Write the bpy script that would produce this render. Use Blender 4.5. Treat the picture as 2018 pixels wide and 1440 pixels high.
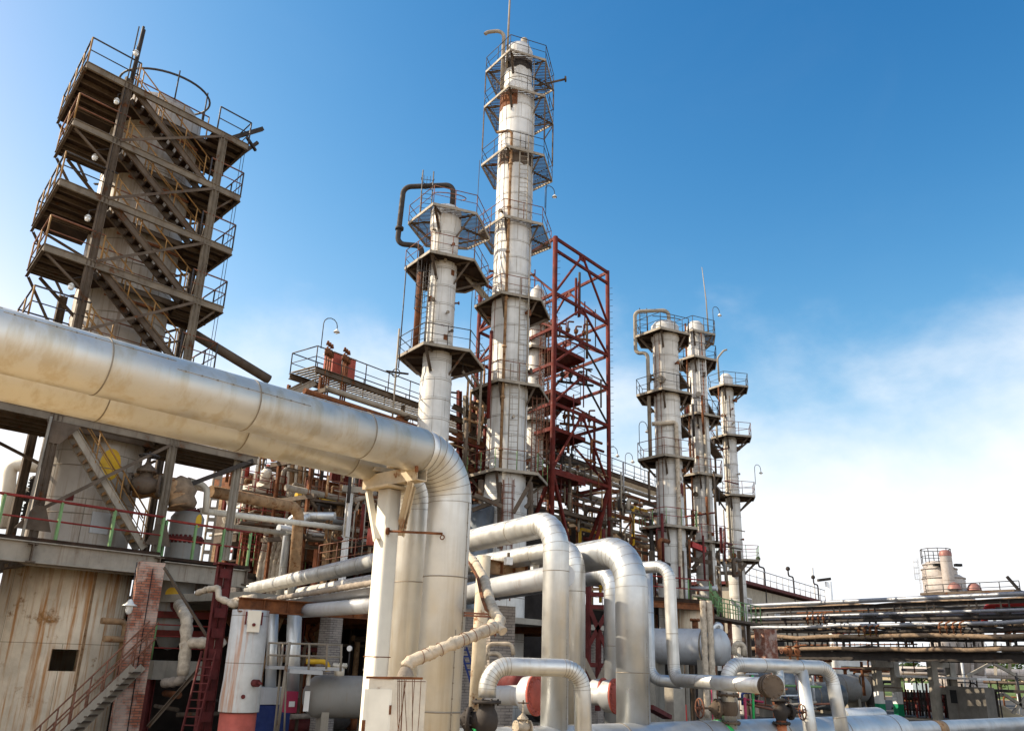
import bpy, math, random
from mathutils import Vector, Matrix
random.seed(7)
PI = math.pi
scene = bpy.context.scene
for o in list(bpy.data.objects):
    bpy.data.objects.remove(o, do_unlink=True)

# ---------------------------------------------------------------- camera, sky, sun, exposure
W_PX, H_PX, FOC = 2018.0, 1440.0, 1670.0
CAM = Vector((0, 0, 3.2))
ROT = Matrix.Rotation(math.radians(90 + 19.2), 3, 'X') @ Matrix.Rotation(math.radians(1.79), 3, 'Z')
cd = bpy.data.cameras.new('camera')
cam = bpy.data.objects.new('camera', cd)
scene.collection.objects.link(cam)
cam.matrix_world = Matrix.Translation(CAM) @ ROT.to_4x4()
cd.sensor_width = 36.0
cd.lens = FOC / W_PX * 36.0
cd.clip_start = 0.1
cd.clip_end = 6000
scene.camera = cam
scene.render.resolution_x, scene.render.resolution_y = 1024, 730

SUN_AZ, SUN_EL = -84.0, 36.0           # azimuth from +Y towards +X, elevation
sd = Vector((math.sin(math.radians(SUN_AZ)) * math.cos(math.radians(SUN_EL)),
             math.cos(math.radians(SUN_AZ)) * math.cos(math.radians(SUN_EL)),
             math.sin(math.radians(SUN_EL))))
sl = bpy.data.lights.new('sun', 'SUN')
sl.energy = 4.9
sl.angle = math.radians(0.5)
sl.color = (1.0, 0.86, 0.66)
so = bpy.data.objects.new('sun', sl)
scene.collection.objects.link(so)
so.rotation_euler = sd.to_track_quat('Z', 'Y').to_euler()
so.location = (0, 0, 60)

w = bpy.data.worlds.new('World')
scene.world = w
w.use_nodes = True
nt = w.node_tree
nt.nodes.clear()
def wn(t, **k):
    n = nt.nodes.new(t)
    for a, b in k.items():
        setattr(n, a, b)
    return n
def wmath(op, a, b=None, clamp=False):
    n = wn('ShaderNodeMath', operation=op, use_clamp=clamp)
    for i, v in enumerate((a, b)):
        if v is None: continue
        if isinstance(v, (int, float)): n.inputs[i].default_value = v
        else: nt.links.new(v, n.inputs[i])
    return n.outputs[0]
sky = wn('ShaderNodeTexSky', sky_type='NISHITA', sun_disc=False)
sky.sun_elevation = math.radians(SUN_EL)
sky.sun_rotation = math.radians(SUN_AZ)
sky.air_density = 1.0
sky.dust_density = 0.6
sky.ozone_density = 2.5
tc = wn('ShaderNodeTexCoord')
sx = wn('ShaderNodeSeparateXYZ')
nt.links.new(tc.outputs['Generated'], sx.inputs[0])
mp = wn('ShaderNodeMapping')
mp.inputs['Scale'].default_value = (2.0, 2.0, 3.2)
mp.inputs['Rotation'].default_value = (0.0, 0.35, 0.0)
nt.links.new(tc.outputs['Generated'], mp.inputs[0])
nz = wn('ShaderNodeTexNoise')
nz.inputs['Scale'].default_value = 2.4
nz.inputs['Detail'].default_value = 7.0
nz.inputs['Roughness'].default_value = 0.55
nz.inputs['Distortion'].default_value = 0.15
nt.links.new(mp.outputs[0], nz.inputs['Vector'])
# thin cloud bank low over the horizon, breaking up into wisps higher up
low = wmath('SUBTRACT', 0.385, sx.outputs[2])
band = wmath('MULTIPLY', low, 3.6)
nn = wmath('MULTIPLY', wmath('SUBTRACT', nz.outputs['Fac'], 0.5), 1.5)
cm = wmath('ADD', band, nn, True)
cm2 = wn('ShaderNodeMapRange', interpolation_type='SMOOTHSTEP')
cm2.inputs['From Min'].default_value = 0.0
cm2.inputs['From Max'].default_value = 1.0
nt.links.new(cm, cm2.inputs['Value'])
wz = wn('ShaderNodeTexNoise')
wz.inputs['Scale'].default_value = 2.6
wz.inputs['Detail'].default_value = 9.0
wz.inputs['Roughness'].default_value = 0.62
wz.inputs['Distortion'].default_value = 0.9
nt.links.new(mp.outputs[0], wz.inputs['Vector'])
wr = wn('ShaderNodeMapRange', interpolation_type='SMOOTHSTEP')
wr.inputs['From Min'].default_value = 0.45
wr.inputs['From Max'].default_value = 0.85
wr.inputs['To Max'].default_value = 0.010
nt.links.new(wz.outputs['Fac'], wr.inputs['Value'])
# bright broken cloud added behind the camera, out of view, to lift the shade
bk = wn('ShaderNodeMapRange', interpolation_type='SMOOTHSTEP')
bk.inputs['From Min'].default_value = 0.05
bk.inputs['From Max'].default_value = 0.65
bk.inputs['To Max'].default_value = 0.54
nt.links.new(wmath('ADD', wmath('MULTIPLY', sx.outputs[1], -1.0), wmath('MULTIPLY', nn, 0.4)), bk.inputs['Value'])
cloud_f = wmath('MAXIMUM', cm2.outputs[0], wr.outputs[0], True)
mixc = wn('ShaderNodeMix', data_type='RGBA')
nt.links.new(cloud_f, mixc.inputs['Factor'])
sp_rgb = wn('ShaderNodeSeparateColor')
nt.links.new(sky.outputs[0], sp_rgb.inputs[0])
cb_rgb = wn('ShaderNodeCombineColor')
for i_, (k_, p_, m_) in enumerate(((0.62, 2.9, 0.080), (1.29, 1.62, 0.79), (2.6, 1.12, 2.15))):
    t_ = wmath('MULTIPLY', wmath('POWER', wmath('DIVIDE', sp_rgb.outputs[i_], k_), p_), m_)
    nt.links.new(wmath('MINIMUM', t_, 7.5 + 0.6 * i_), cb_rgb.inputs[i_])
nt.links.new(cb_rgb.outputs[0], mixc.inputs['A'])
mixc.inputs['B'].default_value = (4.5, 4.6, 4.75, 1)
mixb = wn('ShaderNodeMix', data_type='RGBA')
nt.links.new(bk.outputs[0], mixb.inputs['Factor'])
nt.links.new(mixc.outputs['Result'], mixb.inputs['A'])
mixb.inputs['B'].default_value = (10.5, 10.8, 11.2, 1)
bg = wn('ShaderNodeBackground')
bg.inputs['Strength'].default_value = 0.136
nt.links.new(mixb.outputs['Result'], bg.inputs['Color'])
wo = wn('ShaderNodeOutputWorld')
nt.links.new(bg.outputs[0], wo.inputs['Surface'])

scene.view_settings.view_transform = 'Standard'
scene.view_settings.look = 'None'
scene.view_settings.exposure = 0.85
scene.view_settings.gamma = 1.0

# ---------------------------------------------------------------- from photograph measurements to places
def ray(px, py):
    return ROT @ Vector(((px - W_PX / 2) / FOC, -(py - H_PX / 2) / FOC, -1.0))
def at(px, py, Y):
    d = ray(px, py)
    return CAM + d * (Y / d.y)
def PH(px, py, z):
    d = ray(px, py)
    return CAM + d * ((z - CAM.z) / d.z)
def PV(px, py, p, dr):
    d = ray(px, py)
    n = Vector((dr[1], -dr[0], 0))
    return CAM + d * ((Vector(p) - CAM).dot(n) / d.dot(n))
def D(deg):
    a = math.radians(deg)
    return Vector((math.sin(a), math.cos(a), 0))
Z = Vector((0, 0, 1))

# ---------------------------------------------------------------- materials
MATS = {}
def newmat(name):
    m = bpy.data.materials.new(name)
    m.use_nodes = True
    t = m.node_tree
    t.nodes.clear()
    out = t.nodes.new('ShaderNodeOutputMaterial')
    b = t.nodes.new('ShaderNodeBsdfPrincipled')
    t.links.new(b.outputs[0], out.inputs[0])
    return m, t, b
def surf(name, col, rough=0.6, metal=0.0, var=0.25, vscale=3.0, col2=None, rust=0.0, rustcol=(0.22, 0.075, 0.025),
         streak=0.0, streakcol=(0.20, 0.11, 0.045), seam=None, brick=None, bump=0.15, bscale=12.0, rvar=0.12,
         plank=None, seamdark=0.45, rscale=1.6, sthr=0.52):
    m, t, b = newmat(name)
    N, L = t.nodes, t.links
    def nd(ty, **k):
        n = N.new(ty)
        for a, v in k.items(): setattr(n, a, v)
        return n
    def mix(f, a, bb, mode='MIX'):
        n = nd('ShaderNodeMix', data_type='RGBA', blend_type=mode)
        for s, v in (('Factor', f), ('A', a), ('B', bb)):
            if hasattr(v, 'links') or hasattr(v, 'is_linked'): L.new(v, n.inputs[s])
            elif s == 'Factor': n.inputs[s].default_value = v
            else: n.inputs[s].default_value = (*v, 1) if len(v) == 3 else v
        return n.outputs['Result']
    def noise(vec, sc, det=5, rg=0.6):
        n = nd('ShaderNodeTexNoise')
        n.inputs['Scale'].default_value = sc
        n.inputs['Detail'].default_value = det
        n.inputs['Roughness'].default_value = rg
        L.new(vec, n.inputs['Vector'])
        return n.outputs['Fac']
    def rng(v, a, c, lo=0.0, hi=1.0):
        n = nd('ShaderNodeMapRange', interpolation_type='SMOOTHSTEP')
        n.inputs['From Min'].default_value = a
        n.inputs['From Max'].default_value = c
        n.inputs['To Min'].default_value = lo
        n.inputs['To Max'].default_value = hi
        L.new(v, n.inputs['Value'])
        return n.outputs[0]
    geo = nd('ShaderNodeNewGeometry')
    pos = geo.outputs['Position']
    uvn = nd('ShaderNodeUVMap')
    uvn.uv_map = 'UVMap'
    uv = uvn.outputs[0]
    c2 = col2 or tuple(x * (1 - var) for x in col)
    n1 = noise(pos, vscale, 6)
    color = mix(rng(n1, 0.3, 0.7), col, c2)
    roughv = rng(noise(pos, vscale * 2.3, 4), 0.3, 0.7, max(0.05, rough - rvar), min(1, rough + rvar))
    height = noise(pos, bscale, 5)
    if brick:
        br = nd('ShaderNodeTexBrick')
        L.new(uv, br.inputs['Vector'])
        br.inputs['Scale'].default_value = 1.0
        br.inputs['Mortar Size'].default_value = 0.010
        br.inputs['Brick Width'].default_value = 0.26
        br.inputs['Row Height'].default_value = 0.075
        br.inputs['Color1'].default_value = (*brick[0], 1)
        br.inputs['Color2'].default_value = (*brick[1], 1)
        br.inputs['Mortar'].default_value = (*brick[2], 1)
        wear = rng(noise(pos, 1.7, 6), 0.42, 0.62)
        color = mix(wear, br.outputs['Color'], mix(0.5, br.outputs['Color'], brick[3]))
        hb = nd('ShaderNodeMath', operation='MULTIPLY_ADD')
        L.new(br.outputs['Fac'], hb.inputs[0]); hb.inputs[1].default_value = -0.8
        L.new(height, hb.inputs[2])
        height = hb.outputs[0]
    if plank:
        mpn = nd('ShaderNodeMapping')
        mpn.inputs['Scale'].default_value = (plank, 0.4, plank)
        mpn.inputs['Rotation'].default_value = (0, 0, math.radians(40))
        L.new(pos, mpn.inputs[0])
        color = mix(rng(noise(mpn.outputs[0], 1.0, 3), 0.35, 0.65), color, tuple(x * 0.35 for x in col))
    if streak:
        mpn = nd('ShaderNodeMapping')
        mpn.inputs['Scale'].default_value = (3.2, 3.2, 0.16)
        L.new(pos, mpn.inputs[0])
        sf = noise(mpn.outputs[0], 1.6, 6, 0.65)
        st = rng(sf, sthr, sthr + 0.2, 0, streak)
        color = mix(st, color, streakcol)
    if rust:
        rn = noise(pos, rscale, 8, 0.68)
        rf = rng(rn, 0.72 - 0.32 * rust, 0.80 - 0.26 * rust)
        color = mix(rf, color, mix(rng(noise(pos, 9, 4), 0.3, 0.7), rustcol, tuple(x * 0.5 for x in rustcol)))
        mm = nd('ShaderNodeMath', operation='MULTIPLY_ADD')
        L.new(rf, mm.inputs[0]); mm.inputs[1].default_value = 0.35
        L.new(roughv, mm.inputs[2])
        roughv = mm.outputs[0]
        if metal:
            mt = nd('ShaderNodeMath', operation='MULTIPLY_ADD')
            L.new(rf, mt.inputs[0]); mt.inputs[1].default_value = -metal
            mt.inputs[2].default_value = metal
            L.new(mt.outputs[0], b.inputs['Metallic'])
    if seam:
        br = nd('ShaderNodeTexBrick')
        L.new(uv, br.inputs['Vector'])
        br.inputs['Scale'].default_value = 1.0
        br.inputs['Brick Width'].default_value = seam[0]
        br.inputs['Row Height'].default_value = seam[1]
        br.inputs['Mortar Size'].default_value = seam[2]
        br.inputs['Mortar Smooth'].default_value = 0.3
        br.inputs['Color1'].default_value = (1, 1, 1, 1)
        br.inputs['Color2'].default_value = (0.86, 0.86, 0.87, 1)
        br.inputs['Mortar'].default_value = (seamdark, seamdark * 0.93, seamdark * 0.84, 1)
        color = mix(1.0, color, br.outputs['Color'], 'MULTIPLY')
    L.new(color, b.inputs['Base Color'])
    L.new(roughv, b.inputs['Roughness'])
    if not (rust and metal):
        b.inputs['Metallic'].default_value = metal
    if bump:
        bp = nd('ShaderNodeBump')
        bp.inputs['Strength'].default_value = bump
        bp.inputs['Distance'].default_value = 0.03
        L.new(height, bp.inputs['Height'])
        L.new(bp.outputs[0], b.inputs['Normal'])
    b.inputs['Specular IOR Level'].default_value = 0.28
    MATS[name] = m
    return m

surf('aluminium', (0.59, 0.585, 0.555), rough=0.46, metal=0.70, var=0.18, vscale=1.2, streak=0.45, streakcol=(0.38, 0.33, 0.25), bump=0.14, bscale=2.2, rvar=0.12, sthr=0.48)
surf('stained_aluminium', (0.70, 0.67, 0.60), rough=0.49, metal=0.68, var=0.12, vscale=0.8, streak=0.5, streakcol=(0.50, 0.40, 0.24), bump=0.12, bscale=2.2, rvar=0.10, sthr=0.46)
surf('dull_aluminium', (0.49, 0.505, 0.51), rough=0.46, metal=0.70, var=0.22, vscale=1.0, streak=0.4, streakcol=(0.30, 0.26, 0.20), bump=0.14, bscale=2.2)
surf('grey_pipe', (0.42, 0.43, 0.44), rough=0.5, metal=0.25, var=0.2, vscale=1.0, streak=0.3, bump=0.05)
surf('cladding', (0.61, 0.59, 0.545), rough=0.55, metal=0.12, var=0.22, vscale=0.9, streak=0.38, streakcol=(0.33, 0.26, 0.18), rust=0.15, rscale=0.9, seam=(1.35, 1.05, 0.014), bump=0.10, bscale=4, sthr=0.5, seamdark=0.4)
surf('tower_cladding', (0.40, 0.36, 0.31), rough=0.6, metal=0.15, var=0.28, vscale=0.7, streak=0.65, streakcol=(0.19, 0.12, 0.07), rust=0.26, rscale=0.5, rustcol=(0.20, 0.10, 0.05), seam=(2.4, 1.6, 0.016), bump=0.08, bscale=4, sthr=0.48)
surf('rusty_tank', (0.78, 0.65, 0.48), rough=0.85, var=0.32, vscale=0.9, streak=0.95, streakcol=(0.42, 0.18, 0.045), rust=0.44, rscale=1.1, rustcol=(0.38, 0.19, 0.07), seam=(4.0, 3.3, 0.012), bump=0.4, bscale=7, sthr=0.46)
surf('seam_metal', (0.25, 0.21, 0.16), rough=0.6, metal=0.3, bump=0)
surf('cream_paint', (0.64, 0.59, 0.49), rough=0.55, var=0.12, rust=0.26, rscale=1.3, streak=0.35, bump=0.06)
surf('cabinet_paint', (0.74, 0.69, 0.58), rough=0.6, var=0.12, rust=0.27, rscale=2.6, streak=0.3, bump=0.1)
surf('cabinet_wrap', (0.62, 0.55, 0.44), rough=0.8, var=0.2, vscale=5, rust=0.22, rscale=3, streak=0.3, bump=0.3)
surf('rust', (0.19, 0.068, 0.024), rough=0.9, var=0.5, vscale=4, bump=0.3, col2=(0.085, 0.032, 0.014), rust=0.3, rustcol=(0.32, 0.12, 0.035))
surf('pale_rust', (0.34, 0.21, 0.11), rough=0.85, var=0.45, vscale=3, rust=0.6, rscale=4.0, rustcol=(0.20, 0.075, 0.024), bump=0.3)
surf('old_steel', (0.110, 0.080, 0.056), rough=0.8, var=0.45, vscale=1.6, rust=0.45, rustcol=(0.13, 0.048, 0.016), streak=0.4, streakcol=(0.05, 0.026, 0.013), bump=0.15)
surf('pale_steel', (0.30, 0.26, 0.205), rough=0.7, var=0.3, vscale=1.6, rust=0.36, rustcol=(0.17, 0.070, 0.026), streak=0.5, streakcol=(0.11, 0.058, 0.028), bump=0.12)
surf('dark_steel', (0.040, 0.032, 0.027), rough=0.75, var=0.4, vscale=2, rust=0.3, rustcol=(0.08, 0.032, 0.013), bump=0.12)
surf('brown_plank', (0.050, 0.026, 0.014), rough=0.95, var=0.5, vscale=1.1, plank=5.0, bump=0.3)
surf('red_steel', (0.115, 0.013, 0.007), rough=0.8, var=0.45, vscale=1.5, rust=0.36, rustcol=(0.06, 0.018, 0.010), bump=0.08)
surf('maroon_paint', (0.11, 0.018, 0.016), rough=0.75, var=0.4, bump=0.1)
surf('red_paint', (0.42, 0.035, 0.03), rough=0.5, var=0.2, bump=0.05)
surf('orange_primer', (0.42, 0.14, 0.06), rough=0.6, var=0.25, vscale=3, rust=0.25, bump=0.1)
surf('green_paint', (0.16, 0.28, 0.11), rough=0.6, var=0.25, rust=0.2, bump=0.05)
surf('bright_green', (0.03, 0.42, 0.10), rough=0.5, var=0.12, bump=0.03)
surf('flag_green', (0.01, 0.22, 0.10), rough=0.55, var=0.15, bump=0.05)
surf('yellow_paint', (0.62, 0.37, 0.02), rough=0.5, var=0.15, rust=0.12, bump=0.05)
surf('concrete', (0.30, 0.27, 0.22), rough=0.9, var=0.35, vscale=1.2, streak=0.45, streakcol=(0.12, 0.09, 0.065), bump=0.25)
surf('white_paint', (0.74, 0.73, 0.70), rough=0.6, var=0.12, streak=0.2, bump=0.06)
surf('bandage', (0.50, 0.42, 0.32), rough=0.95, var=0.4, vscale=6, rust=0.36, rscale=3.0, rustcol=(0.30, 0.15, 0.06), bump=0.6, bscale=18)
surf('dirty_bandage', (0.30, 0.25, 0.20), rough=0.9, var=0.4, vscale=5, bump=0.5, bscale=16)
surf('brick', (0.4, 0.2, 0.15), rough=0.85, brick=((0.20, 0.055, 0.03), (0.34, 0.13, 0.075), (0.07, 0.06, 0.05), (0.52, 0.45, 0.38)), bump=0.5)
surf('grey_brick', (0.3, 0.3, 0.3), rough=0.85, brick=((0.20, 0.17, 0.15), (0.29, 0.25, 0.22), (0.09, 0.08, 0.07), (0.33, 0.29, 0.25)), bump=0.5)
surf('dark_rail', (0.045, 0.040, 0.040), rough=0.6, var=0.3, rust=0.3, rustcol=(0.12, 0.05, 0.03), bump=0)
surf('rusty_rail', (0.20, 0.085, 0.05), rough=0.75, var=0.4, vscale=4, bump=0)
surf('red_rail', (0.24, 0.032, 0.024), rough=0.7, var=0.35, bump=0)
surf('ochre_rail', (0.30, 0.16, 0.05), rough=0.7, var=0.4, vscale=4, rust=0.2, bump=0)
surf('vessel_blue', (0.16, 0.18, 0.20), rough=0.45, metal=0.4, var=0.25, bump=0.05, streak=0.3)
surf('vessel_grey', (0.24, 0.23, 0.21), rough=0.65, var=0.2, vscale=1.2, streak=0.35, rust=0.28, bump=0.08)
surf('white_vessel', (0.47, 0.47, 0.45), rough=0.65, metal=0.05, var=0.18, streak=0.9, streakcol=(0.33, 0.16, 0.08), seam=(5, 1.1, 0.012), bump=0.12, sthr=0.46)
surf('red_base', (0.38, 0.085, 0.06), rough=0.7, var=0.3, streak=0.3, streakcol=(0.2, 0.06, 0.04), bump=0.1)
surf('pinkish_tank', (0.37, 0.33, 0.30), rough=0.6, var=0.2, streak=0.35, seam=(6, 2.2, 0.03), bump=0.05)
surf('copper_cap', (0.26, 0.12, 0.10), rough=0.55, metal=0.3, bump=0.05)
surf('wall_panel', (0.38, 0.33, 0.25), rough=0.85, var=0.25, vscale=1.5, streak=0.3, bump=0.15, seam=(3.0, 6.0, 0.04))
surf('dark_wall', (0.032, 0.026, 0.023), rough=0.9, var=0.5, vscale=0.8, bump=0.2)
surf('ground', (0.40, 0.30, 0.17), rough=0.95, var=0.4, vscale=0.35, col2=(0.28, 0.21, 0.12), bump=0.4, bscale=3)
surf('asphalt', (0.06, 0.058, 0.055), rough=0.9, var=0.3, vscale=0.6, bump=0.2)
surf('grass', (0.09, 0.14, 0.025), rough=0.95, var=0.5, vscale=0.5, bump=0.4)
surf('leaves', (0.06, 0.10, 0.02), rough=0.8, var=0.6, vscale=0.7, bump=0)
surf('bark', (0.10, 0.07, 0.05), rough=0.9, bump=0.3)
surf('porcelain', (0.62, 0.60, 0.55), rough=0.3, var=0.1, bump=0)
surf('window_glass', (0.09, 0.11, 0.13), rough=0.08, var=0.2, bump=0)
surf('blue_cloth', (0.02, 0.035, 0.13), rough=0.9, var=0.3, bump=0.1)
surf('orange_plastic', (0.75, 0.22, 0.02), rough=0.4, var=0.05, bump=0)
surf('skin', (0.48, 0.28, 0.2), rough=0.6, var=0.1, bump=0)
surf('magenta_paint', (0.33, 0.03, 0.07), rough=0.5, var=0.1, bump=0)
surf('rack_grey', (0.10, 0.10, 0.11), rough=0.5, metal=0.2, var=0.35, rust=0.25, streak=0.3, bump=0.08)
surf('rack_tan', (0.20, 0.14, 0.09), rough=0.8, var=0.4, vscale=4, rust=0.3, bump=0.3)
surf('rack_silver', (0.26, 0.27, 0.29), rough=0.45, metal=0.4, var=0.25, rust=0.15, bump=0.05)
surf('mid_steel', (0.19, 0.155, 0.115), rough=0.75, var=0.4, vscale=1.6, rust=0.4, rustcol=(0.13, 0.055, 0.022), streak=0.5, streakcol=(0.07, 0.038, 0.02), bump=0.12)
surf('rusty_cream', (0.55, 0.46, 0.33), rough=0.75, var=0.25, vscale=3, rust=0.52, rscale=3.5, rustcol=(0.24, 0.095, 0.03), streak=0.6, streakcol=(0.30, 0.14, 0.05), bump=0.08)
surf('dark_concrete', (0.15, 0.135, 0.115), rough=0.9, var=0.35, vscale=1.2, streak=0.4, streakcol=(0.08, 0.06, 0.045), bump=0.2)
surf('black', (0.012, 0.012, 0.012), rough=0.9, var=0.2, bump=0)
def glassmat():
    m, t, b = newmat('lamp_glass')
    b.inputs['Base Color'].default_value = (0.85, 0.86, 0.84, 1)
    b.inputs['Roughness'].default_value = 0.15
    b.inputs['Transmission Weight'].default_value = 0.45
    MATS['lamp_glass'] = m
glassmat()

# ---------------------------------------------------------------- mesh builder
def orth(d):
    d = d.normalized()
    a = Vector((0, 0, 1)) if abs(d.z) < 0.95 else Vector((1, 0, 0))
    x = d.cross(a).normalized()
    return x, d.cross(x).normalized()
class MB:
    def __init__(s):
        s.v = []; s.f = []; s.uv = []; s.sm = []; s.mi = {}
    def add(s, other, slot):
        """take in another mesh's faces on material slot `slot`"""
        b = len(s.v); s.v += other.v
        for f, u, m in zip(other.f, other.uv, other.sm):
            s.mi[len(s.f)] = slot
            s.face(tuple(b + i for i in f), u, m)
        return s
    def pieces(s):
        n = len(s.v); par = list(range(n))
        def fd(a):
            while par[a] != a:
                par[a] = par[par[a]]; a = par[a]
            return a
        for f in s.f:
            for i in f[1:]: par[fd(f[0])] = fd(i)
        gr = {}
        for i in range(n): gr.setdefault(fd(i), []).append(i)
        bx = []
        for k, ids in gr.items():
            lo = [min(s.v[i][a] for i in ids) - 0.02 for a in range(3)]; hi = [max(s.v[i][a] for i in ids) + 0.02 for a in range(3)]
            bx.append([lo, hi, {k}])
        ch = True
        while ch:
            ch = False
            for i in range(len(bx)):
                for j in range(i + 1, len(bx)):
                    if all(bx[i][0][a] <= bx[j][1][a] and bx[j][0][a] <= bx[i][1][a] for a in range(3)):
                        bx[i] = [[min(p, q) for p, q in zip(bx[i][0], bx[j][0])], [max(p, q) for p, q in zip(bx[i][1], bx[j][1])], bx[i][2] | bx[j][2]]
                        del bx[j]; ch = True; break
                if ch: break
        out = []
        for lo, hi, ks in bx:
            m = MB(); mp = {}
            for k in ks:
                for i in gr[k]: mp[i] = len(m.v); m.v.append(s.v[i])
            for f, u, sm in zip(s.f, s.uv, s.sm):
                if f[0] in mp: m.face(tuple(mp[i] for i in f), u, sm)
            out.append(m)
        return out
    def face(s, idx, uvs, smooth=False):
        s.f.append(idx); s.uv.append(uvs); s.sm.append(smooth)
    def box(s, c, dx, dy, dz, sx, sy, sz):
        """box centred at c with unit axes dx, dy, dz and full sizes"""
        c = Vector(c)
        ax = [dx * (sx / 2), dy * (sy / 2), dz * (sz / 2)]
        b = len(s.v)
        for k in (-1, 1):
            for j in (-1, 1):
                for i in (-1, 1):
                    s.v.append(c + ax[0] * i + ax[1] * j + ax[2] * k)
        if dx.cross(dy).dot(dz) > 0:
            fs = [((0, 2, 3, 1), sx, sy), ((4, 5, 7, 6), sx, sy), ((0, 1, 5, 4), sx, sz), ((2, 6, 7, 3), sx, sz), ((0, 4, 6, 2), sy, sz), ((1, 3, 7, 5), sy, sz)]
        else:
            fs = [((1, 3, 2, 0), sx, sy), ((6, 7, 5, 4), sx, sy), ((4, 5, 1, 0), sx, sz), ((3, 7, 6, 2), sx, sz), ((2, 6, 4, 0), sy, sz), ((5, 7, 3, 1), sy, sz)]
        inv = (sx, sy, sz)
        for (q, su, sv) in fs:
            uvs = []
            for t in q:
                i, j, k = t & 1, (t >> 1) & 1, (t >> 2) & 1
                if q in ((0, 2, 3, 1), (4, 5, 7, 6), (1, 3, 2, 0), (6, 7, 5, 4)): uvs.append((i * sx, j * sy))
                elif q in ((0, 1, 5, 4), (2, 6, 7, 3), (4, 5, 1, 0), (3, 7, 6, 2)): uvs.append((i * sx, k * sz))
                else: uvs.append((j * sy + 0.13, k * sz))
            s.face(tuple(b + t for t in q), uvs)
        return s
    def beam(s, p, q, w, h=None, up=None):
        p, q = Vector(p), Vector(q)
        h = h or w
        d = (q - p)
        L = d.length
        if L < 1e-5: return s
        d /= L
        u = Vector(up) if up else Z
        if abs(d.dot(u)) > 0.97: u = Vector((0.55, 0.83, 0)) if not up else Vector((1, 0, 0))
        x = d.cross(u).normalized()
        y = x.cross(d).normalized()
        return s.box((p + q) / 2, x, d, y, w, L, h)
    def ibeam(s, p, q, w, h, t=0.03, up=None):
        p, q = Vector(p), Vector(q)
        d = (q - p).normalized()
        u = Vector(up) if up else Z
        if abs(d.dot(u)) > 0.97: u = Vector((0.55, 0.83, 0))
        x = d.cross(u).normalized()
        y = x.cross(d).normalized()
        s.beam(p + y * (h / 2 - t / 2), q + y * (h / 2 - t / 2), w, t, u)
        s.beam(p - y * (h / 2 - t / 2), q - y * (h / 2 - t / 2), w, t, u)
        s.beam(p, q, t, h - 2 * t, u)
        return s
    def angle(s, p, q, a, t=0.015, up=None):
        """rolled angle section: two legs"""
        p, q = Vector(p), Vector(q)
        d = (q - p).normalized()
        u = Vector(up) if up else Z
        if abs(d.dot(u)) > 0.97: u = Vector((0.55, 0.83, 0))
        x = d.cross(u).normalized()
        y = x.cross(d).normalized()
        s.beam(p + y * (a / 2), q + y * (a / 2), a, t, u)
        s.beam(p - x * (a / 2 - t / 2), q - x * (a / 2 - t / 2), t, a - t, u)
        return s
    def path(s, pts, fil, na=8):
        """corner-rounded polyline; returns (points, joint indexes of bends)"""
        pts = [Vector(p) for p in pts]
        if not fil or len(pts) < 3: return pts, []
        out, joints = [pts[0]], []
        for i in range(1, len(pts) - 1):
            a, b, c = pts[i - 1], pts[i], pts[i + 1]
            d1, d2 = (b - a), (c - b)
            l1, l2 = d1.length, d2.length
            d1.normalize(); d2.normalize()
            ang = math.acos(max(-1, min(1, d1.dot(d2))))
            if ang < 0.03:
                out.append(b); continue
            tl = min(fil * math.tan(ang / 2), 0.49 * l1 if i > 1 else 0.98 * l1, 0.49 * l2 if i < len(pts) - 2 else 0.98 * l2)
            r = tl / math.tan(ang / 2)
            st = b - d1 * tl
            nrm = (d2 - d1 * d1.dot(d2)).normalized()
            cen = st + nrm * r
            n = max(2, int(round(na * ang / (PI / 2))))
            for k in range(n + 1):
                t = ang * k / n
                out.append(cen - nrm * (r * math.cos(t)) + d1 * (r * math.sin(t)))
                joints.append(len(out) - 1)
        out.append(pts[-1])
        return out, joints
    def tube(s, pts, r, seg=16, fil=0.0, na=8, caps=True, jit=0.0):
        P, J = s.path(pts, fil, na)
        n = len(P)
        rr = list(r) if isinstance(r, (list, tuple)) else [r] * n
        if len(rr) != n: rr = [rr[0]] * n
        T = []
        for i in range(n):
            d = (P[min(i + 1, n - 1)] - P[max(i - 1, 0)])
            if 0 < i < n - 1:
                d = (P[i + 1] - P[i]).normalized() + (P[i] - P[i - 1]).normalized()
            T.append(d.normalized())
        x, y = orth(T[0])
        b = len(s.v)
        acc = 0.0
        vs = []
        for i in range(n):
            if i:
                q = T[i - 1].rotation_difference(T[i])
                x = q @ x
                x = (x - T[i] * x.dot(T[i])).normalized()
                y = T[i].cross(x)
                acc += (P[i] - P[i - 1]).length
            else:
                y = T[0].cross(x)
            vs.append(acc)
            for k in range(seg):
                a = 2 * PI * k / seg
                rad = rr[i] * (1 + (random.uniform(-jit, jit) if jit else 0))
                s.v.append(P[i] + x * (rad * math.cos(a)) + y * (rad * math.sin(a)))
        r0 = max(rr)
        for i in range(n - 1):
            for k in range(seg):
                k2 = (k + 1) % seg
                u0, u1 = 2 * PI * r0 * k / seg, 2 * PI * r0 * (k + 1) / seg
                s.face((b + i * seg + k, b + i * seg + k2, b + (i + 1) * seg + k2, b + (i + 1) * seg + k),
                       [(u0, vs[i]), (u1, vs[i]), (u1, vs[i + 1]), (u0, vs[i + 1])], True)
        if caps:
            s.face(tuple(b + k for k in reversed(range(seg))), [(math.cos(2 * PI * k / seg) * r0, math.sin(2 * PI * k / seg) * r0) for k in reversed(range(seg))])
            e = b + (n - 1) * seg
            s.face(tuple(e + k for k in range(seg)), [(math.cos(2 * PI * k / seg) * r0, math.sin(2 * PI * k / seg) * r0) for k in range(seg)])
        return s
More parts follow.
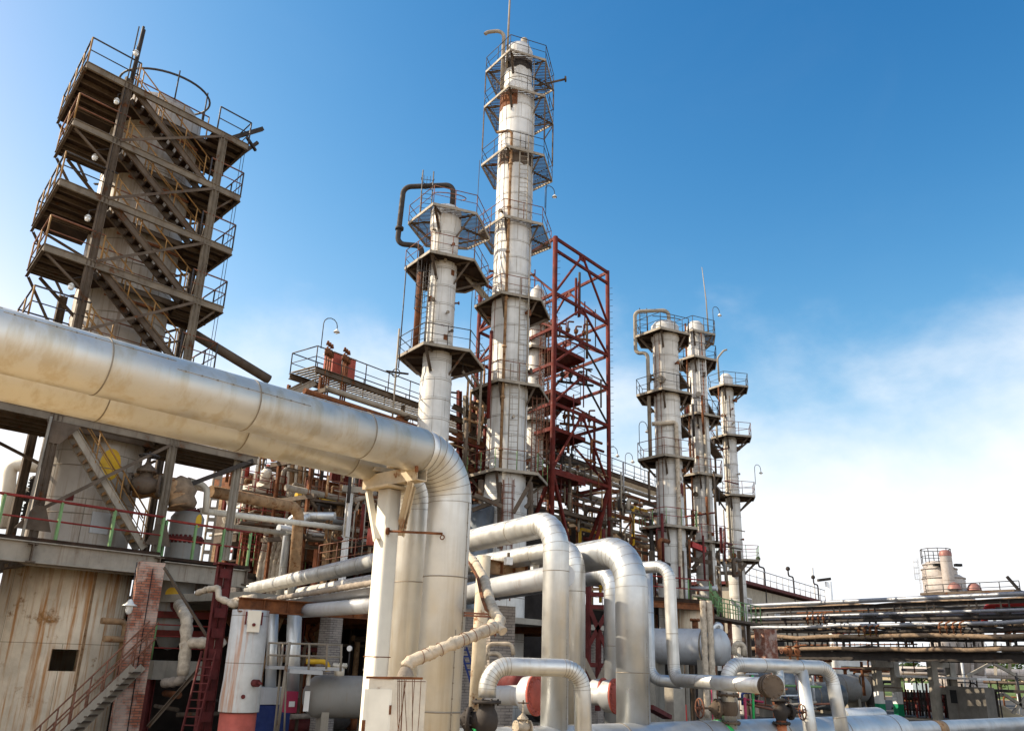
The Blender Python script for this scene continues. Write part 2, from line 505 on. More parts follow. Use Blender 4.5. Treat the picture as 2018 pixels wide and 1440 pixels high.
    def cyl(s, p, q, r, r2=None, seg=20, caps=True):
        return s.tube([p, q], [r, r if r2 is None else r2], seg=seg, caps=caps)
    def ring(s, c, axis, R, r, seg=24, rs=6, a0=0.0, a1=2 * PI):
        c = Vector(c)
        x, y = orth(Vector(axis))
        n = seg
        full = abs(a1 - a0 - 2 * PI) < 1e-6
        pts = [c + x * (R * math.cos(a0 + (a1 - a0) * k / n)) + y * (R * math.sin(a0 + (a1 - a0) * k / n)) for k in range(n + 1)]
        ax = Vector(axis).normalized()
        b = len(s.v)
        m = n if full else n + 1
        for i in range(m):
            rd = (pts[i] - c).normalized()
            for k in range(rs):
                a = 2 * PI * k / rs
                s.v.append(pts[i] + rd * (r * math.cos(a)) + ax * (r * math.sin(a)))
        for i in range(n):
            i2 = (i + 1) % m
            for k in range(rs):
                k2 = (k + 1) % rs
                s.face((b + i * rs + k, b + i2 * rs + k, b + i2 * rs + k2, b + i * rs + k2), [(0, 0), (0.1, 0), (0.1, 0.1), (0, 0.1)], True)
        return s
    def band(s, c, axis, r, wdt, th, seg=24):
        """flat collar round a pipe"""
        ax = Vector(axis).normalized()
        return s.tube([Vector(c) - ax * (wdt / 2), Vector(c) + ax * (wdt / 2)], r + th, seg=seg)
    def lathe(s, c, prof, seg=28, axis=None, smooth=True):
        """profile [(radius, height)] turned round axis"""
        c = Vector(c)
        ax = Vector(axis).normalized() if axis is not None else Z.copy()
        x, y = orth(ax)
        b = len(s.v)
        L = 0.0
        ls = []
        for i, (r, h) in enumerate(prof):
            if i: L += math.hypot(r - prof[i - 1][0], h - prof[i - 1][1])
            ls.append(L)
            for k in range(seg):
                a = 2 * PI * k / seg
                s.v.append(c + ax * h + x * (r * math.cos(a)) + y * (r * math.sin(a)))
        R0 = max(p[0] for p in prof)
        for i in range(len(prof) - 1):
            for k in range(seg):
                k2 = (k + 1) % seg
                u0, u1 = 2 * PI * R0 * k / seg, 2 * PI * R0 * (k + 1) / seg
                s.face((b + i * seg + k, b + (i + 1) * seg + k, b + (i + 1) * seg + k2, b + i * seg + k2),
                       [(u0, ls[i]), (u0, ls[i + 1]), (u1, ls[i + 1]), (u1, ls[i])], smooth)
        return s
    def plate(s, poly, z, th):
        """horizontal polygon (list of xy) between z - th and z"""
        b = len(s.v)
        n = len(poly)
        for zz in (z - th, z):
            for p in poly: s.v.append(Vector((p[0], p[1], zz)))
        s.face(tuple(b + i for i in reversed(range(n))), [(poly[i][0], poly[i][1]) for i in reversed(range(n))])
        s.face(tuple(b + n + i for i in range(n)), [(p[0], p[1]) for p in poly])
        for i in range(n):
            j = (i + 1) % n
            l = math.hypot(poly[i][0] - poly[j][0], poly[i][1] - poly[j][1])
            s.face((b + i, b + j, b + n + j, b + n + i), [(0, 0), (l, 0), (l, th), (0, th)])
        return s
    def wall(s, p, q, z0, z1, th):
        p, q = Vector(p), Vector(q)
        return s.beam(Vector((p.x, p.y, (z0 + z1) / 2)), Vector((q.x, q.y, (z0 + z1) / 2)), th, z1 - z0)
    def quadplate(s, pts, th):
        """thin solid plate through 3 or 4 coplanar points"""
        pts = [Vector(p) for p in pts]
        n = (pts[1] - pts[0]).cross(pts[2] - pts[0]).normalized() * (th / 2)
        b = len(s.v); k = len(pts)
        for q in pts: s.v.append(q + n)
        for q in pts: s.v.append(q - n)
        u = (pts[1] - pts[0]).normalized(); vv = n.normalized().cross(u)
        uv = [((q - pts[0]).dot(u), (q - pts[0]).dot(vv)) for q in pts]
        s.face(tuple(b + i for i in range(k)), uv)
        s.face(tuple(b + k + i for i in reversed(range(k))), list(reversed(uv)))
        for i in range(k):
            j = (i + 1) % k
            s.face((b + i, b + k + i, b + k + j, b + j), [uv[i], uv[i], uv[j], uv[j]])
        return s
    def build(s, name, mat, parent=None, label=None, kind=None, split=False):
        if split:
            return [q.build(name, mat, parent, label, kind) for q in s.pieces()][0]
        me = bpy.data.meshes.new(name)
        if parent is None:
            n = len(s.v)
            mn = [min(v[i] for v in s.v) for i in range(3)]
            mx = [max(v[i] for v in s.v) for i in range(3)]
            o0 = Vector(((mn[0] + mx[0]) / 2, (mn[1] + mx[1]) / 2, mn[2]))
        else:
            o0 = ORG[parent.name]
        me.from_pydata([tuple(v - o0) for v in s.v], [], s.f)
        uvl = me.uv_layers.new(name='UVMap')
        flat = [c for face in s.uv for t in face for c in t]
        uvl.data.foreach_set('uv', flat)
        me.polygons.foreach_set('use_smooth', s.sm)
        for mt in (mat if isinstance(mat, (tuple, list)) else (mat,)): me.materials.append(MATS[mt])
        for fi, sl_i in s.mi.items(): me.polygons[fi].material_index = sl_i
        o = bpy.data.objects.new(name, me)
        scene.collection.objects.link(o)
        if parent is None:
            o.location = o0
        else:
            o.parent = parent
        ORG[o.name] = o0
        if label: o['label'] = label
        if kind: o['kind'] = kind
        return o
ORG = {}
def thing(name, label, cat, loc, group=None):
    o = bpy.data.objects.new(name, None)
    scene.collection.objects.link(o)
    o.empty_display_size = 0.3
    o.location = Vector(loc)
    ORG[o.name] = Vector(loc)
    o['label'] = label; o['category'] = cat; o['kind'] = 'thing'
    if group: o['group'] = group
    return o
def tag(o, label, cat, group=None):
    o['label'] = label; o['category'] = cat; o['kind'] = 'thing'
    if group: o['group'] = group
    return o
def copy_thing(root, loc, label, group=None):
    r = root.copy(); scene.collection.objects.link(r)
    r.location = Vector(loc); r['label'] = label
    if group: r['group'] = group
    def rec(a, b):
        for ch in list(a.children):
            c = ch.copy(); scene.collection.objects.link(c); c.parent = b
            rec(ch, c)
    rec(root, r)
    return r
def structure(name, mb, mat, kind='structure'):
    o = mb.build(name, mat)
    o['kind'] = kind
    return o

# ---------------------------------------------------------------- reusable builders
def rail_mb(path, h=1.05, sp=1.3, r=0.022, closed=False, mid=1, square=False):
    """handrail along a path of floor points: posts and rails"""
    top, posts = MB(), MB()
    pts = [Vector(p) for p in path]
    if closed: pts = pts + [pts[0]]
    for i in range(len(pts) - 1):
        a, b = pts[i], pts[i + 1]
        top.tube([a + Z * h, b + Z * h], r, seg=6)
        for m in range(mid):
            zz = h * (m + 1) / (mid + 1)
            top.tube([a + Z * zz, b + Z * zz], r * 0.75, seg=5)
        n = max(1, int(round((b - a).length / sp)))
        for k in range(n + (1 if (i == len(pts) - 2 and not closed) else 0)):
            p = a.lerp(b, k / n)
            posts.tube([p, p + Z * h], r, seg=6)
    return top, posts
def railing(parent, path, mat='dark_rail', postmat=None, h=1.05, sp=1.3, r=0.024, closed=False, mid=1):
    top, posts = rail_mb(path, h, sp, r, closed, mid)
    if postmat:
        o = top.build('handrail', mat, parent)
        posts.build('rail_post', postmat, o, split=True)
        return o
    b = len(top.v)
    for f, u, sm in zip(posts.f, posts.uv, posts.sm):
        top.face(tuple(b + i for i in f), u, sm)
    top.v += posts.v
    return top.build('railing', mat, parent)
def ladder(parent, p, z1, wdir, out, width=0.5, cage=False, mat='pale_steel', name='ladder', step=0.3):
    p = Vector(p); wdir = Vector(wdir).normalized(); out = Vector(out).normalized()
    mb = MB()
    q = Vector((p.x, p.y, z1))
    for s in (-1, 1):
        mb.beam(p + wdir * (s * width / 2), q + wdir * (s * width / 2), 0.05, 0.05)
    n = int((z1 - p.z) / step)
    for k in range(1, n):
        a = p + Z * (k * step)
        mb.tube([a - wdir * (width / 2), a + wdir * (width / 2)], 0.016, seg=5)
    o = mb.build(name, mat, parent)
    if cage:
        cb = MB()
        zz = p.z + 2.2
        while zz <= z1 + 0.01:
            c = Vector((p.x, p.y, zz))
            pts = [c + wdir * (0.36 * math.cos(t)) + out * (0.62 * math.sin(t)) for t in [PI * i / 8 for i in range(9)]]
            cb.tube(pts, 0.02, seg=5)
            zz += 0.7
        for t in (0.5, PI / 3, PI / 2, 2 * PI / 3, PI - 0.5):
            a = Vector((p.x, p.y, p.z + 2.2)) + wdir * (0.36 * math.cos(t)) + out * (0.62 * math.sin(t))
            cb.tube([a, Vector((a.x, a.y, z1))], 0.014, seg=5)
        cb.build('ladder_cage', mat, o)
    return o
def pipe(name, label, pts, r, mat, fil=None, lower=None, detail=False, cat='pipe', group=None, seams=(), goreseams=True, seg=24, na=7, clampmat='seam_metal', th=0.004, sw=0.014):
    """an insulated pipe: thing with a jacket part and its joint bands"""
    fil = r * 2.2 if fil is None else fil
    root = thing(name, label, cat, pts[0], group)
    mb = MB()
    P, J = mb.path(pts, fil, na)
    if lower:
        cut = P[J[0]]
        mb.tube(P[:J[0]] + [cut], r, seg=seg)
        rb = MB().tube(P[J[0]:], r - 0.002, seg=seg)
    else:
        mb.tube(pts, r, seg=seg, fil=fil, na=na)
    sb, sr = MB(), MB()
    ok = False
    if goreseams:
        for j in J:
            d = ((P[j + 1] - P[j]).normalized() + (P[j] - P[j - 1]).normalized())
            sb.band(P[j], d, r, sw * 0.45, th * 0.6, seg); ok = True
    if seams:
        step = seams
        for i in range(len(P) - 1):
            d = P[i + 1] - P[i]
            l = d.length
            if l > step * 0.9:
                k = step * 0.6
                while k < l:
                    (sr if lower and i < J[0] else sb).band(P[i] + d * (k / l), d, r, sw, th, seg); ok = True
                    k += step
    if detail:
        ls = MB(); ends = []
        for i in range(len(P) - 1):
            d = P[i + 1] - P[i]; l = d.length
            if l < 0.8: continue
            d.normalize(); x, y = orth(d)
            for part in range(max(1, int(l / 1.75))):
                a0 = P[i] + d * (part * 1.75); a1 = P[i] + d * min(l, (part + 1) * 1.75)
                tc_ = (CAM - a0); tc_ = (tc_ - d * tc_.dot(d)).normalized()
                sd_ = (Z - d * d.z) if abs(d.z) < 0.5 else Vector((1, 0, 0))
                sd_ = (sd_ - tc_ * sd_.dot(tc_)).normalized()
                w2 = (0.62, 0.42, 0.75)[part % 3]
                o_ = (tc_ * (1 - w2) + sd_ * w2).normalized() * r
                tgt = sr if (lower and i < J[0]) else sb
                tgt.tube([a0 + o_, a1 + o_], 0.0045, seg=4)
                n_ = 9
                for q in range(n_):
                    c_ = a0.lerp(a1, (q + 0.5) / n_) + o_ * 1.004
                    tgt.box(c_, d, o_.normalized(), d.cross(o_.normalized()), 0.018, 0.008, 0.018)
        ok = True
    if lower:
        if ok: rb.add(sb, 1)
        mb.add(sr, 1); mb.build('run_jacket', (mat, clampmat), root); rb.build('riser_jacket', (lower, clampmat), root)
        return root
    if ok: mb.add(sb, 1)
    mb.build('jacket', (mat, clampmat), root)
    return root
def simple_pipe(name, label, pts, r, mat, fil=None, cat='pipe', group=None, seg=10, na=5, jit=0.0):
    mb = MB().tube(pts, r, seg=seg, fil=(r * 2.2 if fil is None else fil), na=na, jit=jit)
    return tag(mb.build(name, mat), label, cat, group)
ORD = ('first', 'second', 'third', 'fourth', 'fifth', 'sixth', 'seventh', 'eighth', 'ninth', 'tenth', 'eleventh', 'twelfth', 'thirteenth', 'fourteenth')
HUE = {'rust': 'rust brown', 'old_steel': 'brown grey', 'dark_steel': 'blackish', 'grey_pipe': 'grey', 'maroon_paint': 'maroon', 'dirty_bandage': 'dirty lagged', 'pale_rust': 'tan', 'red_steel': 'brick red', 'pale_steel': 'pale grey', 'red_rail': 'bright red', 'bandage': 'cream lagged', 'green_paint': 'pale green', 'blue_cloth': 'dark blue', 'rusty_rail': 'rusty', 'orange_primer': 'orange', 'magenta_paint': 'magenta', 'dark_rail': 'black'}
def tangle(name, where, group, pts, r, mats):
    mat = random.choice(mats)
    shp = 'bent' if len(pts) > 2 else ('upright' if abs((pts[1] - pts[0]).normalized().z) > 0.8 else 'level')
    lab = '%s %s %s pipe %s' % ('thin' if r < 0.055 else 'stout' if r > 0.095 else 'medium', HUE[mat], shp, where)
    return simple_pipe(name, lab, pts, r, mat, seg=8, group=group)
def wrapped(pts, r, seg=12, step=0.12, fil=0.0, jit=0.10):
    """lumpy bandaged tube"""
    m0 = MB()
    P, _ = m0.path(pts, fil, 6)
    out = [P[0]]
    for i in range(len(P) - 1):
        l = (P[i + 1] - P[i]).length
        n = max(1, int(l / step))
        for k in range(1, n + 1): out.append(P[i].lerp(P[i + 1], k / n))
    rr = [r * (1 + (0.12 if i % 2 else -0.06) + random.uniform(-jit, jit)) for i in range(len(out))]
    mb = MB()
    mb.tube(out, rr, seg=seg, jit=0.03)
    return mb
def flange(mb, c, axis, R, th, bolts=8):
    ax = Vector(axis).normalized(); c = Vector(c)
    mb.cyl(c - ax * th / 2, c + ax * th / 2, R, seg=20)
    x, y = orth(ax)
    for k in range(bolts):
        a = 2 * PI * (k + 0.5) / bolts
        p = c + x * (R * 0.84 * math.cos(a)) + y * (R * 0.84 * math.sin(a))
        mb.cyl(p - ax * th, p + ax * th, R * 0.08, seg=6)
def valve(label, c, axis, bonnet, s, mat, wheelmat, group='gate valves on the pipework', stem=1.0):
    """gate valve: body with flanges, bonnet, yoke, stem and handwheel; s = pipe radius"""
    c = Vector(c); ax = Vector(axis).normalized(); bn = Vector(bonnet).normalized()
    root = thing('gate_valve', label, 'valve', c, group)
    b = MB()
    b.lathe(c, [(0.0, -2.1 * s), (s, -2.1 * s), (s, -1.4 * s), (1.35 * s, -0.8 * s), (1.5 * s, 0), (1.35 * s, 0.8 * s), (s, 1.4 * s), (s, 2.1 * s), (0, 2.1 * s)], 18, ax)
    flange(b, c + ax * 2.1 * s, ax, 1.75 * s, 0.35 * s)
    flange(b, c - ax * 2.1 * s, ax, 1.75 * s, 0.35 * s)
    b.build('body', mat, root)
    n = MB()
    n.cyl(c, c + bn * 2.0 * s, 1.05 * s, 0.95 * s, 16)
    flange(n, c + bn * 2.1 * s, bn, 1.5 * s, 0.5 * s)
    n.lathe(c + bn * 2.3 * s, [(1.2 * s, 0), (1.1 * s, 0.4 * s), (0.5 * s, 0.9 * s), (0.4 * s, 1.2 * s), (0, 1.2 * s)], 16, bn)
    x, y = orth(bn)
    for q in (-1, 1):
        n.beam(c + bn * 3.2 * s + x * q * 0.5 * s, c + bn * (3.6 + stem) * s + x * q * 0.28 * s, 0.22 * s, 0.3 * s)
    n.build('bonnet', mat, root)
    t = MB()
    t.cyl(c + bn * 3 * s, c + bn * (4.6 + stem) * s, 0.17 * s, seg=8)
    t.build('stem', wheelmat, root)
    wv = MB()
    wc = c + bn * (3.9 + stem) * s
    wv.ring(wc, bn, 1.45 * s, 0.14 * s, 20, 6)
    for k in range(5):
        a = 2 * PI * k / 5
        wv.tube([wc, wc + x * (1.4 * s * math.cos(a)) + y * (1.4 * s * math.sin(a))], 0.11 * s, seg=6)
    wv.cyl(wc - bn * 0.25 * s, wc + bn * 0.25 * s, 0.32 * s, seg=10)
    wv.build('handwheel', wheelmat, root)
    return root
def gooseneck(loc, h=1.1, reach=0.5, rd=(1, 0, 0)):
    """the first gooseneck lamp of its kind; later ones are copies"""
    loc = Vector(loc); rd = Vector(rd).normalized()
    root = thing('gooseneck_lamp', '', 'lamp', loc, 'gooseneck work lamps')
    m = MB()
    pts = [loc, loc + Z * h]
    for k in range(1, 7):
        t = PI * k / 6
        pts.append(loc + Z * (h + reach / 2 * math.sin(t)) + rd * (reach / 2 * (1 - math.cos(t))))
    pts.append(pts[-1] - Z * 0.12)
    m.tube(pts, 0.024, seg=6)
    m.build('pole', 'dark_rail', root)
    e = pts[-1]
    MB().lathe(e - Z * 0.2, [(0.02, 0.2), (0.05, 0.16), (0.15, 0.03), (0.16, 0.0), (0.13, 0.02), (0.03, 0.13)], 14).build('shade', 'porcelain', root)
    MB().lathe(e - Z * 0.2, [(0.0, -0.09), (0.06, -0.06), (0.075, 0.0), (0.05, 0.05)], 12).build('bulb', 'lamp_glass', root)
    return root
HEX = [(-2.1, 0.45), (-0.55, -1.75), (1.7, -0.85), (2.35, 2.0), (1.05, 3.3), (-1.35, 3.1)]
def clip_line(poly, y):
    xs = []
    n = len(poly)
    for i in range(n):
        (x0, y0), (x1, y1) = poly[i], poly[(i + 1) % n]
        if (y0 - y) * (y1 - y) < 0:
            xs.append(x0 + (x1 - x0) * (y - y0) / (y1 - y0))
    return (min(xs), max(xs)) if len(xs) >= 2 else None
def platform(parent, c, z, s=1.0, poly=None, railmat='dark_rail', grate=False, postmat=None, gap=None, brackets=(0, 1, 2, 3), deckmat='brown_plank', rcol=1.0, drop=1.3, edge=0.16):
    """a column's working platform: edge channel, deck, brackets, railing"""
    cx, cy = c
    pl = [(cx + x * s, cy + y * s) for x, y in (poly or HEX)]
    P3 = [Vector((x, y, z)) for x, y in pl]
    fr = MB()
    n = len(pl)
    for i in range(n):
        a, b = P3[i], P3[(i + 1) % n]
        fr.beam(a - Z * edge / 2, b - Z * edge / 2, 0.06, edge)
    ob = fr.build('platform', 'pale_steel', parent)
    dk = MB()
    if grate:
        y0, y1 = min(p[1] for p in pl), max(p[1] for p in pl)
        k = y0 + 0.05
        while k < y1:
            c2 = clip_line(pl, k)
            if c2 and c2[1] - c2[0] > 0.1:
                dk.box(Vector(((c2[0] + c2[1]) / 2, k, z - 0.05)), Vector((1, 0, 0)), Vector((0, 1, 0)), Z, c2[1] - c2[0] - 0.05, 0.045, 0.035)
            k += 0.15
        dk.build('grating', 'old_steel', ob)
    else:
        dk.plate([(cx + (p[0] - cx) * 0.985, cy + (p[1] - cy) * 0.985) for p in pl], z - 0.02, 0.06)
        for f in (0.33, 0.66):
            yy = min(p[1] for p in pl) * (1 - f) + max(p[1] for p in pl) * f
            c2 = clip_line(pl, yy)
            dk.beam(Vector((c2[0] + 0.05, yy, z - 0.14)), Vector((c2[1] - 0.05, yy, z - 0.14)), 0.06, 0.12)
        dk.build('deck', deckmat, ob)
    for i in brackets:
        p = P3[i % n]
        d = Vector((cx - p.x, cy - p.y, 0))
        L = d.length
        d.normalize()
        foot = Vector((cx, cy, z - drop)) - d * (rcol * 0.98)
        tip = p - Z * edge + d * 0.25
        bm = MB().angle(tip, foot, 0.12, 0.02)
        bm.beam(p - Z * (edge * 0.75) + d * 0.1, Vector((cx, cy, z - edge * 0.75)) - d * (rcol * 0.95), 0.08, 0.1)
        bm.build('bracket', 'old_steel', ob)
    railing(ob, P3, railmat, postmat, closed=True, sp=1.25)
    return ob
# ================================================================ SETTING: ground
g = MB()
g.box(Vector((0, 1500, -0.05)), Vector((1, 0, 0)), Vector((0, 1, 0)), Z, 6000, 6000, 0.1)
structure('ground', g, 'ground')
g = MB()
g.plate([(-60, 20), (60, 20), (75, 130), (-60, 130)], 0.004 + 0.0, 0.002)
structure('pavement', g, 'asphalt')
gr = MB()
gr.plate([(38, 133), (150, 133), (230, 420), (40, 420)], 0.02, 0.01)
structure('grass_field', gr, 'grass')

# ================================================================ OVERHEAD PIPES
zA, zB = 5.99, 5.97
c1 = at(892, 904, 12.3); l1 = PH(0, 670, c1.z); d1 = (l1 - c1).normalized()
pipe('overhead_pipe', 'big stained silver pipe crossing overhead, the nearer of two, bending down beside the cream post',
     [c1 + d1 * 11.5, c1, Vector((c1.x - 0.04, c1.y, 0.4))], 0.315, 'stained_aluminium', fil=0.66, seams=1.75, seg=40, na=9, lower='aluminium', detail=True)
c2 = at(828, 930, 13.2); l2 = PH(0, 733, c2.z); d2 = (l2 - c2).normalized()
pipe('overhead_pipe', 'stained silver pipe running behind the nearer overhead pipe, with the bend hidden under it',
     [c2 + d2 * 11.5, c2, Vector((c2.x - 0.04, c2.y, 0.4))], 0.30, 'stained_aluminium', fil=0.62, seams=1.8, seg=36, na=9, lower='aluminium', detail=True)
t = thing('pipe_support', 'cream painted square post with rusty bracket arms carrying the overhead pipes', 'post', (-1.71, 12.19, 0))
pa = at(768, 964, 12.19)
ua, va = D(42), D(-48)
m = MB()
hw = 0.13
for (a0) in (0,):
    pts = []
    for sx_, sy_ in ((1, 1), (-1, 1), (-1, -1), (1, -1)):
        cc = Vector((-1.71, 12.19, 0)) + ua * (sx_ * (hw - 0.05)) + va * (sy_ * (hw - 0.05))
        base = math.atan2(sy_, sx_)
        for k in range(5):
            a = base - PI / 4 + PI / 2 * k / 4
            pts.append(cc + ua * (0.05 * math.cos(a)) + va * (0.05 * math.sin(a)))
    b = 0
    n = len(pts)
    for zz in (0.0, pa.z - 0.02):
        for p in pts: m.v.append(Vector((p.x, p.y, zz)))
    for i in range(n):
        j = (i + 1) % n
        m.face((i, j, n + j, n + i), [(0, 0), (0.1, 0), (0.1, 5), (0, 5)], True)
    m.face(tuple(n + i for i in range(n)), [(0, 0)] * n)
m.build('post', 'cream_paint', t)
top = Vector((-1.71, 12.19, pa.z))
MB().box(top + Z * 0.005, ua, va, Z, 0.5, 0.5, 0.03).build('cap_plate', 'rusty_cream', t)
# hollow box beam across the top of the post, towards the near leg
e = at(832, 930, 11.7); bdir = Vector((e.x - top.x, e.y - top.y, 0)).normalized(); bx = bdir.cross(Z)
bz = e.z - 0.02
p0 = Vector((top.x, top.y, bz)) - bdir * 0.55
p1 = Vector((e.x, e.y, bz))
m = MB()
for s_ in (-1, 1):
    m.beam(p0 + bx * s_ * 0.085, p1 + bx * s_ * 0.085, 0.014, 0.20)
m.beam(p0 + Z * 0.093, p1 + Z * 0.093, 0.155, 0.014)
m.beam(p0 - Z * 0.093, p1 - Z * 0.093, 0.155, 0.014)
m.box((p0 + p1) / 2, bdir, bx, Z, 0.02, 0.14, 0.16)
m.build('box_beam', 'rusty_cream', t)
m = MB()
m.angle(Vector((top.x, top.y, top.z - 0.62)) + ua * 0.17 - va * 0.06, p1 - bdir * 0.12 - Z * 0.13 + bx * 0.09, 0.08, 0.014)
m.build('knee_brace', 'rusty_cream', t)
m = MB()
m.angle(Vector((top.x, top.y, top.z - 0.66)) + ua * 0.17 + va * 0.06 - va * 0.18, p1 - bdir * 0.30 - Z * 0.13 - bx * 0.09, 0.08, 0.014)
m.build('knee_brace', 'rusty_cream', t)
m = MB().angle(Vector((top.x, top.y, top.z - 0.75)) - ua * 0.17, p0 - Z * 0.13 + bdir * 0.04, 0.08, 0.014)
m.build('knee_brace', 'cream_paint', t)
m = MB()
for f in (0.2, 0.62):
    q = p0.lerp(p1, f)
    m.box(q + Z * 0.2, bdir, bx, Z, 0.24, 0.34, 0.14)
    m.box(q + Z * 0.30, bdir, bx, Z, 0.44, 0.5, 0.02)
m.build('pipe_shoe', 'rusty_cream', t, split=True)
m = MB().box(Vector((top.x, top.y, 3.2)), ua, va, Z, 0.263, 0.263, 0.012)
m.beam(p1 + bx * 0.12 + Z * 0.0 + bdir * 0.02, p1 + bx * 0.12 + bdir * 0.02 + Z * 0.62, 0.05, 0.02, up=bdir)
m.build('strap', 'rust', t)
# tie rod across the two legs
a, b = at(764, 1046, 12.0), at(872, 1051, 11.9)
m = MB().tube([a, b], 0.017, seg=8)
m.ring(b + Vector((0, 0, -0.05)), Vector((0.3, 1, 0)), 0.03, 0.008, 12, 5)
m.cyl(a - (b - a).normalized() * 0.02, a + (b - a).normalized() * 0.02, 0.05, seg=8)
tag(m.build('tie_rod', 'rust'), 'thin rusty rod with a hook spanning the two tall silver pipe legs', 'rod')

# ================================================================ ELECTRICAL CABINET + BANDAGED PIPE
a, b_, c_ = at(727, 1343, 10.5), at(779, 1343, 10.62), at(841, 1335, 10.9)
t = thing('cabinet', 'peeling cream metal cabinet with rust stains standing under the bandaged pipe', 'cabinet', (b_.x, b_.y, 0))
fx = Vector((b_.x - a.x, b_.y - a.y, 0)); fl = fx.length; fx.normalize()
fy = Vector((c_.x - b_.x, c_.y - b_.y, 0)); fd = fy.length; fy.normalize()
ctr = Vector((a.x, a.y, 0)) + fx * (fl / 2) + fy * (fd / 2)
ztop = at(779, 1338, 10.6).z
hb = 1.55
m = MB().box(ctr + Z * (ztop - hb / 2), fx, fy, Z, fl * 0.99, fd, hb)
bo = m.build('body', 'cabinet_wrap', t)
wv = MB()
random.seed(3)
for k in range(9):
    u = random.uniform(0.05, 0.95); u2 = min(1, max(0, u + random.uniform(-0.25, 0.25)))
    pa_ = Vector((b_.x, b_.y, ztop)) + fy * (fd * u) + fx * 0.006
    pb_ = Vector((b_.x, b_.y, ztop - 0.75)) + fy * (fd * u2) + fx * 0.006
    wv.tube([pa_, pa_.lerp(pb_, 0.5) + fy * random.uniform(-0.02, 0.02), pb_], 0.0035, seg=4)
    wv.tube([Vector((b_.x, b_.y, ztop - 0.02)) + fx * 0.006 + fy * 0.02, Vector((b_.x, b_.y, ztop - 0.02)) + fx * 0.006 + fy * (fd - 0.02)], 0.0035, seg=4) if k == 0 else None
wv.build('binding_wire', 'rust', bo)
m = MB().box(Vector((a.x, a.y, ztop - 0.72)) + fx * (fl / 2 - 0.015) - fy * 0.022, fx, fy, Z, fl * 0.95, 0.03, 1.22)
dr = m.build('door', 'cabinet_paint', t)
m = MB().box(Vector((a.x, a.y, ztop - 0.5)) + fx * 0.02 - fy * 0.05, fx, fy, Z, 0.02, 0.025, 0.12)
m.cyl(Vector((a.x, a.y, ztop - 0.6)) + fx * 0.04 - fy * 0.03, Vector((a.x, a.y, ztop - 0.6)) + fx * 0.04 - fy * 0.07, 0.02, seg=8)
m.build('door_handle', 'rust', dr)
m = MB()
for zz in (0.28, 0.95):
    m.cyl(Vector((b_.x, b_.y, ztop - zz)) - fy * 0.03 - fx * 0.012, Vector((b_.x, b_.y, ztop - zz - 0.1)) - fy * 0.03 - fx * 0.012, 0.014, seg=8)
m.build('hinge', 'rust', dr)
m = MB().box(ctr + Z * (ztop + 0.015) - fy * 0.05, fx, fy, Z, fl * 0.98, fd * 0.98, 0.026)
m.build('roof', 'rust', t)
# bandaged pipe wandering over the legs
t = thing('bandaged_pipe', 'thick bandage-wrapped pipe bound with wire slanting across the two tall silver legs', 'pipe', at(805, 1310, 10.9))
P = [at(800, 1316, 10.8), at(806, 1304, 10.85), at(850, 1286, 10.9), at(897, 1266, 11.0), at(945, 1247, 11.3), at(976, 1235, 11.5)]
wrapped(P, 0.072, seg=16, step=0.07, fil=0.12).build('lagging', 'bandage', t)
m = MB()
L = [P[1].lerp(P[-1], k / 16) for k in range(17)]
for k, q in enumerate(L):
    if k % 3 == 1 or k in (6, 12): continue
    dd = (P[-1] - P[1]).normalized() + Vector((0.2 * ((k % 3) - 1), 0.1, 0.25 * ((k % 2) - 0.5)))
    # nearest point on the polyline
    best = min(((P[i].lerp(P[i + 1], s / 20)) for i in range(1, len(P) - 1) for s in range(21)), key=lambda v: (v - q).length)
    m.ring(best, dd, 0.081, 0.0035, 18, 5)
m.build('binding_wire', 'rust', t, split=True)
m = MB()
m.lathe(P[0] - Z * 0.09, [(0.10, 0.0), (0.085, 0.05), (0.06, 0.10), (0.0, 0.13)], 14)
m.build('torn_end', 'dirty_bandage', t)
P2 = [at(980, 1238, 11.6), at(986, 1222, 11.8), at(974, 1206, 12.0), at(964, 1180, 12.6), at(955, 1142, 13.4), at(938, 1112, 14.2), at(918, 1090, 15.0)]
t2 = thing('bandaged_pipe', 'bandage-wrapped pipe with red cables climbing behind the tall silver leg to the upper pipes', 'pipe', P2[0])
wrapped(P2, 0.07, seg=14, step=0.09, fil=0.15).build('lagging', 'bandage', t2)
m = MB()
for k in range(4):
    off = Vector((-0.085 - 0.012 * k, -0.05 + 0.03 * k, 0.01 * k))
    m.tube([p + off for p in P2[2:]], 0.011, seg=5, fil=0.2)
m.build('cables', 'rust', t2)
wrapped([at(968, 1228, 11.7), at(985, 1236, 11.5), at(992, 1244, 11.45)], 0.06, step=0.05, jit=0.2).build('knot', 'bandage', t2)
m = MB()
for (x0, y0, x1, y1) in ((915, 1207, 972, 1210), (915, 1212, 972, 1215), (972, 1207, 976, 1252), (930, 1238, 964, 1238)):
    m.beam(at(x0, y0, 12.2), at(x1, y1, 12.0), 0.025)
tag(m.build('hanger_frame', 'rusty_rail'), 'small rusty angle frame holding the bandaged pipe beside the silver leg', 'bracket')

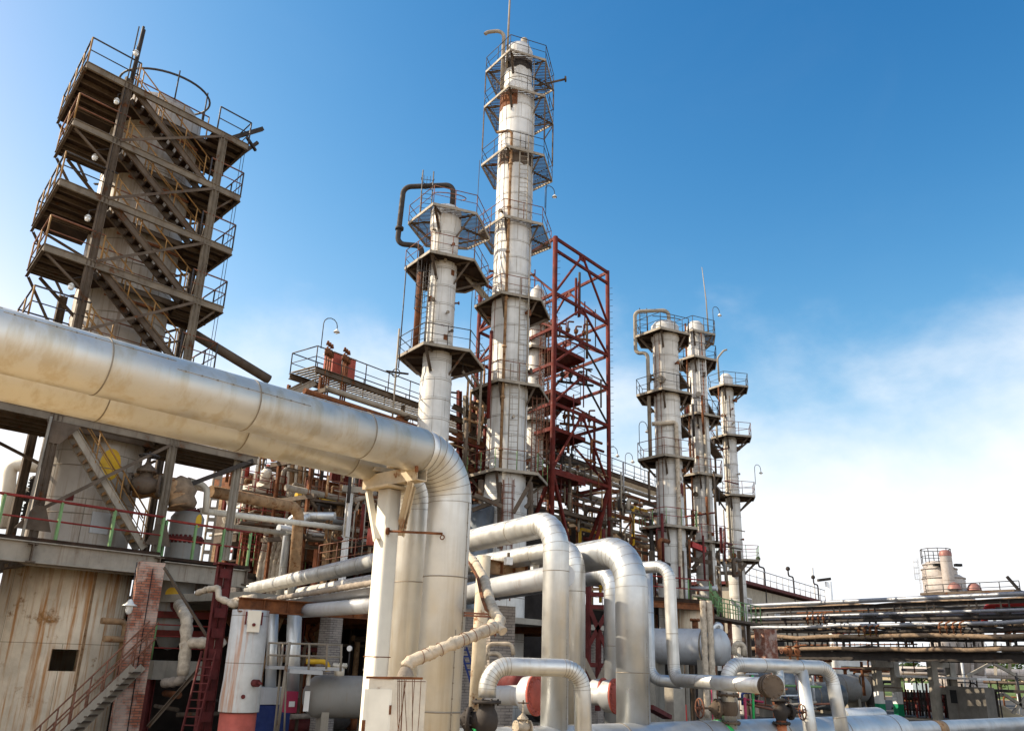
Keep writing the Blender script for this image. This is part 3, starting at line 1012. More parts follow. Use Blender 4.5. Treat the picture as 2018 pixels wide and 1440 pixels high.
# ================================================================ CENTRE PIPES
def leg_pipe(label, base, Yb, cx_, cy_, zleft_px, r, mat='aluminium', name='silver_pipe', fil=None, zb=0.9, seams=1.9, seg=32):
    """riser from the bottom up to a bend, then away along the rack"""
    c = at(cx_, cy_, Yb)
    e = PH(zleft_px[0], zleft_px[1], c.z)
    e = c + (e - c) * zleft_px[2]
    return pipe(name, label, [Vector((c.x, c.y, zb)), c, e], r, mat, fil=fil or r * 2.3, seams=seams, seg=seg, na=7, detail=True), c, e
leg_pipe('silver pipe arching left from the front riser, just right of the tall pipe pair', None, 17.6, 1097, 1028, (540, 1150, 1.5), 0.268, zb=1.9)
leg_pipe('silver riser half hidden behind the front arched pipe, bending left under it', None, 20.0, 1133, 1080, (520, 1180, 1.2), 0.245, zb=1.7)
leg_pipe('widest silver riser in the middle, bending left at its top, standing on the bottom pipe', None, 19.3, 1243, 1083, (560, 1195, 1.1), 0.36, mat='dull_aluminium', zb=1.9)
leg_pipe('slim dull riser behind the widest silver riser, bending left', None, 23.0, 1209, 1128, (700, 1215, 1.0), 0.26, mat='dull_aluminium', zb=0.6)
# two pipes that drop and run right above the valves
z6 = at(1420, 1343, 20.5).z
p = at(1318, 1115, 22.5); lowc = Vector((p.x + 0.05, p.y, z6 - 0.02))
pl_ = PH(1100, 1128, p.z)
end6 = PH(1516, 1351, z6)
pipe('silver_pipe', 'slim silver pipe dropping from a swan-neck and running level to a rusty flange', [p + (pl_ - p) * 1.0, p, lowc, end6], 0.155, 'aluminium', fil=0.36, seams=2.2, seg=24)
p5 = at(1275, 1130, 23.6); q5 = at(1281, 1338, 23.6)
pipe('silver_pipe', 'thin silver pipe between the widest riser and the swan-neck pipe, turning right at its foot', [p5 + Z * 0.3 - D(0) * 0, Vector((q5.x, q5.y, q5.z)), Vector((lowc.x + 0.3, lowc.y + 0.6, q5.z - 0.05))], 0.15, 'dull_aluminium', fil=0.35, seams=2.2, seg=20)
m = MB()
fd6 = (end6 - lowc).normalized()
for k in (-0.05, 0.05, 0.15): flange(m, end6 + fd6 * k, fd6, 0.215, 0.06, 10)
tag(m.build('flange', 'old_steel'), 'rusty bolted flange stack closing the level silver pipe', 'flange')

# bottom pipe and its reducer
bp0, bp1 = Vector((-4.0, 13.4, 1.6)), Vector((11.3, 26.15, 1.62))
bd = (bp1 - bp0).normalized()
t = thing('header_pipe', 'fat pale blue-grey header pipe along the bottom with a green painted stripe and a reducer', 'pipe', bp0)
m = MB()
m.tube([bp0 + (bp1 - bp0) * (k / 12) for k in range(13)] + [bp1 + bd * 0.25, bp1 + bd * 0.55, bp1 + bd * 12], [0.46] * 13 + [0.40, 0.26, 0.245], seg=36)
hj = m
gp = bp0.lerp(bp1, 0.585)
MB().band(gp, bd, 0.462, 0.14, 0.004, 36).build('stripe', 'bright_green', t)
m = MB()
for f in (0.12, 0.27, 0.42, 0.55, 0.70, 0.84, 0.97): m.band(bp0.lerp(bp1, f), bd, 0.46, 0.03, 0.006, 36)
hj.add(m, 1); hj.build('jacket', ('dull_aluminium', 'seam_metal'), t)
MB().band(bp1 + bd * 2.5, bd, 0.255, 0.55, 0.004, 30).build('rust_patch', 'pale_rust', t)
# behind it a second, lower blue-green pipe end
simple_pipe('capped_pipe', 'pale green-blue pipe end with a rounded cap behind the header pipe', [at(1660, 1410, 30), at(1730, 1407, 31.5), at(1736, 1410, 31.6)], 0.24, 'dull_aluminium', seg=20)

# loop on the left of the risers
zl = at(1050, 1311, 15.2).z
la, lb = at(962, 1311, 15.0), at(1146, 1311, 15.6)
lb.z = la.z
pipe('loop_pipe', 'shiny silver pipe loop rising from the dark valve, in front of the risers', [Vector((la.x, la.y, 2.62)), la, lb, Vector((lb.x + 0.06, lb.y, 1.2))], 0.148, 'aluminium', fil=0.36, seams=0, seg=28, na=9)
valve('large dark brown valve under the shiny pipe loop, handwheel turned left', Vector((la.x, la.y, 2.27)), Z, Vector((-1, 0.15, 0)), 0.135, 'dark_steel', 'rusty_rail', stem=0.8)
simple_pipe('stub_pipe', 'short orange primed stub between the dark valve and the header pipe', [Vector((la.x, la.y, 1.4)), Vector((la.x, la.y, 2.0))], 0.125, 'orange_primer', seg=18)
# rusty pole with a green foot
q = at(946, 1240, 15.8)
t = thing('pole', 'rust-stained cream pipe pole with a green foot behind the tall silver legs', 'pole', (q.x, q.y, 0))
MB().tube([Vector((q.x - 0.02, q.y, 2.25)), Vector((q.x + 0.02, q.y, 5.0))], 0.125, seg=18).build('shaft', 'rusty_cream', t)
MB().tube([Vector((q.x - 0.02, q.y, 1.0)), Vector((q.x - 0.02, q.y, 2.25))], 0.13, seg=18).build('foot', 'bright_green', t)
# small hand valve
valve('small cream valve with an upright handwheel on the header pipe', at(1030, 1432, 15.4), D(60), Z, 0.062, 'bandage', 'old_steel', stem=2.2)

# loop on the right
la = at(1432, 1308, 20.8); lz = la.z
lb = PH(1640, 1322, lz); 
lb = PV(1636, 1320, la, D(58)); lb.z = lz
pipe('loop_pipe', 'cream silver pipe loop with two splayed legs in front of the pipe rack', [Vector((la.x, la.y, 1.9)), la, lb, Vector((lb.x + 0.15, lb.y - 0.3, 1.0))], 0.165, 'aluminium', fil=0.4, seams=1.3, seg=28, na=9)
mid_ = la.lerp(lb, 0.70)
simple_pipe('branch_pipe', 'silver pipe leg dropping from under the right loop', [mid_ - Z * 0.08, Vector((mid_.x + 0.08, mid_.y - 0.3, 1.0))], 0.16, 'aluminium', seg=22)
br = la.lerp(lb, 0.47)
simple_pipe('branch_pipe', 'short silver branch from the loop down to the rusty valve', [br - Z * 0.08, Vector((br.x, br.y, 2.62))], 0.14, 'aluminium', seg=22)
simple_pipe('link_pipe', 'short silver link from the rusty flange stack into the branch under the right loop', [end6 - fd6 * 0.1, end6 + fd6 * 0.22, Vector((br.x, br.y, end6.z + 0.05))], 0.15, 'aluminium', seg=20)
valve('rusty olive valve right under the loop start, handwheel facing left', Vector((la.x, la.y, 2.32)), Z, Vector((-1, -0.25, 0)), 0.14, 'old_steel', 'rusty_rail', stem=1.3)
valve('rusty valve under the short branch of the right loop', Vector((br.x, br.y, 2.25)), Z, Vector((1, 0.2, 0)), 0.12, 'dark_steel', 'rusty_rail', stem=0.8)
for nm, q in (('orange primed stub under the olive valve on the header pipe', la), ('orange primed stub under the valve of the short branch', br)):
    simple_pipe('stub_pipe', nm, [Vector((q.x, q.y, 1.5)), Vector((q.x, q.y, 2.06))], 0.12, 'orange_primer', seg=18)
tp = la.lerp(lb, 0.60)
for k, nm in ((0, 'small rusty valve on top of the right loop, its handwheel facing left'), (1, 'small rusty valve standing second on top of the right loop')):
    valve(nm, tp + Vector((0.22 * k, 0.1 * k, 0.36)), Z, Vector((-1, -0.2, 0)) if k == 0 else Z, 0.05, 'rust', 'rusty_rail', stem=0.5)
MB_ = MB()
for k in (0, 1): MB_.cyl(tp + Vector((0.22 * k, 0.1 * k, 0.14)), tp + Vector((0.22 * k, 0.1 * k, 0.28)), 0.03, seg=8)
MB_.beam(tp + Vector((0, 0, 0.27)), tp + Vector((0.22, 0.1, 0.27)), 0.03)
tag(MB_.build('double_nipple', 'rust'), 'rusty double nipple carrying the two small valves on the loop', 'fitting')

# red blind flanges and the maroon motor drum
for (x, y, Y, r, nm) in ((1056, 1369, 18.6, 0.40, 'red dished flange cover left of the front riser'), (1213, 1371, 20.5, 0.38, 'red dished flange cover beside the widest riser'), (1190, 1362, 20.9, 0.30, 'smaller maroon flange just behind the red cover of the widest riser')):
    c = at(x, y, Y); ax = Vector((0.86, -0.50, 0.05)).normalized()
    t = thing('flange_cover', nm, 'flange', c, 'red flange covers')
    mb = MB()
    mb.lathe(c, [(0.0, 0.10), (r * 0.45, 0.09), (r * 0.72, 0.05), (r * 0.80, 0.02)], 28, ax)
    mb.build('dish', 'maroon_paint' if r < 0.35 else 'red_base', t)
    mb = MB(); flange(mb, c, ax, r, 0.05, 16); mb.build('rim', 'red_base', t)
    mb = MB().lathe(c, [(r * 0.95, -0.04), (r * 0.9, -0.25), (r * 0.5, -0.4), (r * 0.48, -1.1), (0, -1.1)], 24, ax)
    mb.build('barrel', 'grey_pipe', t)
c = at(1008, 1345, 19.5)
t = thing('motor', 'maroon motor drum with a yellow plate behind the shiny pipe loop', 'motor', c)
ax = Vector((0.5, -0.86, 0))
MB().lathe(c, [(0, 0.5), (0.2, 0.49), (0.27, 0.42), (0.27, -0.5), (0, -0.5)], 26, ax).build('drum', 'maroon_paint', t)
MB().box(c + ax * 0.5 + Vector((0.1, 0.04, -0.08)), ax.cross(Z), ax, Z, 0.1, 0.02, 0.1).build('plate', 'yellow_paint', t)
MB().box(c + Vector((0.2, 0, -0.36)), ax, ax.cross(Z), Z, 1.6, 0.5, 0.12).build('base_frame', 'grey_pipe', t)

# level pipes carried left of the post, under the arched pipes
def rack_line(label, pts, r, mat, name='rack_pipe', seg=16, **k):
    return simple_pipe(name, label, pts, r, mat, seg=seg, group=k.get('group'))
zq = at(735, 1163, 20).z
rack_line('grey pipe below the arched pipes with sunlit patches, left of the cream post', [PH(520, 1192, zq), PH(735, 1160, zq), PH(760, 1156, zq)], 0.16, 'grey_pipe')
zq = at(735, 1150, 19).z
q0, q1 = PH(515, 1184, zq), PH(745, 1146, zq)
t = thing('bandaged_pipe', 'thin brown bandaged pipe running up to the cream post under the grey pipe', 'pipe', q0)
wrapped([q0, q1], 0.07, seg=10, step=0.15).build('lagging', 'dirty_bandage', t)
zq = at(735, 1195, 20).z
rack_line('lowest grey pipe left of the cream post, sunlit at its right end', [PH(600, 1203, zq), PH(760, 1190, zq)], 0.17, 'grey_pipe')
zq = at(960, 1155, 21).z
rack_line('grey pipe with a sunlit top passing behind the rusty pole', [PH(900, 1170, zq), PH(1112, 1133, zq)], 0.24, 'grey_pipe', seg=24)
# rusty cross beams
for (x0, y0, x1, y1, Y0, Y1, lb_) in ((470, 1190, 735, 1222, 21.6, 24.0, 'rusty I-beam under the pipes left of the cream post'), (934, 1112, 1080, 1147, 21.5, 23.5, 'rusty I-beam under the arched pipes right of the tall legs')):
    a, b = at(x0, y0, Y0), at(x1, y1, Y1)
    b.z = a.z
    t = thing('cross_beam', lb_, 'beam', a)
    MB().ibeam(a, b, 0.22, 0.34, 0.025).build('girder', 'rust' if x0 < 600 else 'pale_rust', t)
    m = MB()
    for k in range(1, 6):
        q = a.lerp(b, k / 6)
        m.beam(q - Z * 0.14, q + Z * 0.14, 0.2, 0.012, up=(b - a))
    m.build('stiffener', 'rust', t, split=True)
for k, (x, y, Y) in enumerate(((1002, 1105, 21.0), (1054, 1117, 21.6))):
    c = at(x, y, Y)
    t = thing('junction_box', ('left' if k == 0 else 'right') + ' one of two small white square pads under the arched pipes', 'box', c)
    MB().box(c, D(60), D(-30), Z, 0.18, 0.12, 0.18).build('body', 'white_paint', t)
    MB().beam(c + Z * 0.09, c + Z * 0.2, 0.05).build('bracket', 'old_steel', t)
# ================================================================ COLUMNS
def zcol(py, px, c):
    """height of the image row on the vertical through c"""
    return PV(px, py, Vector((c[0], c[1], 0)), (1, 0, 0)).z
def column(label, c, prof, levels, s=1.0, grate=(), green=(), col_r=1.0, mats='cladding', rails=None, drop=1.3, poly=None, seg=40):
    root = thing('distillation_column', label, 'column', (c[0], c[1], 0), 'clad distillation columns')
    sh = MB().lathe((c[0], c[1], 0), prof, seg)
    hb = MB()
    z = prof[0][1] + 2
    while z < prof[-1][1] - 1:
        r = [p[0] for p in prof if p[1] <= z][-1]
        hb.ring((c[0], c[1], z), Z, r + 0.004, 0.013, 32, 5)
        z += 1.05
    for q in range(9):
        an = random.uniform(PI * 0.95, PI * 2.0); zz = random.uniform(levels[0], levels[-1] - 1); r = [p[0] for p in prof if p[1] <= zz][-1]
        dr_ = Vector((math.cos(an), math.sin(an), 0)); p_ = Vector((c[0], c[1], zz)) + dr_ * (r - 0.05); rr_ = random.choice((0.05, 0.07, 0.11))
        nb = MB().cyl(p_, p_ + dr_ * 0.28, rr_, seg=8); nb.cyl(p_ + dr_ * 0.24, p_ + dr_ * 0.3, rr_ * 1.8, seg=10)
        nb.build('nozzle', random.choice(('rust', 'old_steel', 'pale_steel')), root)
    for q in range(2):
        an = random.uniform(PI * 1.1, PI * 1.9); r = prof[0][0] + 0.04
        MB().tube([Vector((c[0] + r * math.cos(an), c[1] + r * math.sin(an), levels[0])), Vector((c[0] + r * math.cos(an), c[1] + r * math.sin(an), levels[-1]))], random.choice((0.02, 0.035)), seg=6).build('conduit', random.choice(('rust', 'dark_rail', 'pale_steel')), root)
    sh.add(hb, 1); sh.build('shell', (mats, 'seam_metal'), root)
    for i, z in enumerate(levels):
        platform(root, c, z, s, poly, rails[i] if rails else ('rusty_rail' if i % 2 else 'dark_rail'), grate=i in grate, rcol=col_r, drop=drop,
                 postmat='green_paint' if i in green else None)
    return root
# tall column
tcx = (-0.17, 45.0)
tl = [zcol(935, 998, tcx), zcol(765, 1008, tcx), zcol(598, 1012, tcx), zcol(452, 1016, tcx), zcol(318, 1018, tcx), zcol(203, 1020, tcx), zcol(133, 1022, tcx)]
ztop = zcol(118, 1022, tcx)
tall = column('tallest pale clad column, ringed by seven platforms', tcx,
    [(1.2, 0), (1.2, tl[0] - 1.2), (1.1, tl[0] - 1.0), (1.1, tl[5] + 0.6), (0.88, tl[5] + 1.2), (0.88, ztop + 0.5), (0.7, ztop + 0.9), (0.3, ztop + 1.1), (0, ztop + 1.12)],
    tl, grate=(3, 4, 5, 6), green=(0,), col_r=1.1, rails=['rusty_rail', 'rusty_rail', 'rusty_rail', 'rusty_rail', 'dark_rail', 'dark_rail', 'dark_rail'])
# side screens and hatch nets below the upper platforms
m = MB()
for z0, z1 in ((tl[5], tl[6]), (tl[4], tl[5])):
    for p in (HEX[3], HEX[2]):
        m.beam(Vector((tcx[0] + p[0], tcx[1] + p[1], z0 + 1.0)), Vector((tcx[0] + p[0], tcx[1] + p[1], z1 - 0.1)), 0.07)
    m.beam(Vector((tcx[0] + HEX[2][0], tcx[1] + HEX[2][1], z0 + 1.05)), Vector((tcx[0] + HEX[3][0], tcx[1] + HEX[3][1], z1 - 0.2)), 0.05)
    m.beam(Vector((tcx[0] + HEX[0][0], tcx[1] + HEX[0][1], z0 + 1.0)), Vector((tcx[0] + HEX[0][0], tcx[1] + HEX[0][1], z1 - 0.1)), 0.06)
m.build('hanger', 'old_steel', tall, split=True)
def rustpatch(z0, z1, r, c, a0, a1, mat, parent):
    mb = MB()
    n = 10
    for i in range(n):
        for zz in (z0, z1):
            a = a0 + (a1 - a0) * i / (n - 1)
            jz = random.uniform(-0.12, 0.12)
            mb.v.append(Vector((c[0] + r * math.cos(a), c[1] + r * math.sin(a), zz + jz)))
    for i in range(n - 1):
        mb.face((2 * i, 2 * i + 2, 2 * i + 3, 2 * i + 1), [(0, 0), (1, 0), (1, 1), (0, 1)], True)
    mb.build('bare_patch', mat, parent)
rustpatch(tl[5] - 0.9, tl[5] + 0.3, 1.115, tcx, PI * 1.05, PI * 1.5, 'rust', tall)
rustpatch(tl[4] - 0.8, tl[4] + 0.2, 1.115, tcx, PI * 1.15, PI * 1.9, 'old_steel', tall)
rustpatch(tl[6] - 0.6, tl[6] + 0.2, 0.9, tcx, PI * 1.05, PI * 1.9, 'dark_steel', tall)
# brown downcomer pipe along the front
fx_ = (tcx[0] - 0.28, tcx[1] - 1.32)
m = MB().tube([Vector((fx_[0], fx_[1], tl[0])), Vector((fx_[0], fx_[1], tl[4] + 1.3)), Vector((fx_[0] - 0.9, fx_[1] + 0.2, tl[4] + 1.25))], 0.085, seg=10, fil=0.25)
z = tl[0] + 1
while z < tl[4]:
    m.cyl(Vector((fx_[0], fx_[1], z)), Vector((fx_[0], fx_[1], z + 0.12)), 0.13, seg=10)
    z += 2.9
m.build('downcomer', 'pale_rust', tall)
for a, bz, side in ((tl[1], tl[2] + 1.0, 0.75), (tl[3], tl[4] + 1.0, 0.5), (tl[0], tl[1] + 1, 0.35)):
    ladder(tall, (tcx[0] + side, tcx[1] - 1.3, a), bz, (1, 0.1, 0), (0, -1, 0), cage=False)
ladder(tall, (tcx[0] + 1.5, tcx[1] + 0.3, tl[0]), tl[1] - 0.4, (0.5, 0.85, 0), (0.85, -0.5, 0), cage=True, mat='rusty_rail')
# vent bend, mast
m = MB()
vz = tl[6]
m.tube([Vector((tcx[0] - 1.0, tcx[1] - 0.9, tl[5] + 0.3)), Vector((tcx[0] - 1.0, tcx[1] - 0.9, vz + 2.1)), Vector((tcx[0] - 2.1, tcx[1] - 0.9, vz + 1.9)), Vector((tcx[0] - 2.2, tcx[1] - 0.9, vz + 1.75))], 0.12, seg=10, fil=0.5)
m.build('vent_bend', 'pale_steel', tall)
m = MB().tube([Vector((tcx[0] - 0.75, tcx[1] - 0.6, vz - 0.5)), Vector((tcx[0] - 0.72, tcx[1] - 0.6, vz + 4.5)), Vector((tcx[0] - 0.70, tcx[1] - 0.6, vz + 9.5))], [0.075, 0.06, 0.03], seg=8)
m.build('mast', 'pale_steel', tall)
m = MB().tube([Vector((tcx[0] + 1.2, tcx[1] + 0.2, tl[5] + 1.5)), Vector((tcx[0] + 3.0, tcx[1] - 0.2, tl[5] + 1.75))], 0.07, seg=8)
m.cyl(Vector((tcx[0] + 2.96, tcx[1] - 0.2, tl[5] + 1.75)), Vector((tcx[0] + 3.04, tcx[1] - 0.2, tl[5] + 1.76)), 0.2, seg=10)
m.build('nozzle', 'old_steel', tall)
m = MB().cyl(Vector((tcx[0] + 0.3, tcx[1], ztop + 0.9)), Vector((tcx[0] + 0.3, tcx[1], ztop + 1.6)), 0.22, seg=12)
m.build('top_nozzle', 'pale_steel', tall)
for (dx, z0, z1) in ((-2.25, tl[3] - 3, tl[4]), (-2.3, tl[1] - 3, tl[3]), (1.9, tl[3] + 1.0, tl[4] - 0.6)):
    MB().tube([Vector((tcx[0] + dx, tcx[1], z0)), Vector((tcx[0] + dx + 0.05, tcx[1], z1))], 0.02, seg=5).build('hanging_wire', 'dark_rail', tall)

# short column left of it
scx = (-3.93, 42.0)
sl_ = [zcol(697, 862, scx), zcol(522, 875, scx), zcol(432, 884, scx)]
st = zcol(412, 884, scx)
short = column('short clad column with a looping overhead vapour pipe, left of the tallest column', scx,
    [(0.82, 0), (0.82, sl_[0] - 1.5), (0.76, sl_[0] - 1.2), (0.76, st - 1.7), (0.86, st - 1.3), (0.86, st - 0.35), (0.78, st - 0.1), (0.4, st + 0.1), (0, st + 0.12)],
    sl_, s=1.02, grate=(2,), green=(), col_r=0.78, rails=['dark_rail', 'rusty_rail', 'rusty_rail'])
zt = sl_[2]
m = MB().tube([Vector((scx[0] + 0.3, scx[1], st)), Vector((scx[0] + 0.3, scx[1], st + 1.55)), Vector((scx[0] - 2.55, scx[1] + 0.3, st + 1.5)), Vector((scx[0] - 2.65, scx[1] + 0.3, sl_[1] + 1.35)), Vector((scx[0] - 1.25, scx[1] + 0.2, sl_[1] + 1.2)), Vector((scx[0] - 1.2, scx[1] - 0.1, sl_[0] + 0.2))], 0.15, seg=12, fil=0.45)
m.cyl(Vector((scx[0] - 2.6, scx[1] + 0.3, zt - 0.6)), Vector((scx[0] - 2.6, scx[1] + 0.3, zt - 0.45)), 0.24, seg=12)
m.build('vapour_pipe', 'dark_steel', short)
MB().tube([Vector((scx[0] - 1.19, scx[1] - 0.1, sl_[0] + 0.1)), Vector((scx[0] - 1.21, scx[1] - 0.12, sl_[1] - 0.6))], 0.165, seg=12).build('rusty_riser', 'rust', short)
ladder(short, (scx[0] - 1.1, scx[1] - 0.6, zt), zcol(348, 850, scx), (1, 0.2, 0), (-0.2, 1, 0), cage=True, mat='dark_rail', width=0.6)
ladder(short, (scx[0] - 0.8, scx[1] - 0.55, sl_[0]), sl_[1] - 0.1, (0.7, -0.7, 0), (-0.7, -0.7, 0), cage=True, mat='dark_rail')
m = MB().ring((scx[0] + 0.1, scx[1], st + 0.8), Vector((0.1, -0.35, 1)), 0.95, 0.03, 24, 5, 0, PI * 1.2)
m.build('guard_ring', 'rusty_rail', short)
MB().tube([Vector((scx[0] - 1.95, scx[1] - 0.4, sl_[0] - 1)), Vector((scx[0] - 1.95, scx[1] - 0.4, sl_[1] - 0.3))], 0.035, seg=6).build('drain_pipe', 'dark_rail', short)
m = MB()
a, b = Vector((scx[0] + 1.2, scx[1] + 1.2, sl_[1] - 0.1)), Vector((tcx[0] - 1.6, tcx[1] - 0.5, tl[2] + 0.1))
m.beam(a, b, 0.08, 0.16); m.beam(a + Vector((0.5, 0.7, 0)), b + Vector((0.5, 0.7, 0)), 0.08, 0.16)
m.quadplate([a, b, b + Vector((0.5, 0.7, 0)), a + Vector((0.5, 0.7, 0))], 0.04)
wk = m.build('link_walkway', 'pale_steel', short)
railing(wk, [a, b], 'dark_rail'); railing(wk, [a + Vector((0.5, 0.7, 0)), b + Vector((0.5, 0.7, 0))], 'dark_rail')
a, b = Vector((scx[0] + 1.3, scx[1] + 1.0, sl_[0] - 0.6)), Vector((tcx[0] - 1.9, tcx[1] - 0.3, tl[1] - 0.1))
m = MB().beam(a, b, 0.08, 0.16).beam(a + Vector((0.5, 0.7, 0)), b + Vector((0.5, 0.7, 0)), 0.08, 0.16)
wk = m.build('link_walkway', 'pale_steel', short)
railing(wk, [a, b], 'dark_rail')
for (zz, a) in ((sl_[0] + 0.7, -1.0), (sl_[0] + 2.9, -2.35), (sl_[1] - 0.7, -0.7)):
    p = Vector((scx[0] + 0.765 * math.cos(a), scx[1] + 0.765 * math.sin(a), zz))
    MB().box(p, Vector((-math.sin(a), math.cos(a), 0)), Vector((math.cos(a), math.sin(a), 0)), Z, 0.22, 0.05, 0.3).build('peep_hole', 'rust', short)

# right group of three
POLY2 = [(-2.0, 0.1), (-0.6, -1.7), (1.5, -0.7), (1.9, 1.5), (0.6, 2.4), (-1.3, 2.1)]
r1 = (10.4, 54.0)
L1 = [zcol(1040, 1325, r1), zcol(905, 1318, r1), zcol(778, 1311, r1), zcol(662, 1309, r1)]
t1 = zcol(640, 1309, r1)
col1 = column('right-hand clad column with a looping vapour pipe, stoutest of the three', r1,
    [(0.9, 4), (0.9, L1[0]), (0.86, L1[0] + 0.1), (0.86, t1 - 1.3), (0.95, t1 - 1.1), (0.95, t1 - 0.2), (0.7, t1 + 0.1), (0, t1 + 0.22)], L1, s=1.0, poly=POLY2, green=(0,), col_r=0.9,
    rails=['red_rail', 'rusty_rail', 'dark_rail', 'dark_rail'], drop=1.2)
m = MB().tube([Vector((r1[0] + 0.3, r1[1], t1)), Vector((r1[0] + 0.3, r1[1], t1 + 1.1)), Vector((r1[0] - 2.0, r1[1] + 0.2, t1 + 1.0)), Vector((r1[0] - 2.0, r1[1] + 0.2, L1[3] - 1.3)), Vector((r1[0] - 1.25, r1[1] - 0.2, L1[3] - 1.3)), Vector((r1[0] - 1.25, r1[1] - 0.3, L1[1] + 0.1))], 0.13, seg=10, fil=0.4)
m.build('vapour_pipe', 'pale_steel', col1)
ladder(col1, (r1[0] - 1.3, r1[1] + 0.9, L1[3]), L1[3] + 2.4, (1, 0, 0), (0, 1, 0), cage=True, mat='dark_rail')
wp = [Vector((r1[0] - 1.2, r1[1] - 0.9, L1[1] + 2.1)), Vector((r1[0] + 0.35, r1[1] - 1.0, L1[1] + 2.25)), Vector((r1[0] + 0.3, r1[1] - 1.05, 6.5))]
wrapped(wp, 0.14, seg=10, step=0.35, fil=0.2, jit=0.06).build('bandaged_riser', 'bandage', col1)
rustpatch(L1[0] + 2.0, L1[0] + 2.7, 0.875, r1, PI * 1.62, PI * 1.9, 'maroon_paint', col1)
m = MB().ring((r1[0] + 0.1, r1[1], t1 + 0.5), Vector((0.1, -0.35, 1)), 1.0, 0.03, 24, 5, 0, PI)
m.build('guard_ring', 'dark_rail', col1)
m = MB()
flange(m, Vector((r1[0] - 0.5, r1[1] - 0.85, L1[2] + 0.8)), Vector((-0.5, -0.85, 0)), 0.25, 0.3)
m.build('manhole', 'pale_steel', col1)

r2 = (13.9, 60.0)
L2 = [zcol(1068, 1388, r2), zcol(938, 1382, r2), zcol(822, 1376, r2), zcol(712, 1368, r2), zcol(662, 1366, r2)]
t2_ = zcol(645, 1366, r2)
col2 = column('middle one of the three right-hand columns, slimmer and carrying the lightning rod', r2,
    [(0.74, 3), (0.68, L2[0]), (0.68, t2_), (0.4, t2_ + 0.4), (0, t2_ + 0.45)], L2, s=0.88, poly=POLY2, col_r=0.7, rails=['red_rail', 'rusty_rail', 'dark_rail', 'dark_rail', 'dark_rail'], drop=1.1, grate=(4,))
MB().tube([Vector((r2[0] + 0.9, r2[1] - 0.3, t2_ - 0.5)), Vector((r2[0] + 0.85, r2[1] - 0.3, t2_ + 2.2)), Vector((r2[0] + 0.65, r2[1] - 0.3, zcol(530, 1386, r2))) ], [0.06, 0.045, 0.025], seg=7).build('lightning_rod', 'pale_steel', col2)
ladder(col2, (r2[0] + 0.2, r2[1] - 0.85, L2[2]), L2[3] + 0.6, (1, 0, 0), (0, -1, 0), mat='white_paint')
m = MB().tube([Vector((r2[0] - 0.85, r2[1] - 0.5, L2[0] - 2)), Vector((r2[0] - 0.87, r2[1] - 0.5, L2[4] + 0.8))], 0.07, seg=7)
m.build('riser', 'rust', col2)
m = MB().tube([Vector((r2[0] + 0.15, r2[1] - 0.9, L2[0] - 4)), Vector((r2[0] + 0.15, r2[1] - 0.9, L2[2] - 0.2))], 0.12, seg=8)
m.build('clad_riser', 'pale_steel', col2)

r3 = (18.15, 68.0)
L3 = [zcol(1103, 1446, r3), zcol(978, 1440, r3), zcol(862, 1436, r3), zcol(765, 1428, r3)]
t3 = zcol(745, 1426, r3)
col3 = column('thinnest of the three right-hand columns with a curved vent on top', r3,
    [(0.66, 0), (0.66, L3[0] - 1), (0.58, L3[0]), (0.56, t3), (0.3, t3 + 0.35), (0, t3 + 0.4)], L3, s=0.92, poly=[(-1.6, 0.1), (-0.6, -1.5), (1.7, -1.0), (2.1, 1.0), (0.8, 2.0), (-1.0, 1.8)], col_r=0.58, green=(0,), rails=['red_rail', 'rusty_rail', 'rusty_rail', 'dark_rail'], drop=1.2)
m = MB().tube([Vector((r3[0] - 0.7, r3[1] - 0.5, t3 - 0.5)), Vector((r3[0] - 0.75, r3[1] - 0.5, t3 + 1.6)), Vector((r3[0] - 0.2, r3[1] - 0.5, t3 + 2.3)), Vector((r3[0] + 0.1, r3[1] - 0.5, t3 + 2.4))], 0.08, seg=8, fil=0.5)
m.build('curved_vent', 'pale_steel', col3)
m = MB().tube([Vector((r3[0] - 0.5, r3[1] - 0.6, L3[0])), Vector((r3[0] - 0.5, r3[1] - 0.6, t3 - 1))], 0.10, seg=8)
m.build('riser', 'pale_steel', col3)
m = MB()
for (a, b, za) in ((r1, r2, L1[2] - 1.2), (r1, r2, L1[3] - 1.7), (r2, r3, L2[1] + 0.2), (r2, r3, L2[2] - 1.0), (r2, r3, L2[3] - 2.6)):
    p, q = Vector((a[0] + 0.6, a[1] + 0.8, za)), Vector((b[0] - 0.8, b[1] - 0.6, za - 0.2))
    m.quadplate([p, q, q + Vector((-0.5, 0.4, 0)), p + Vector((-0.5, 0.4, 0))], 0.08)
    for s_ in (0, 1):
        o_ = Vector((-0.5, 0.4, 0)) * s_
        m.beam(p + o_, q + o_, 0.08, 0.18)
        m.tube([p + o_ + Z * 1.0, q + o_ + Z * 1.0], 0.03, seg=5)
        for f in (0.1, 0.5, 0.9): m.tube([p.lerp(q, f) + o_, p.lerp(q, f) + o_ + Z], 0.025, seg=5)
m.build('link_walkway', 'old_steel', col2, split=True)

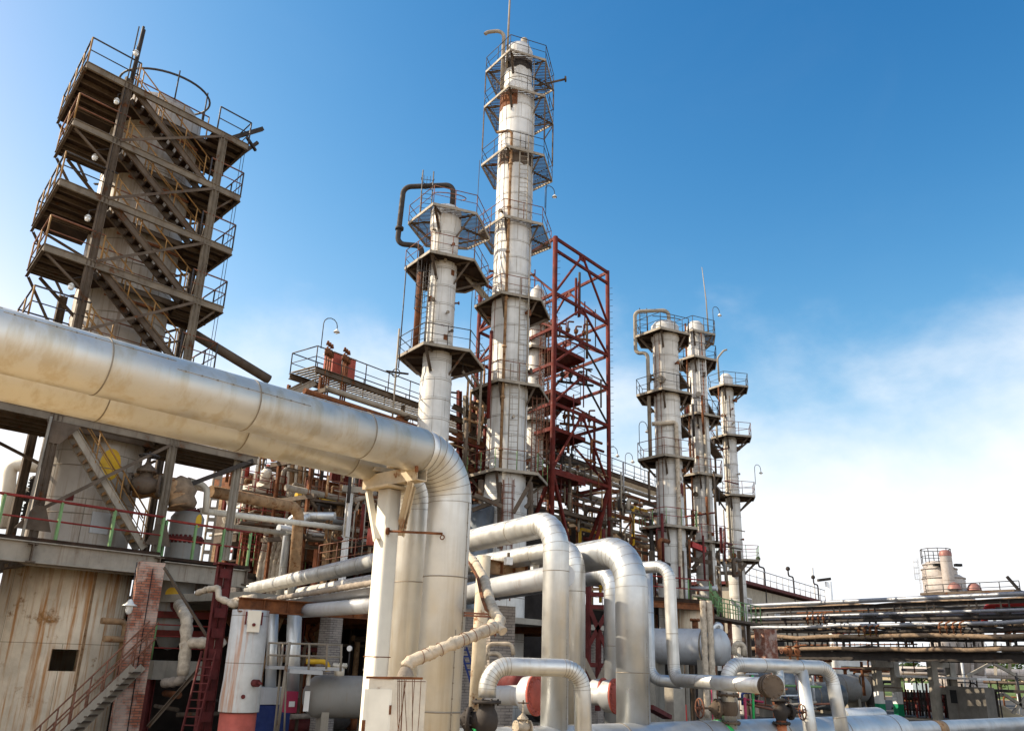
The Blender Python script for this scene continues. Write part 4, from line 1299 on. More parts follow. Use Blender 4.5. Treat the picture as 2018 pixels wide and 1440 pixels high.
# slim column standing inside the red lattice tower
ic = (1.55, 51.5)
zi = zcol(560, 1057, ic)
inner = thing('distillation_column', 'slim clad column mostly hidden between the tallest column and the red lattice tower', 'column', (ic[0], ic[1], 0), 'clad distillation columns')
MB().lathe((ic[0], ic[1], 0), [(0.55, 0), (0.55, zi - 1), (0.45, zi - 0.5), (0, zi)], 24).build('shell', 'cladding', inner)
for zz in (zcol(690, 1060, ic), zcol(830, 1058, ic), zcol(640, 1060, ic)):
    platform(inner, ic, zz, 0.6, None, 'rusty_rail', rcol=0.5, drop=0.8, brackets=(0, 2))
ladder(inner, (ic[0] + 0.5, ic[1] - 0.7, 11), zi - 3, (1, 0, 0), (0, -1, 0), cage=True, mat='rusty_rail')

# ================================================================ RED LATTICE TOWER
N0 = at(1090, 800, 49); uR, uL = D(39), D(-35)
Rr = PV(1200, 900, N0, uR); Lr = PV(941, 700, N0, uL)
def onN(y): return PV(1090, y, Vector((N0.x, N0.y, 0)), (1, 0, 0)).z
zs = [onN(y) for y in (469, 577, 645, 715, 794, 924)]
zs = [zs[0], zs[1], zs[2], zs[3], zs[4], zs[5], 6.0]
cn = [Vector((N0.x, N0.y, 0)), Vector((Rr.x, Rr.y, 0)), Vector((Rr.x + Lr.x - N0.x, Rr.y + Lr.y - N0.y, 0)), Vector((Lr.x, Lr.y, 0))]
tr = thing('lattice_tower', 'rust-red steel lattice tower standing behind the tallest column', 'tower', cn[0])
for i, c in enumerate(cn):
    MB().tube([Vector((c.x, c.y, 0)), Vector((c.x, c.y, zs[0] + 0.1 - (0.0 if i != 3 else 1.0)))], 0.16 if i == 0 else 0.145, seg=12).build('leg', 'red_steel', tr)
for z in zs[:-1]:
    for i in range(4):
        a, b = cn[i], cn[(i + 1) % 4]
        zz = z if i in (0, 1, 2, 3) else z
        MB().beam(Vector((a.x, a.y, zz)), Vector((b.x, b.y, zz)), 0.13, 0.2).build('girt', 'red_steel', tr)
m0 = [(cn[0] + cn[1]) / 2, (cn[3] + cn[0]) / 2, (cn[1] + cn[2]) / 2, (cn[2] + cn[3]) / 2]
MB().beam(cn[0] + Z * (zs[0] - 0.85), cn[1] + Z * (zs[0] - 0.85), 0.14, 0.18).build('girt', 'red_steel', tr)
for k in range(len(zs) - 1):
    zt_, zb_ = zs[k], zs[k + 1]
    for fi, (mm, a, b) in enumerate(((m0[0], cn[0], cn[1]), (m0[1], cn[3], cn[0]), (m0[2], cn[1], cn[2]), (m0[3], cn[2], cn[3]))):
        if fi == 1 and k in (2, 4): continue
        if k == len(zs) - 2:      # lowest panel on each face is an upright V
            MB().beam(mm + Z * (zb_ + 0.6), a + Z * zt_, 0.17).build('brace', 'red_steel', tr)
            MB().beam(mm + Z * (zb_ + 0.6), b + Z * zt_, 0.17).build('brace', 'red_steel', tr)
        else:
            wd = 0.12
            MB().beam(mm + Z * zt_, a + Z * zb_, 0.12).build('brace', 'red_steel', tr)
            if k in (2, 3) and fi == 0:
                mb = MB()
                s_ = (cn[1] - cn[0]).normalized() * 0.09
                mb.beam(mm + Z * zt_ - s_, b + Z * zb_ - s_, 0.05); mb.beam(mm + Z * zt_ + s_, b + Z * zb_ + s_, 0.05)
                for f in range(1, 8):
                    q = (mm + Z * zt_).lerp(b + Z * zb_, f / 8); mb.beam(q - s_, q + s_, 0.04)
                mb.build('brace', 'dark_steel', tr)
            else:
                MB().beam(mm + Z * zt_, b + Z * zb_, wd).build('brace', 'red_steel', tr)
        gz = mm + Z * (zt_ - 0.15)
        d_ = (b - a).normalized()
        MB().box(gz, d_, d_.cross(Z), Z, 0.8, 0.03, 0.55).build('gusset', 'red_steel', tr)
m = MB()
for c in (cn[0], cn[1], cn[3]):
    z = 13.0
    while z < zs[0] - 1:
        m.beam(Vector((c.x + 0.15, c.y, z)), Vector((c.x + 0.34, c.y - 0.05, z)), 0.022)
        z += 0.45
m.build('climbing_rungs', 'dark_rail', tr)
# red working floors with pipework inside the tower
u_, v_ = (cn[1] - cn[0]), (cn[3] - cn[0])
for z, u0, u1, v0, v1 in ((onN(668), 0.12, 0.62, 0.05, 0.9), (onN(760), 0.05, 0.55, 0.05, 0.9), (onN(835), 0.05, 0.6, 0.03, 0.95), (onN(925), 0.0, 0.55, 0.0, 1.0)):
    q = [cn[0] + u_ * a + v_ * b for a, b in ((u0, v0), (u1, v0), (u1, v1), (u0, v1))]
    mb = MB().plate([(p.x, p.y) for p in q], z, 0.06)
    for a, b in ((0, 1), (1, 2), (2, 3), (3, 0)):
        mb.beam(q[a] + Z * (z - 0.12), q[b] + Z * (z - 0.12), 0.1, 0.24)
    for f in (0.3, 0.6):
        mb.beam(q[0].lerp(q[3], f) + Z * (z - 0.14), q[1].lerp(q[2], f) + Z * (z - 0.14), 0.08, 0.16)
    fl_ = mb.build('floor', 'red_steel', tr)
    railing(fl_, [q[3] + Z * z, q[0] + Z * z, q[1] + Z * z, q[2] + Z * z], 'dark_rail', sp=1.6)
random.seed(59)
for k in range(44):
    px = random.uniform(1050, 1185); py = random.uniform(620, 1010); a = at(px, py, random.uniform(50.5, 56)); q = random.random()
    if q < 0.5: pts = [a, a + Z * random.uniform(1, 4)]
    elif q < 0.8: pts = [a, a + random.choice((uR, uL)) * random.uniform(1, 3)]
    else: pts = [a, a + Z * 0.9, a + Z * 0.9 + uR * 1.2]
    tangle('tower_pipe', 'inside the red lattice tower', 'small pipes inside the lattice tower', pts, random.choice((0.04, 0.06, 0.09)), ('rust', 'red_steel', 'dark_steel', 'old_steel', 'maroon_paint'))
# pipe manifolds standing on the red floors
for k, (px, py) in enumerate(((1130, 655), (1135, 745), (1140, 828), (1105, 900))):
    c = at(px, py, 52 + 0.4 * k)
    t = thing('manifold', ('rusty pipe manifold on the %s red floor of the lattice tower' % ('topmost', 'second', 'third', 'lowest')[k]), 'manifold', c)
    mb = MB()
    for i in range(4):
        p = c + Vector((-0.9 + 0.55 * i, 0.2 * i, 0))
        mb.tube([p - Z * 0.3, p + Z * (0.6 + 0.25 * (i % 2)), p + Vector((0.4, 0.3, 0.7 + 0.25 * (i % 2)))], 0.06, seg=7, fil=0.15)
        mb.cyl(p + Z * 0.1, p + Z * 0.32, 0.13, seg=8)
        mb.ring(p + Vector((0, -0.2, 0.2)), Vector((0, 1, 0.2)), 0.14, 0.02, 12, 4)
    mb.tube([c + Vector((-1.2, 0, -0.25)), c + Vector((1.2, 0.7, -0.25))], 0.09, seg=8)
    mb.build('pipework', 'rust' if k % 2 == 0 else 'dark_steel', t)

# ================================================================ PIPE BRIDGE behind the columns
B0 = at(857, 790, 45); ub = D(38); vb = D(-52)
def onB(px, py): return PV(px, py, B0, ub)
bz = 16.2
Pl, Prr = onB(622, 720), onB(1330, 1000)
Pl = Vector((Pl.x, Pl.y, 0)); Prr = Vector((Prr.x, Prr.y, 0))
br_ = thing('pipe_bridge', 'long elevated steel pipe bridge with a railed walkway running behind the columns', 'bridge', Pl)
Lb = (Prr - Pl).length
def bp(s, d, z): return Pl + ub * s + vb * d + Z * z
for d in (0, 1.9):
    MB().ibeam(bp(0, d, bz - 0.14), bp(Lb, d, bz - 0.14), 0.2, 0.28, 0.03).build('walkway_girder', 'old_steel', br_)
m = MB()
k = 0.05
while k < Lb:
    m.box(bp(k, 0.95, bz + 0.03), ub, vb, Z, 0.16, 1.7, 0.03); k += 0.26
dkk = m.build('walkway_grating', 'pale_steel', br_)
railing(dkk, [bp(0, 1.9, bz), bp(0, 0, bz), bp(Lb, 0, bz)], 'dark_rail', sp=1.6, r=0.03)
railing(dkk, [bp(0, 1.9, bz), bp(Lb, 1.9, bz)], 'dark_rail', sp=1.6, r=0.03)
k = 0.4; i = 0
while k < Lb:
    m = MB()
    for d in (0, 2.4): m.ibeam(bp(k, d, 0), bp(k, d, bz - 0.4), 0.13, 0.15, 0.02)
    m.build('bent_post', 'rust' if i % 2 == 0 else 'old_steel', br_, split=True)
    m = MB()
    for z in (bz - 1.15, bz - 1.68, bz - 2.4, bz - 4.4, bz - 6.2, bz - 8.0): m.beam(bp(k, -0.5, z), bp(k, 3.0, z), 0.16, 0.2)
    m.beam(bp(k, 0, bz - 4.4), bp(k + 2.5, 0, bz - 2.3), 0.1); m.beam(bp(k, 0, bz - 6.2), bp(k + 2.5, 0, bz - 8.0), 0.1)
    m.build('cross_arm', 'old_steel', br_, split=True)
    k += 5.6; i += 1
pz = [(-0.98, -0.3, 0.13, 'pale_steel', 'pale'), (-1.5, -0.4, 0.14, 'rust', 'rusty'), (-2.15, 0.3, 0.15, 'pale_steel', 'thick pale'), (-2.1, 1.3, 0.13, 'dull_aluminium', 'silver'), (-3.1, -0.2, 0.16, 'rust', 'thick rusty'), (-4.15, 0.2, 0.14, 'pale_steel', 'beige'), (-4.2, 1.4, 0.16, 'old_steel', 'brown'), (-5.95, 0.1, 0.15, 'pale_steel', 'pale lagged'), (-6.0, 1.0, 0.12, 'yellow_paint', 'yellow'), (-7.75, 0.3, 0.17, 'dull_aluminium', 'dull silver'), (-7.8, 1.5, 0.13, 'rust', 'rust brown')]
nm_l = ['uppermost', 'second-from-top', 'second-row front', 'second-row rear', 'third-row', 'fourth-row front', 'fourth-row rear', 'fifth-row front', 'fifth-row rear', 'lowest front', 'lowest rear']
for (dz, d, r, mt, w_), q in zip(pz, nm_l):
    simple_pipe('bridge_pipe', '%s pipe in the %s place under the elevated walkway' % (w_, q), [bp(-0.8 if r > 0.13 else 0.5, d, bz + dz), bp(Lb, d, bz + dz)], r, mat=mt, group='pipes hung under the pipe bridge', seg=10)
# things on the bridge: pink box, mast, vents, lamps
c = bp(2.3, 1.0, bz + 0.75)
t = thing('equipment_box', 'faded pink metal box on the walkway of the pipe bridge', 'box', c)
MB().box(c, ub, vb, Z, 1.5, 0.7, 1.15).build('casing', 'red_base', t)
MB().box(c + Z * 0.6, ub, vb, Z, 1.6, 0.8, 0.06).build('lid', 'white_paint', t)
for (s, hgt, nm, bend) in ((5.1, 3.6, 'tall thin vent pipe with a small valve on the pipe bridge', 0.0), (9.1, 1.6, 'short vent pipe with a bent top on the pipe bridge', 0.25)):
    t = thing('vent_pipe', nm, 'pipe', bp(s, -0.2, bz - 3))
    pts = [bp(s, -0.2, bz - 3), bp(s, -0.2, bz + hgt)]
    if bend: pts += [bp(s - bend, -0.2, bz + hgt + 0.2), bp(s - 0.5, -0.2, bz + hgt + 0.1)]
    MB().tube(pts, 0.09 if bend else 0.05, seg=8, fil=0.2).build('tube', 'pale_steel', t)
    m = MB().ring(bp(s, -0.2, bz + 1.1), Vector((0.3, 1, 0.1)), 0.22, 0.03, 14, 5)
    m.beam(bp(s - 0.7, -0.2, bz + 1.0), bp(s + 0.9, -0.2, bz + 1.3), 0.09)
    m.build('side_valve', 'dark_steel', t)
valve('rusty valve hanging on the pipe bridge left of the short column', onB(787, 828), Vector((0.3, 0.3, 1)), ub, 0.17, 'rust', 'rusty_rail', stem=0.6)
for s in (0.8, 1.9):
    t = thing('relief_valve', 'rusty relief valve cluster at the %s of the pipe bridge' % ('very end' if s < 1 else 'end, beside the pink box'), 'valve', bp(s, 0, bz + 0.4), 'relief valves on the pipe bridge')
    mb = MB()
    for i in range(3):
        p = bp(s + 0.22 * i - 0.2, 0.1 * i, bz + 0.3)
        mb.tube([p - Z * 1.5, p + Z * 0.9], 0.045, seg=6); mb.cyl(p + Z * 0.5, p + Z * 0.8, 0.13, seg=8); mb.cyl(p + Z * 1.0, p + Z * 1.2, 0.1, 0.05, seg=8)
    mb.build('body', 'rust', t)
# inclined chute at the left end of the bridge
a, b = bp(0.4, 0.4, bz - 0.6), bp(-3.6, 2.6, bz - 3.9)
t = thing('inclined_pipe', 'inclined pair of pale beams sloping down from the left end of the pipe bridge', 'beam', b)
for d in (0, 0.9): MB().ibeam(a + vb * d, b + vb * d, 0.2, 0.3, 0.03).build('beam', 'pale_steel', t)
# lamps
g0 = gooseneck(onB(632, 690) + Z * 0.1, 1.3, 0.7, (1, 0.6, 0))
g0['label'] = 'gooseneck lamp at the left end of the pipe bridge'
for s, nm in ((20.0, 'right of the short column'), (27.0, 'just right of the lattice tower'), (29.2, 'between the lattice tower and the right-hand columns'), (31.5, 'close to the right-hand columns')):
    copy_thing(g0, bp(s, 0.0, bz + 0.2), 'gooseneck lamp on the pipe bridge ' + nm)
for c, nm in (((tcx[0] + 1.9, tcx[1] + 1.2, tl[3] + 2.2), 'beside the tallest column above its middle platform'), ((r1[0] - 1.9, r1[1], L1[1] + 0.9), 'on the second platform of the stoutest right column'), ((r3[0] + 1.7, r3[1] - 0.8, L3[1] + 0.9), 'on a platform of the thinnest right column'), ((r2[0] + 1.4, r2[1], L2[4] + 0.9), 'on top of the middle right column beside the rod')):
    copy_thing(g0, c, 'gooseneck lamp ' + nm)
# ================================================================ LEFT STAIR TOWER
FL = Vector((-14.32, 26.0, 0)); ut = Vector((0.66, 0.751, 0)); vt = Vector((-0.62, 0.785, 0))
def tp_(u, v, z): return FL + ut * u + vt * v + Z * z
LV = [22.70, 20.33, 17.98, 15.55, 13.02, 10.17, 6.45]
FRU = 3.92
st_ = thing('stair_tower', 'rusty steel stair tower with six landings and zigzag flights wrapped round the wide column', 'tower', FL)
def channel_post(p0, p1, mat):
    m = MB()
    for s in (-1, 1): m.ibeam(p0 + ut * 0.075 * s, p1 + ut * 0.075 * s, 0.12, 0.14, 0.02)
    return m.build('tower_post', mat, st_)
channel_post(tp_(0, 0, 6.3), tp_(0, 0, 22.9), 'old_steel')
channel_post(tp_(FRU, 0, 6.3), tp_(FRU, 0, 22.6), 'mid_steel')
channel_post(tp_(0, 3.9, 6.3), tp_(0, 3.9, 15.5), 'old_steel')
channel_post(tp_(FRU + 0.9, 4.2, 6.3), tp_(FRU + 0.9, 4.2, 22.6), 'old_steel')
channel_post(tp_(6.6, 0.2, 6.3), tp_(6.6, 0.2, 10.1), 'pale_steel')
MB().tube([tp_(0.05, 0.0, 22.9), tp_(0.1, 0, 25.3)], 0.05, seg=6).tube([tp_(-0.12, 0.0, 15), tp_(-0.06, 0, 25.2)], 0.025, seg=5).beam(tp_(0.12, 0, 22.9), tp_(0.16, 0, 25.2), 0.06).build('mast', 'dark_steel', st_)
CC = FL + ut * 1.96 + vt * 2.95      # column centre
for k, z in enumerate(LV[:6]):
    deep = 4.4 if k in (0, 2) else 2.7
    if k == 5: deep = 3.2
    u0 = -1.5 if k < 5 else -2.9
    u1 = 5.0 if k < 5 else 7.3
    # channels round the edge
    fr = MB()
    fe = MB().ibeam(tp_(u0, -0.02, z - 0.13), tp_(u1, -0.02, z - 0.13), 0.1, 0.26, 0.02)
    fr.ibeam(tp_(u0, 0, z - 0.13), tp_(u0, deep, z - 0.13), 0.1, 0.24, 0.02)
    fr.ibeam(tp_(u1, 0, z - 0.13), tp_(u1 - 0.2, 3.4, z - 0.13), 0.1, 0.24, 0.02)
    for a in (1.0, 1.0 + (deep - 1.0) / 2):
        fr.beam(tp_(u0, a, z - 0.15), tp_(0.2, a, z - 0.15), 0.09, 0.14)
        fr.beam(tp_(3.6, a, z - 0.15), tp_(u1, a, z - 0.15), 0.09, 0.14)
    fr.ibeam(tp_(0, 1.02, z - 0.13), tp_(FRU, 1.02, z - 0.13), 0.08, 0.2, 0.02)
    lo = fr.build('landing', 'old_steel', st_)
    fe.build('edge_channel', 'mid_steel', lo)
    dk = MB()
    def quad(ua_, ub_, va_, vb_, ub2=None):
        q = [tp_(ua_, va_, 0), tp_(ub_, va_, 0), tp_(ub2 if ub2 is not None else ub_, vb_, 0), tp_(ua_, vb_, 0)]
        return [(p.x, p.y) for p in q]
    dk.plate(quad(u0 + 0.04, 0.32, 0.05, deep), z - 0.03, 0.05)
    dk.plate(quad(3.5, u1 - 0.05, 0.05, 3.3, u1 - 0.22), z - 0.03, 0.05)
    dk.plate(quad(0.325, 3.495, 1.06, 3.0), z - 0.03, 0.05)
    dk.build('deck', 'brown_plank', lo)
    railing(lo, [tp_(0.3, 0, z), tp_(u0, 0, z), tp_(u0, deep, z), tp_(0.2, deep, z)], 'rusty_rail' if k % 2 else 'dark_rail', 'ochre_rail', sp=1.25, r=0.03)
    railing(lo, [tp_(3.6, 0, z), tp_(u1, 0, z), tp_(u1 - 0.2, 3.3, z)], 'rusty_rail' if k else 'dark_rail', 'dark_rail', sp=1.3, r=0.03)
    railing(lo, [tp_(0.3, 1.05, z), tp_(3.5, 1.05, z)], 'rusty_rail', 'ochre_rail', sp=1.1, r=0.026)
    m = MB()
    for uu in (u0 + 0.1, u1 - 0.3):
        m.beam(tp_(uu, 0.1, z - 0.26), tp_(0.0 if uu < 0 else FRU, 0.1, z - 1.15), 0.07) if k in (1, 3) else None
    m.beam(tp_(FRU + 0.4, 3.2, z - 0.2), tp_(2.9, 2.6, z - 1.2), 0.09)
    m.beam(tp_(u0 + 0.4, deep - 0.2, z - 0.2), tp_(0.6, 3.0, z - 1.2), 0.09)
    m.build('bracket', 'old_steel', lo, split=True)
    for a in (0.45, 1.6, 2.2, 2.9):
        if a < deep:
            MB().beam(tp_(u0 + 0.05, a, z - 0.14), tp_(0.3, a, z - 0.14), 0.07, 0.12).build('joist', 'old_steel', lo)
        MB().beam(tp_(3.55, a, z - 0.14), tp_(u1 - 0.15, a, z - 0.14), 0.07, 0.12).build('joist', 'old_steel', lo)
    if k < 5:
        MB().angle(tp_(u0 + 0.05, deep - 0.05, z - 0.25), tp_(-0.05, deep - 0.3, LV[k + 1] + 0.1), 0.08, 0.015).build('wing_brace', 'old_steel', lo)
        MB().angle(tp_(FRU + 0.9, 4.1, z - 0.3), tp_(0.2, 3.9, LV[k + 1]), 0.09, 0.015).build('back_brace', 'old_steel', lo)
        MB().angle(tp_(u1 - 0.25, 3.2, z - 0.25), tp_(FRU + 0.9, 4.0, LV[k + 1] + 0.6), 0.08, 0.015).build('wing_brace', 'old_steel', lo)
        MB().tube([tp_(0.9, 1.25, z - 0.5), tp_(2.4, 1.15, z - 0.5), tp_(3.3, 1.3, z - 0.5)], 0.06, seg=7).build('service_pipe', 'rust', lo)
    # brace from this landing at the right post to the next one at the left post
    zn = LV[k + 1]
    MB().angle(tp_(FRU - 0.1, -0.03, z - 0.25), tp_(0.1, -0.03, zn - (0.05 if k < 5 else -0.7)), 0.10, 0.02).build('brace', 'old_steel', st_)
    # flight going down from the left post to the right post
    a, b = Vector(tp_(0.32, 0.12, z)), Vector(tp_(3.55, 0.12, zn))
    w_ = vt * 0.72
    fm = MB()
    fm.ibeam(a - Z * 0.08, b - Z * 0.08, 0.09, 0.24, 0.025); fm.ibeam(a + w_ - Z * 0.08, b + w_ - Z * 0.08, 0.09, 0.24, 0.025)
    fl_ = fm.build('stair_flight', 'pale_steel' if k == 5 else 'old_steel', st_)
    tm = MB()
    n = 11 if k != 5 else 16
    for i in range(1, n):
        q = a.lerp(b, i / n)
        tm.box(q + w_ / 2 - Z * 0.02, ut, vt, Z, 0.25, 0.66, 0.035)
        tm.box(q + w_ / 2 - ut * 0.12 - Z * 0.07, ut, vt, Z, 0.03, 0.66, 0.10)
    tm.build('treads', 'brown_plank' if k < 5 else 'ochre_rail', fl_)
    rm = MB()
    for s in (0, 1):
        o_ = w_ * s
        rm.tube([a + o_ + Z * 1.0, b + o_ + Z * 1.0], 0.026, seg=6)
        rm.tube([a + o_ + Z * 0.55, b + o_ + Z * 0.55], 0.016, seg=5)
        for f in (0.05, 0.35, 0.66, 0.95):
            q = a.lerp(b, f) + o_
            rm.tube([q, q + Z * 1.0], 0.024, seg=6)
    rm.build('stair_handrail', 'ochre_rail', fl_)
# odd beam ends jutting from the top right corner, hoist rope
m = MB()
m.beam(tp_(4.2, 0.3, 22.7), tp_(5.6, 0.2, 23.9), 0.16); m.beam(tp_(5.0, 1.2, 22.7), tp_(5.7, 0.8, 23.6), 0.12); m.beam(tp_(4.9, 0.0, 23.0), tp_(5.5, 0.4, 22.9), 0.1)
m.build('hoist_beams', 'dark_steel', st_)
m = MB()
for s in (0, 0.12): m.tube([tp_(4.85 + s, 0.2, 22.4), tp_(4.85 + s, 0.4, 11)], 0.012, seg=4)
m.build('hoist_rope', 'dark_rail', st_)
# lower bent: gusset plates and crossing brace above the deck
m = MB()
m.quadplate([tp_(-0.55, -0.06, 6.5), tp_(0.5, -0.06, 6.5), tp_(0.2, -0.06, 7.25), tp_(-0.1, -0.06, 7.25)], 0.02)
m.quadplate([tp_(3.5, -0.06, 6.5), tp_(4.4, -0.06, 6.5), tp_(4.15, -0.06, 7.2), tp_(3.8, -0.06, 7.2)], 0.02)
m.quadplate([tp_(-0.3, -0.06, 9.9), tp_(0.75, -0.06, 9.9), tp_(0.2, -0.06, 9.2), tp_(-0.1, -0.06, 9.2)], 0.02)
m.build('gusset', 'old_steel', st_, split=True)
MB().beam(tp_(7.1, 0.0, 10.0), tp_(4.2, 0.3, 8.4), 0.16).build('knee_brace', 'dark_steel', st_)
MB().tube([tp_(-0.2, -0.12, 10.0), tp_(-0.3, -0.12, 6.2), tp_(-0.35, -0.14, 5.6), tp_(0.0, -0.14, 5.5), tp_(4.3, -0.14, 5.5)], 0.045, seg=8, fil=0.2).build('conduit', 'pale_steel', st_)

# wide column inside it, with its rusty skirt
wc = thing('wide_column', 'wide grey column inside the stair tower, standing on a rust-streaked skirt with a square hole', 'column', (CC.x, CC.y, 0))
wsh = MB().lathe((CC.x, CC.y, 0), [(1.65, 6.3), (1.65, 23.7), (1.45, 24.1), (0.8, 24.4), (0, 24.5)], 56)
hm = MB()
for z in (7.4, 9.0, 10.6, 12.6, 14.6, 16.6, 18.6, 20.6, 22.4): hm.ring((CC.x, CC.y, z), Z, 1.655, 0.016, 48, 5)
wsh.add(hm, 1); wsh.build('shell', ('tower_cladding', 'seam_metal'), wc)
hm = MB().ring((CC.x + 0.2, CC.y - 0.3, 24.9), Vector((0.05, -0.1, 1)), 1.75, 0.045, 40, 6)
for k in range(7):
    a = 2 * PI * k / 7
    hm.tube([Vector((CC.x + 0.2 + 1.75 * math.cos(a), CC.y - 0.3 + 1.75 * math.sin(a), 23.6)), Vector((CC.x + 0.2 + 1.75 * math.cos(a), CC.y - 0.3 + 1.75 * math.sin(a), 24.95))], 0.03, seg=5)
hm.build('guard_ring', 'dark_rail', wc)
RS = 1.98
sk = MB()
hole = (PH(103, 1300, 3.0), )
hz0, hz1 = 2.05, 2.82
def ang_of(px, py):
    # viewing ray against the skirt cylinder
    d = ray(px, py); d2 = Vector((d.x, d.y)); o2 = Vector((CAM.x - CC.x, CAM.y - CC.y))
    A = d2.dot(d2); B = 2 * o2.dot(d2); C_ = o2.dot(o2) - RS * RS
    t = (-B - math.sqrt(max(0, B * B - 4 * A * C_))) / (2 * A)
    p = CAM + d * t
    return math.atan2(p.y - CC.y, p.x - CC.x), p.z
ha0, hz1 = ang_of(103, 1278); ha1, hz0 = ang_of(148, 1322)
N_ = 80
angs = sorted([2 * PI * k / N_ - PI for k in range(N_)] + [ha0, ha1])
rows = [0.0, hz0, hz1, 3.4, 5.72]
b = len(sk.v)
for z in rows:
    for a in angs: sk.v.append(Vector((CC.x + RS * math.cos(a), CC.y + RS * math.sin(a), z)))
for a in angs: sk.v.append(Vector((CC.x + (RS - 0.05) * math.cos(a), CC.y + (RS - 0.05) * math.sin(a), 5.72)))
na_ = len(angs)
for i in range(len(rows) - 1):
    for k in range(na_):
        k2 = (k + 1) % na_
        mid = angs[k] + 1e-5
        if i == 1 and min(ha0, ha1) <= mid < max(ha0, ha1) - 1e-6: continue
        u0, u1 = angs[k] * RS, (angs[k2] if k2 else angs[k] + 2 * PI / N_) * RS
        sk.face((i * na_ + k, i * na_ + k2, (i + 1) * na_ + k2, (i + 1) * na_ + k), [(u0, rows[i]), (u1, rows[i]), (u1, rows[i + 1]), (u0, rows[i + 1])], True)
for k in range(na_):
    k2 = (k + 1) % na_
    i = len(rows) - 1
    sk.face((i * na_ + k, i * na_ + k2, (i + 1) * na_ + k2, (i + 1) * na_ + k), [(0, 0)] * 4, False)
sk.build('skirt', 'rusty_tank', wc, label='rust-streaked cream skirt of the wide column')
m = MB()
am = (ha0 + ha1) / 2
for a in (ha0, ha1):
    m.beam(Vector((CC.x + (RS - 0.06) * math.cos(a), CC.y + (RS - 0.06) * math.sin(a), hz0)), Vector((CC.x + (RS - 0.06) * math.cos(a), CC.y + (RS - 0.06) * math.sin(a), hz1)), 0.02, 0.14, up=(math.cos(a), math.sin(a), 0))
m.build('hole_frame', 'pale_rust', wc)
m = MB().plate([(CC.x + (RS - 0.05) * math.cos(2 * PI * k / 40), CC.y + (RS - 0.05) * math.sin(2 * PI * k / 40)) for k in range(40)], 5.66, 0.03)
m.build('skirt_lid', 'dark_steel', wc)
sa, _z = ang_of(158, 1300)
MB().beam(Vector((CC.x + (RS + 0.01) * math.cos(sa), CC.y + (RS + 0.01) * math.sin(sa), 0.2)), Vector((CC.x + (RS + 0.01) * math.cos(sa), CC.y + (RS + 0.01) * math.sin(sa), 5.6)), 0.07, 0.02, up=(math.cos(sa), math.sin(sa), 0)).build('seam_strip', 'pale_rust', wc)
def cylpatch(c, r, a, z, rw, rh, mat, name, parent, n=20):
    mb = MB()
    mb.v.append(Vector((c[0] + r * math.cos(a), c[1] + r * math.sin(a), z)))
    for ringf in (0.5, 1.0):
        for k in range(n):
            t = 2 * PI * k / n
            aa = a + rw * ringf * math.cos(t) / r
            mb.v.append(Vector((c[0] + r * math.cos(aa), c[1] + r * math.sin(aa), z + rh * ringf * math.sin(t))))
    for k in range(n):
        k2 = (k + 1) % n
        mb.face((0, 1 + k, 1 + k2), [(0, 0), (0.1, 0), (0.1, 0.1)], True)
        mb.face((1 + k, 1 + n + k, 1 + n + k2, 1 + k2), [(0, 0), (0.1, 0), (0.1, 0.1), (0, 0.1)], True)
    return mb.build(name, mat, parent)
def cyl_hit(px, py, c, r):
    d = ray(px, py); d2 = Vector((d.x, d.y)); o2 = Vector((CAM.x - c[0], CAM.y - c[1]))
    A = d2.dot(d2); B = 2 * o2.dot(d2); C_ = o2.dot(o2) - r * r
    t = (-B - math.sqrt(max(0, B * B - 4 * A * C_))) / (2 * A)
    p = CAM + d * t
    return math.atan2(p.y - c[1], p.x - c[0]), p.z
a, z = cyl_hit(218, 915, CC, 1.65); cylpatch(CC, 1.656, a, z, 0.36, 0.55, 'yellow_paint', 'yellow_patch', wc)
a, z = cyl_hit(137, 980, CC, 1.65); MB().box(Vector((CC.x + 1.65 * math.cos(a), CC.y + 1.65 * math.sin(a), z)), Vector((-math.sin(a), math.cos(a), 0)), Vector((math.cos(a), math.sin(a), 0)), Z, 0.26, 0.03, 0.2).build('name_plate', 'maroon_paint', wc)
a, z = cyl_hit(197, 1030, CC, 1.65); MB().box(Vector((CC.x + 1.64 * math.cos(a), CC.y + 1.64 * math.sin(a), z)), Vector((-math.sin(a), math.cos(a), 0)), Vector((math.cos(a), math.sin(a), 0)), Z, 0.6, 0.06, 0.7).build('cover_plate', 'grey_pipe', wc)
# big lagged outlet and its elbow, right side of the column
o1, o2, o3 = at(262, 955, 29.0), at(352, 960, 29.6), at(366, 1000, 29.6)
t = thing('bandaged_pipe', 'fat lagged outlet bending from the wide column down to the small vessel', 'pipe', o3)
wrapped([o1, o2, Vector((o2.x + 0.2, o2.y, o3.z))], 0.42, seg=16, step=0.25, fil=0.7, jit=0.05).build('lagging', 'pale_rust', t)
wrapped([Vector((o2.x - 0.15, o2.y, o2.z + 0.1)), Vector((o2.x + 0.2, o2.y, o2.z - 0.15)), Vector((o2.x + 0.22, o2.y, o3.z))], 0.43, seg=16, step=0.2, fil=0.3, jit=0.06).build('bare_lagging', 'rack_tan', t)
valve('big brown valve on the outlet of the wide column, handwheel on top', at(285, 955, 28.6), Vector((1, 0.3, 0)), Z, 0.22, 'old_steel', 'dark_rail', stem=0.6)

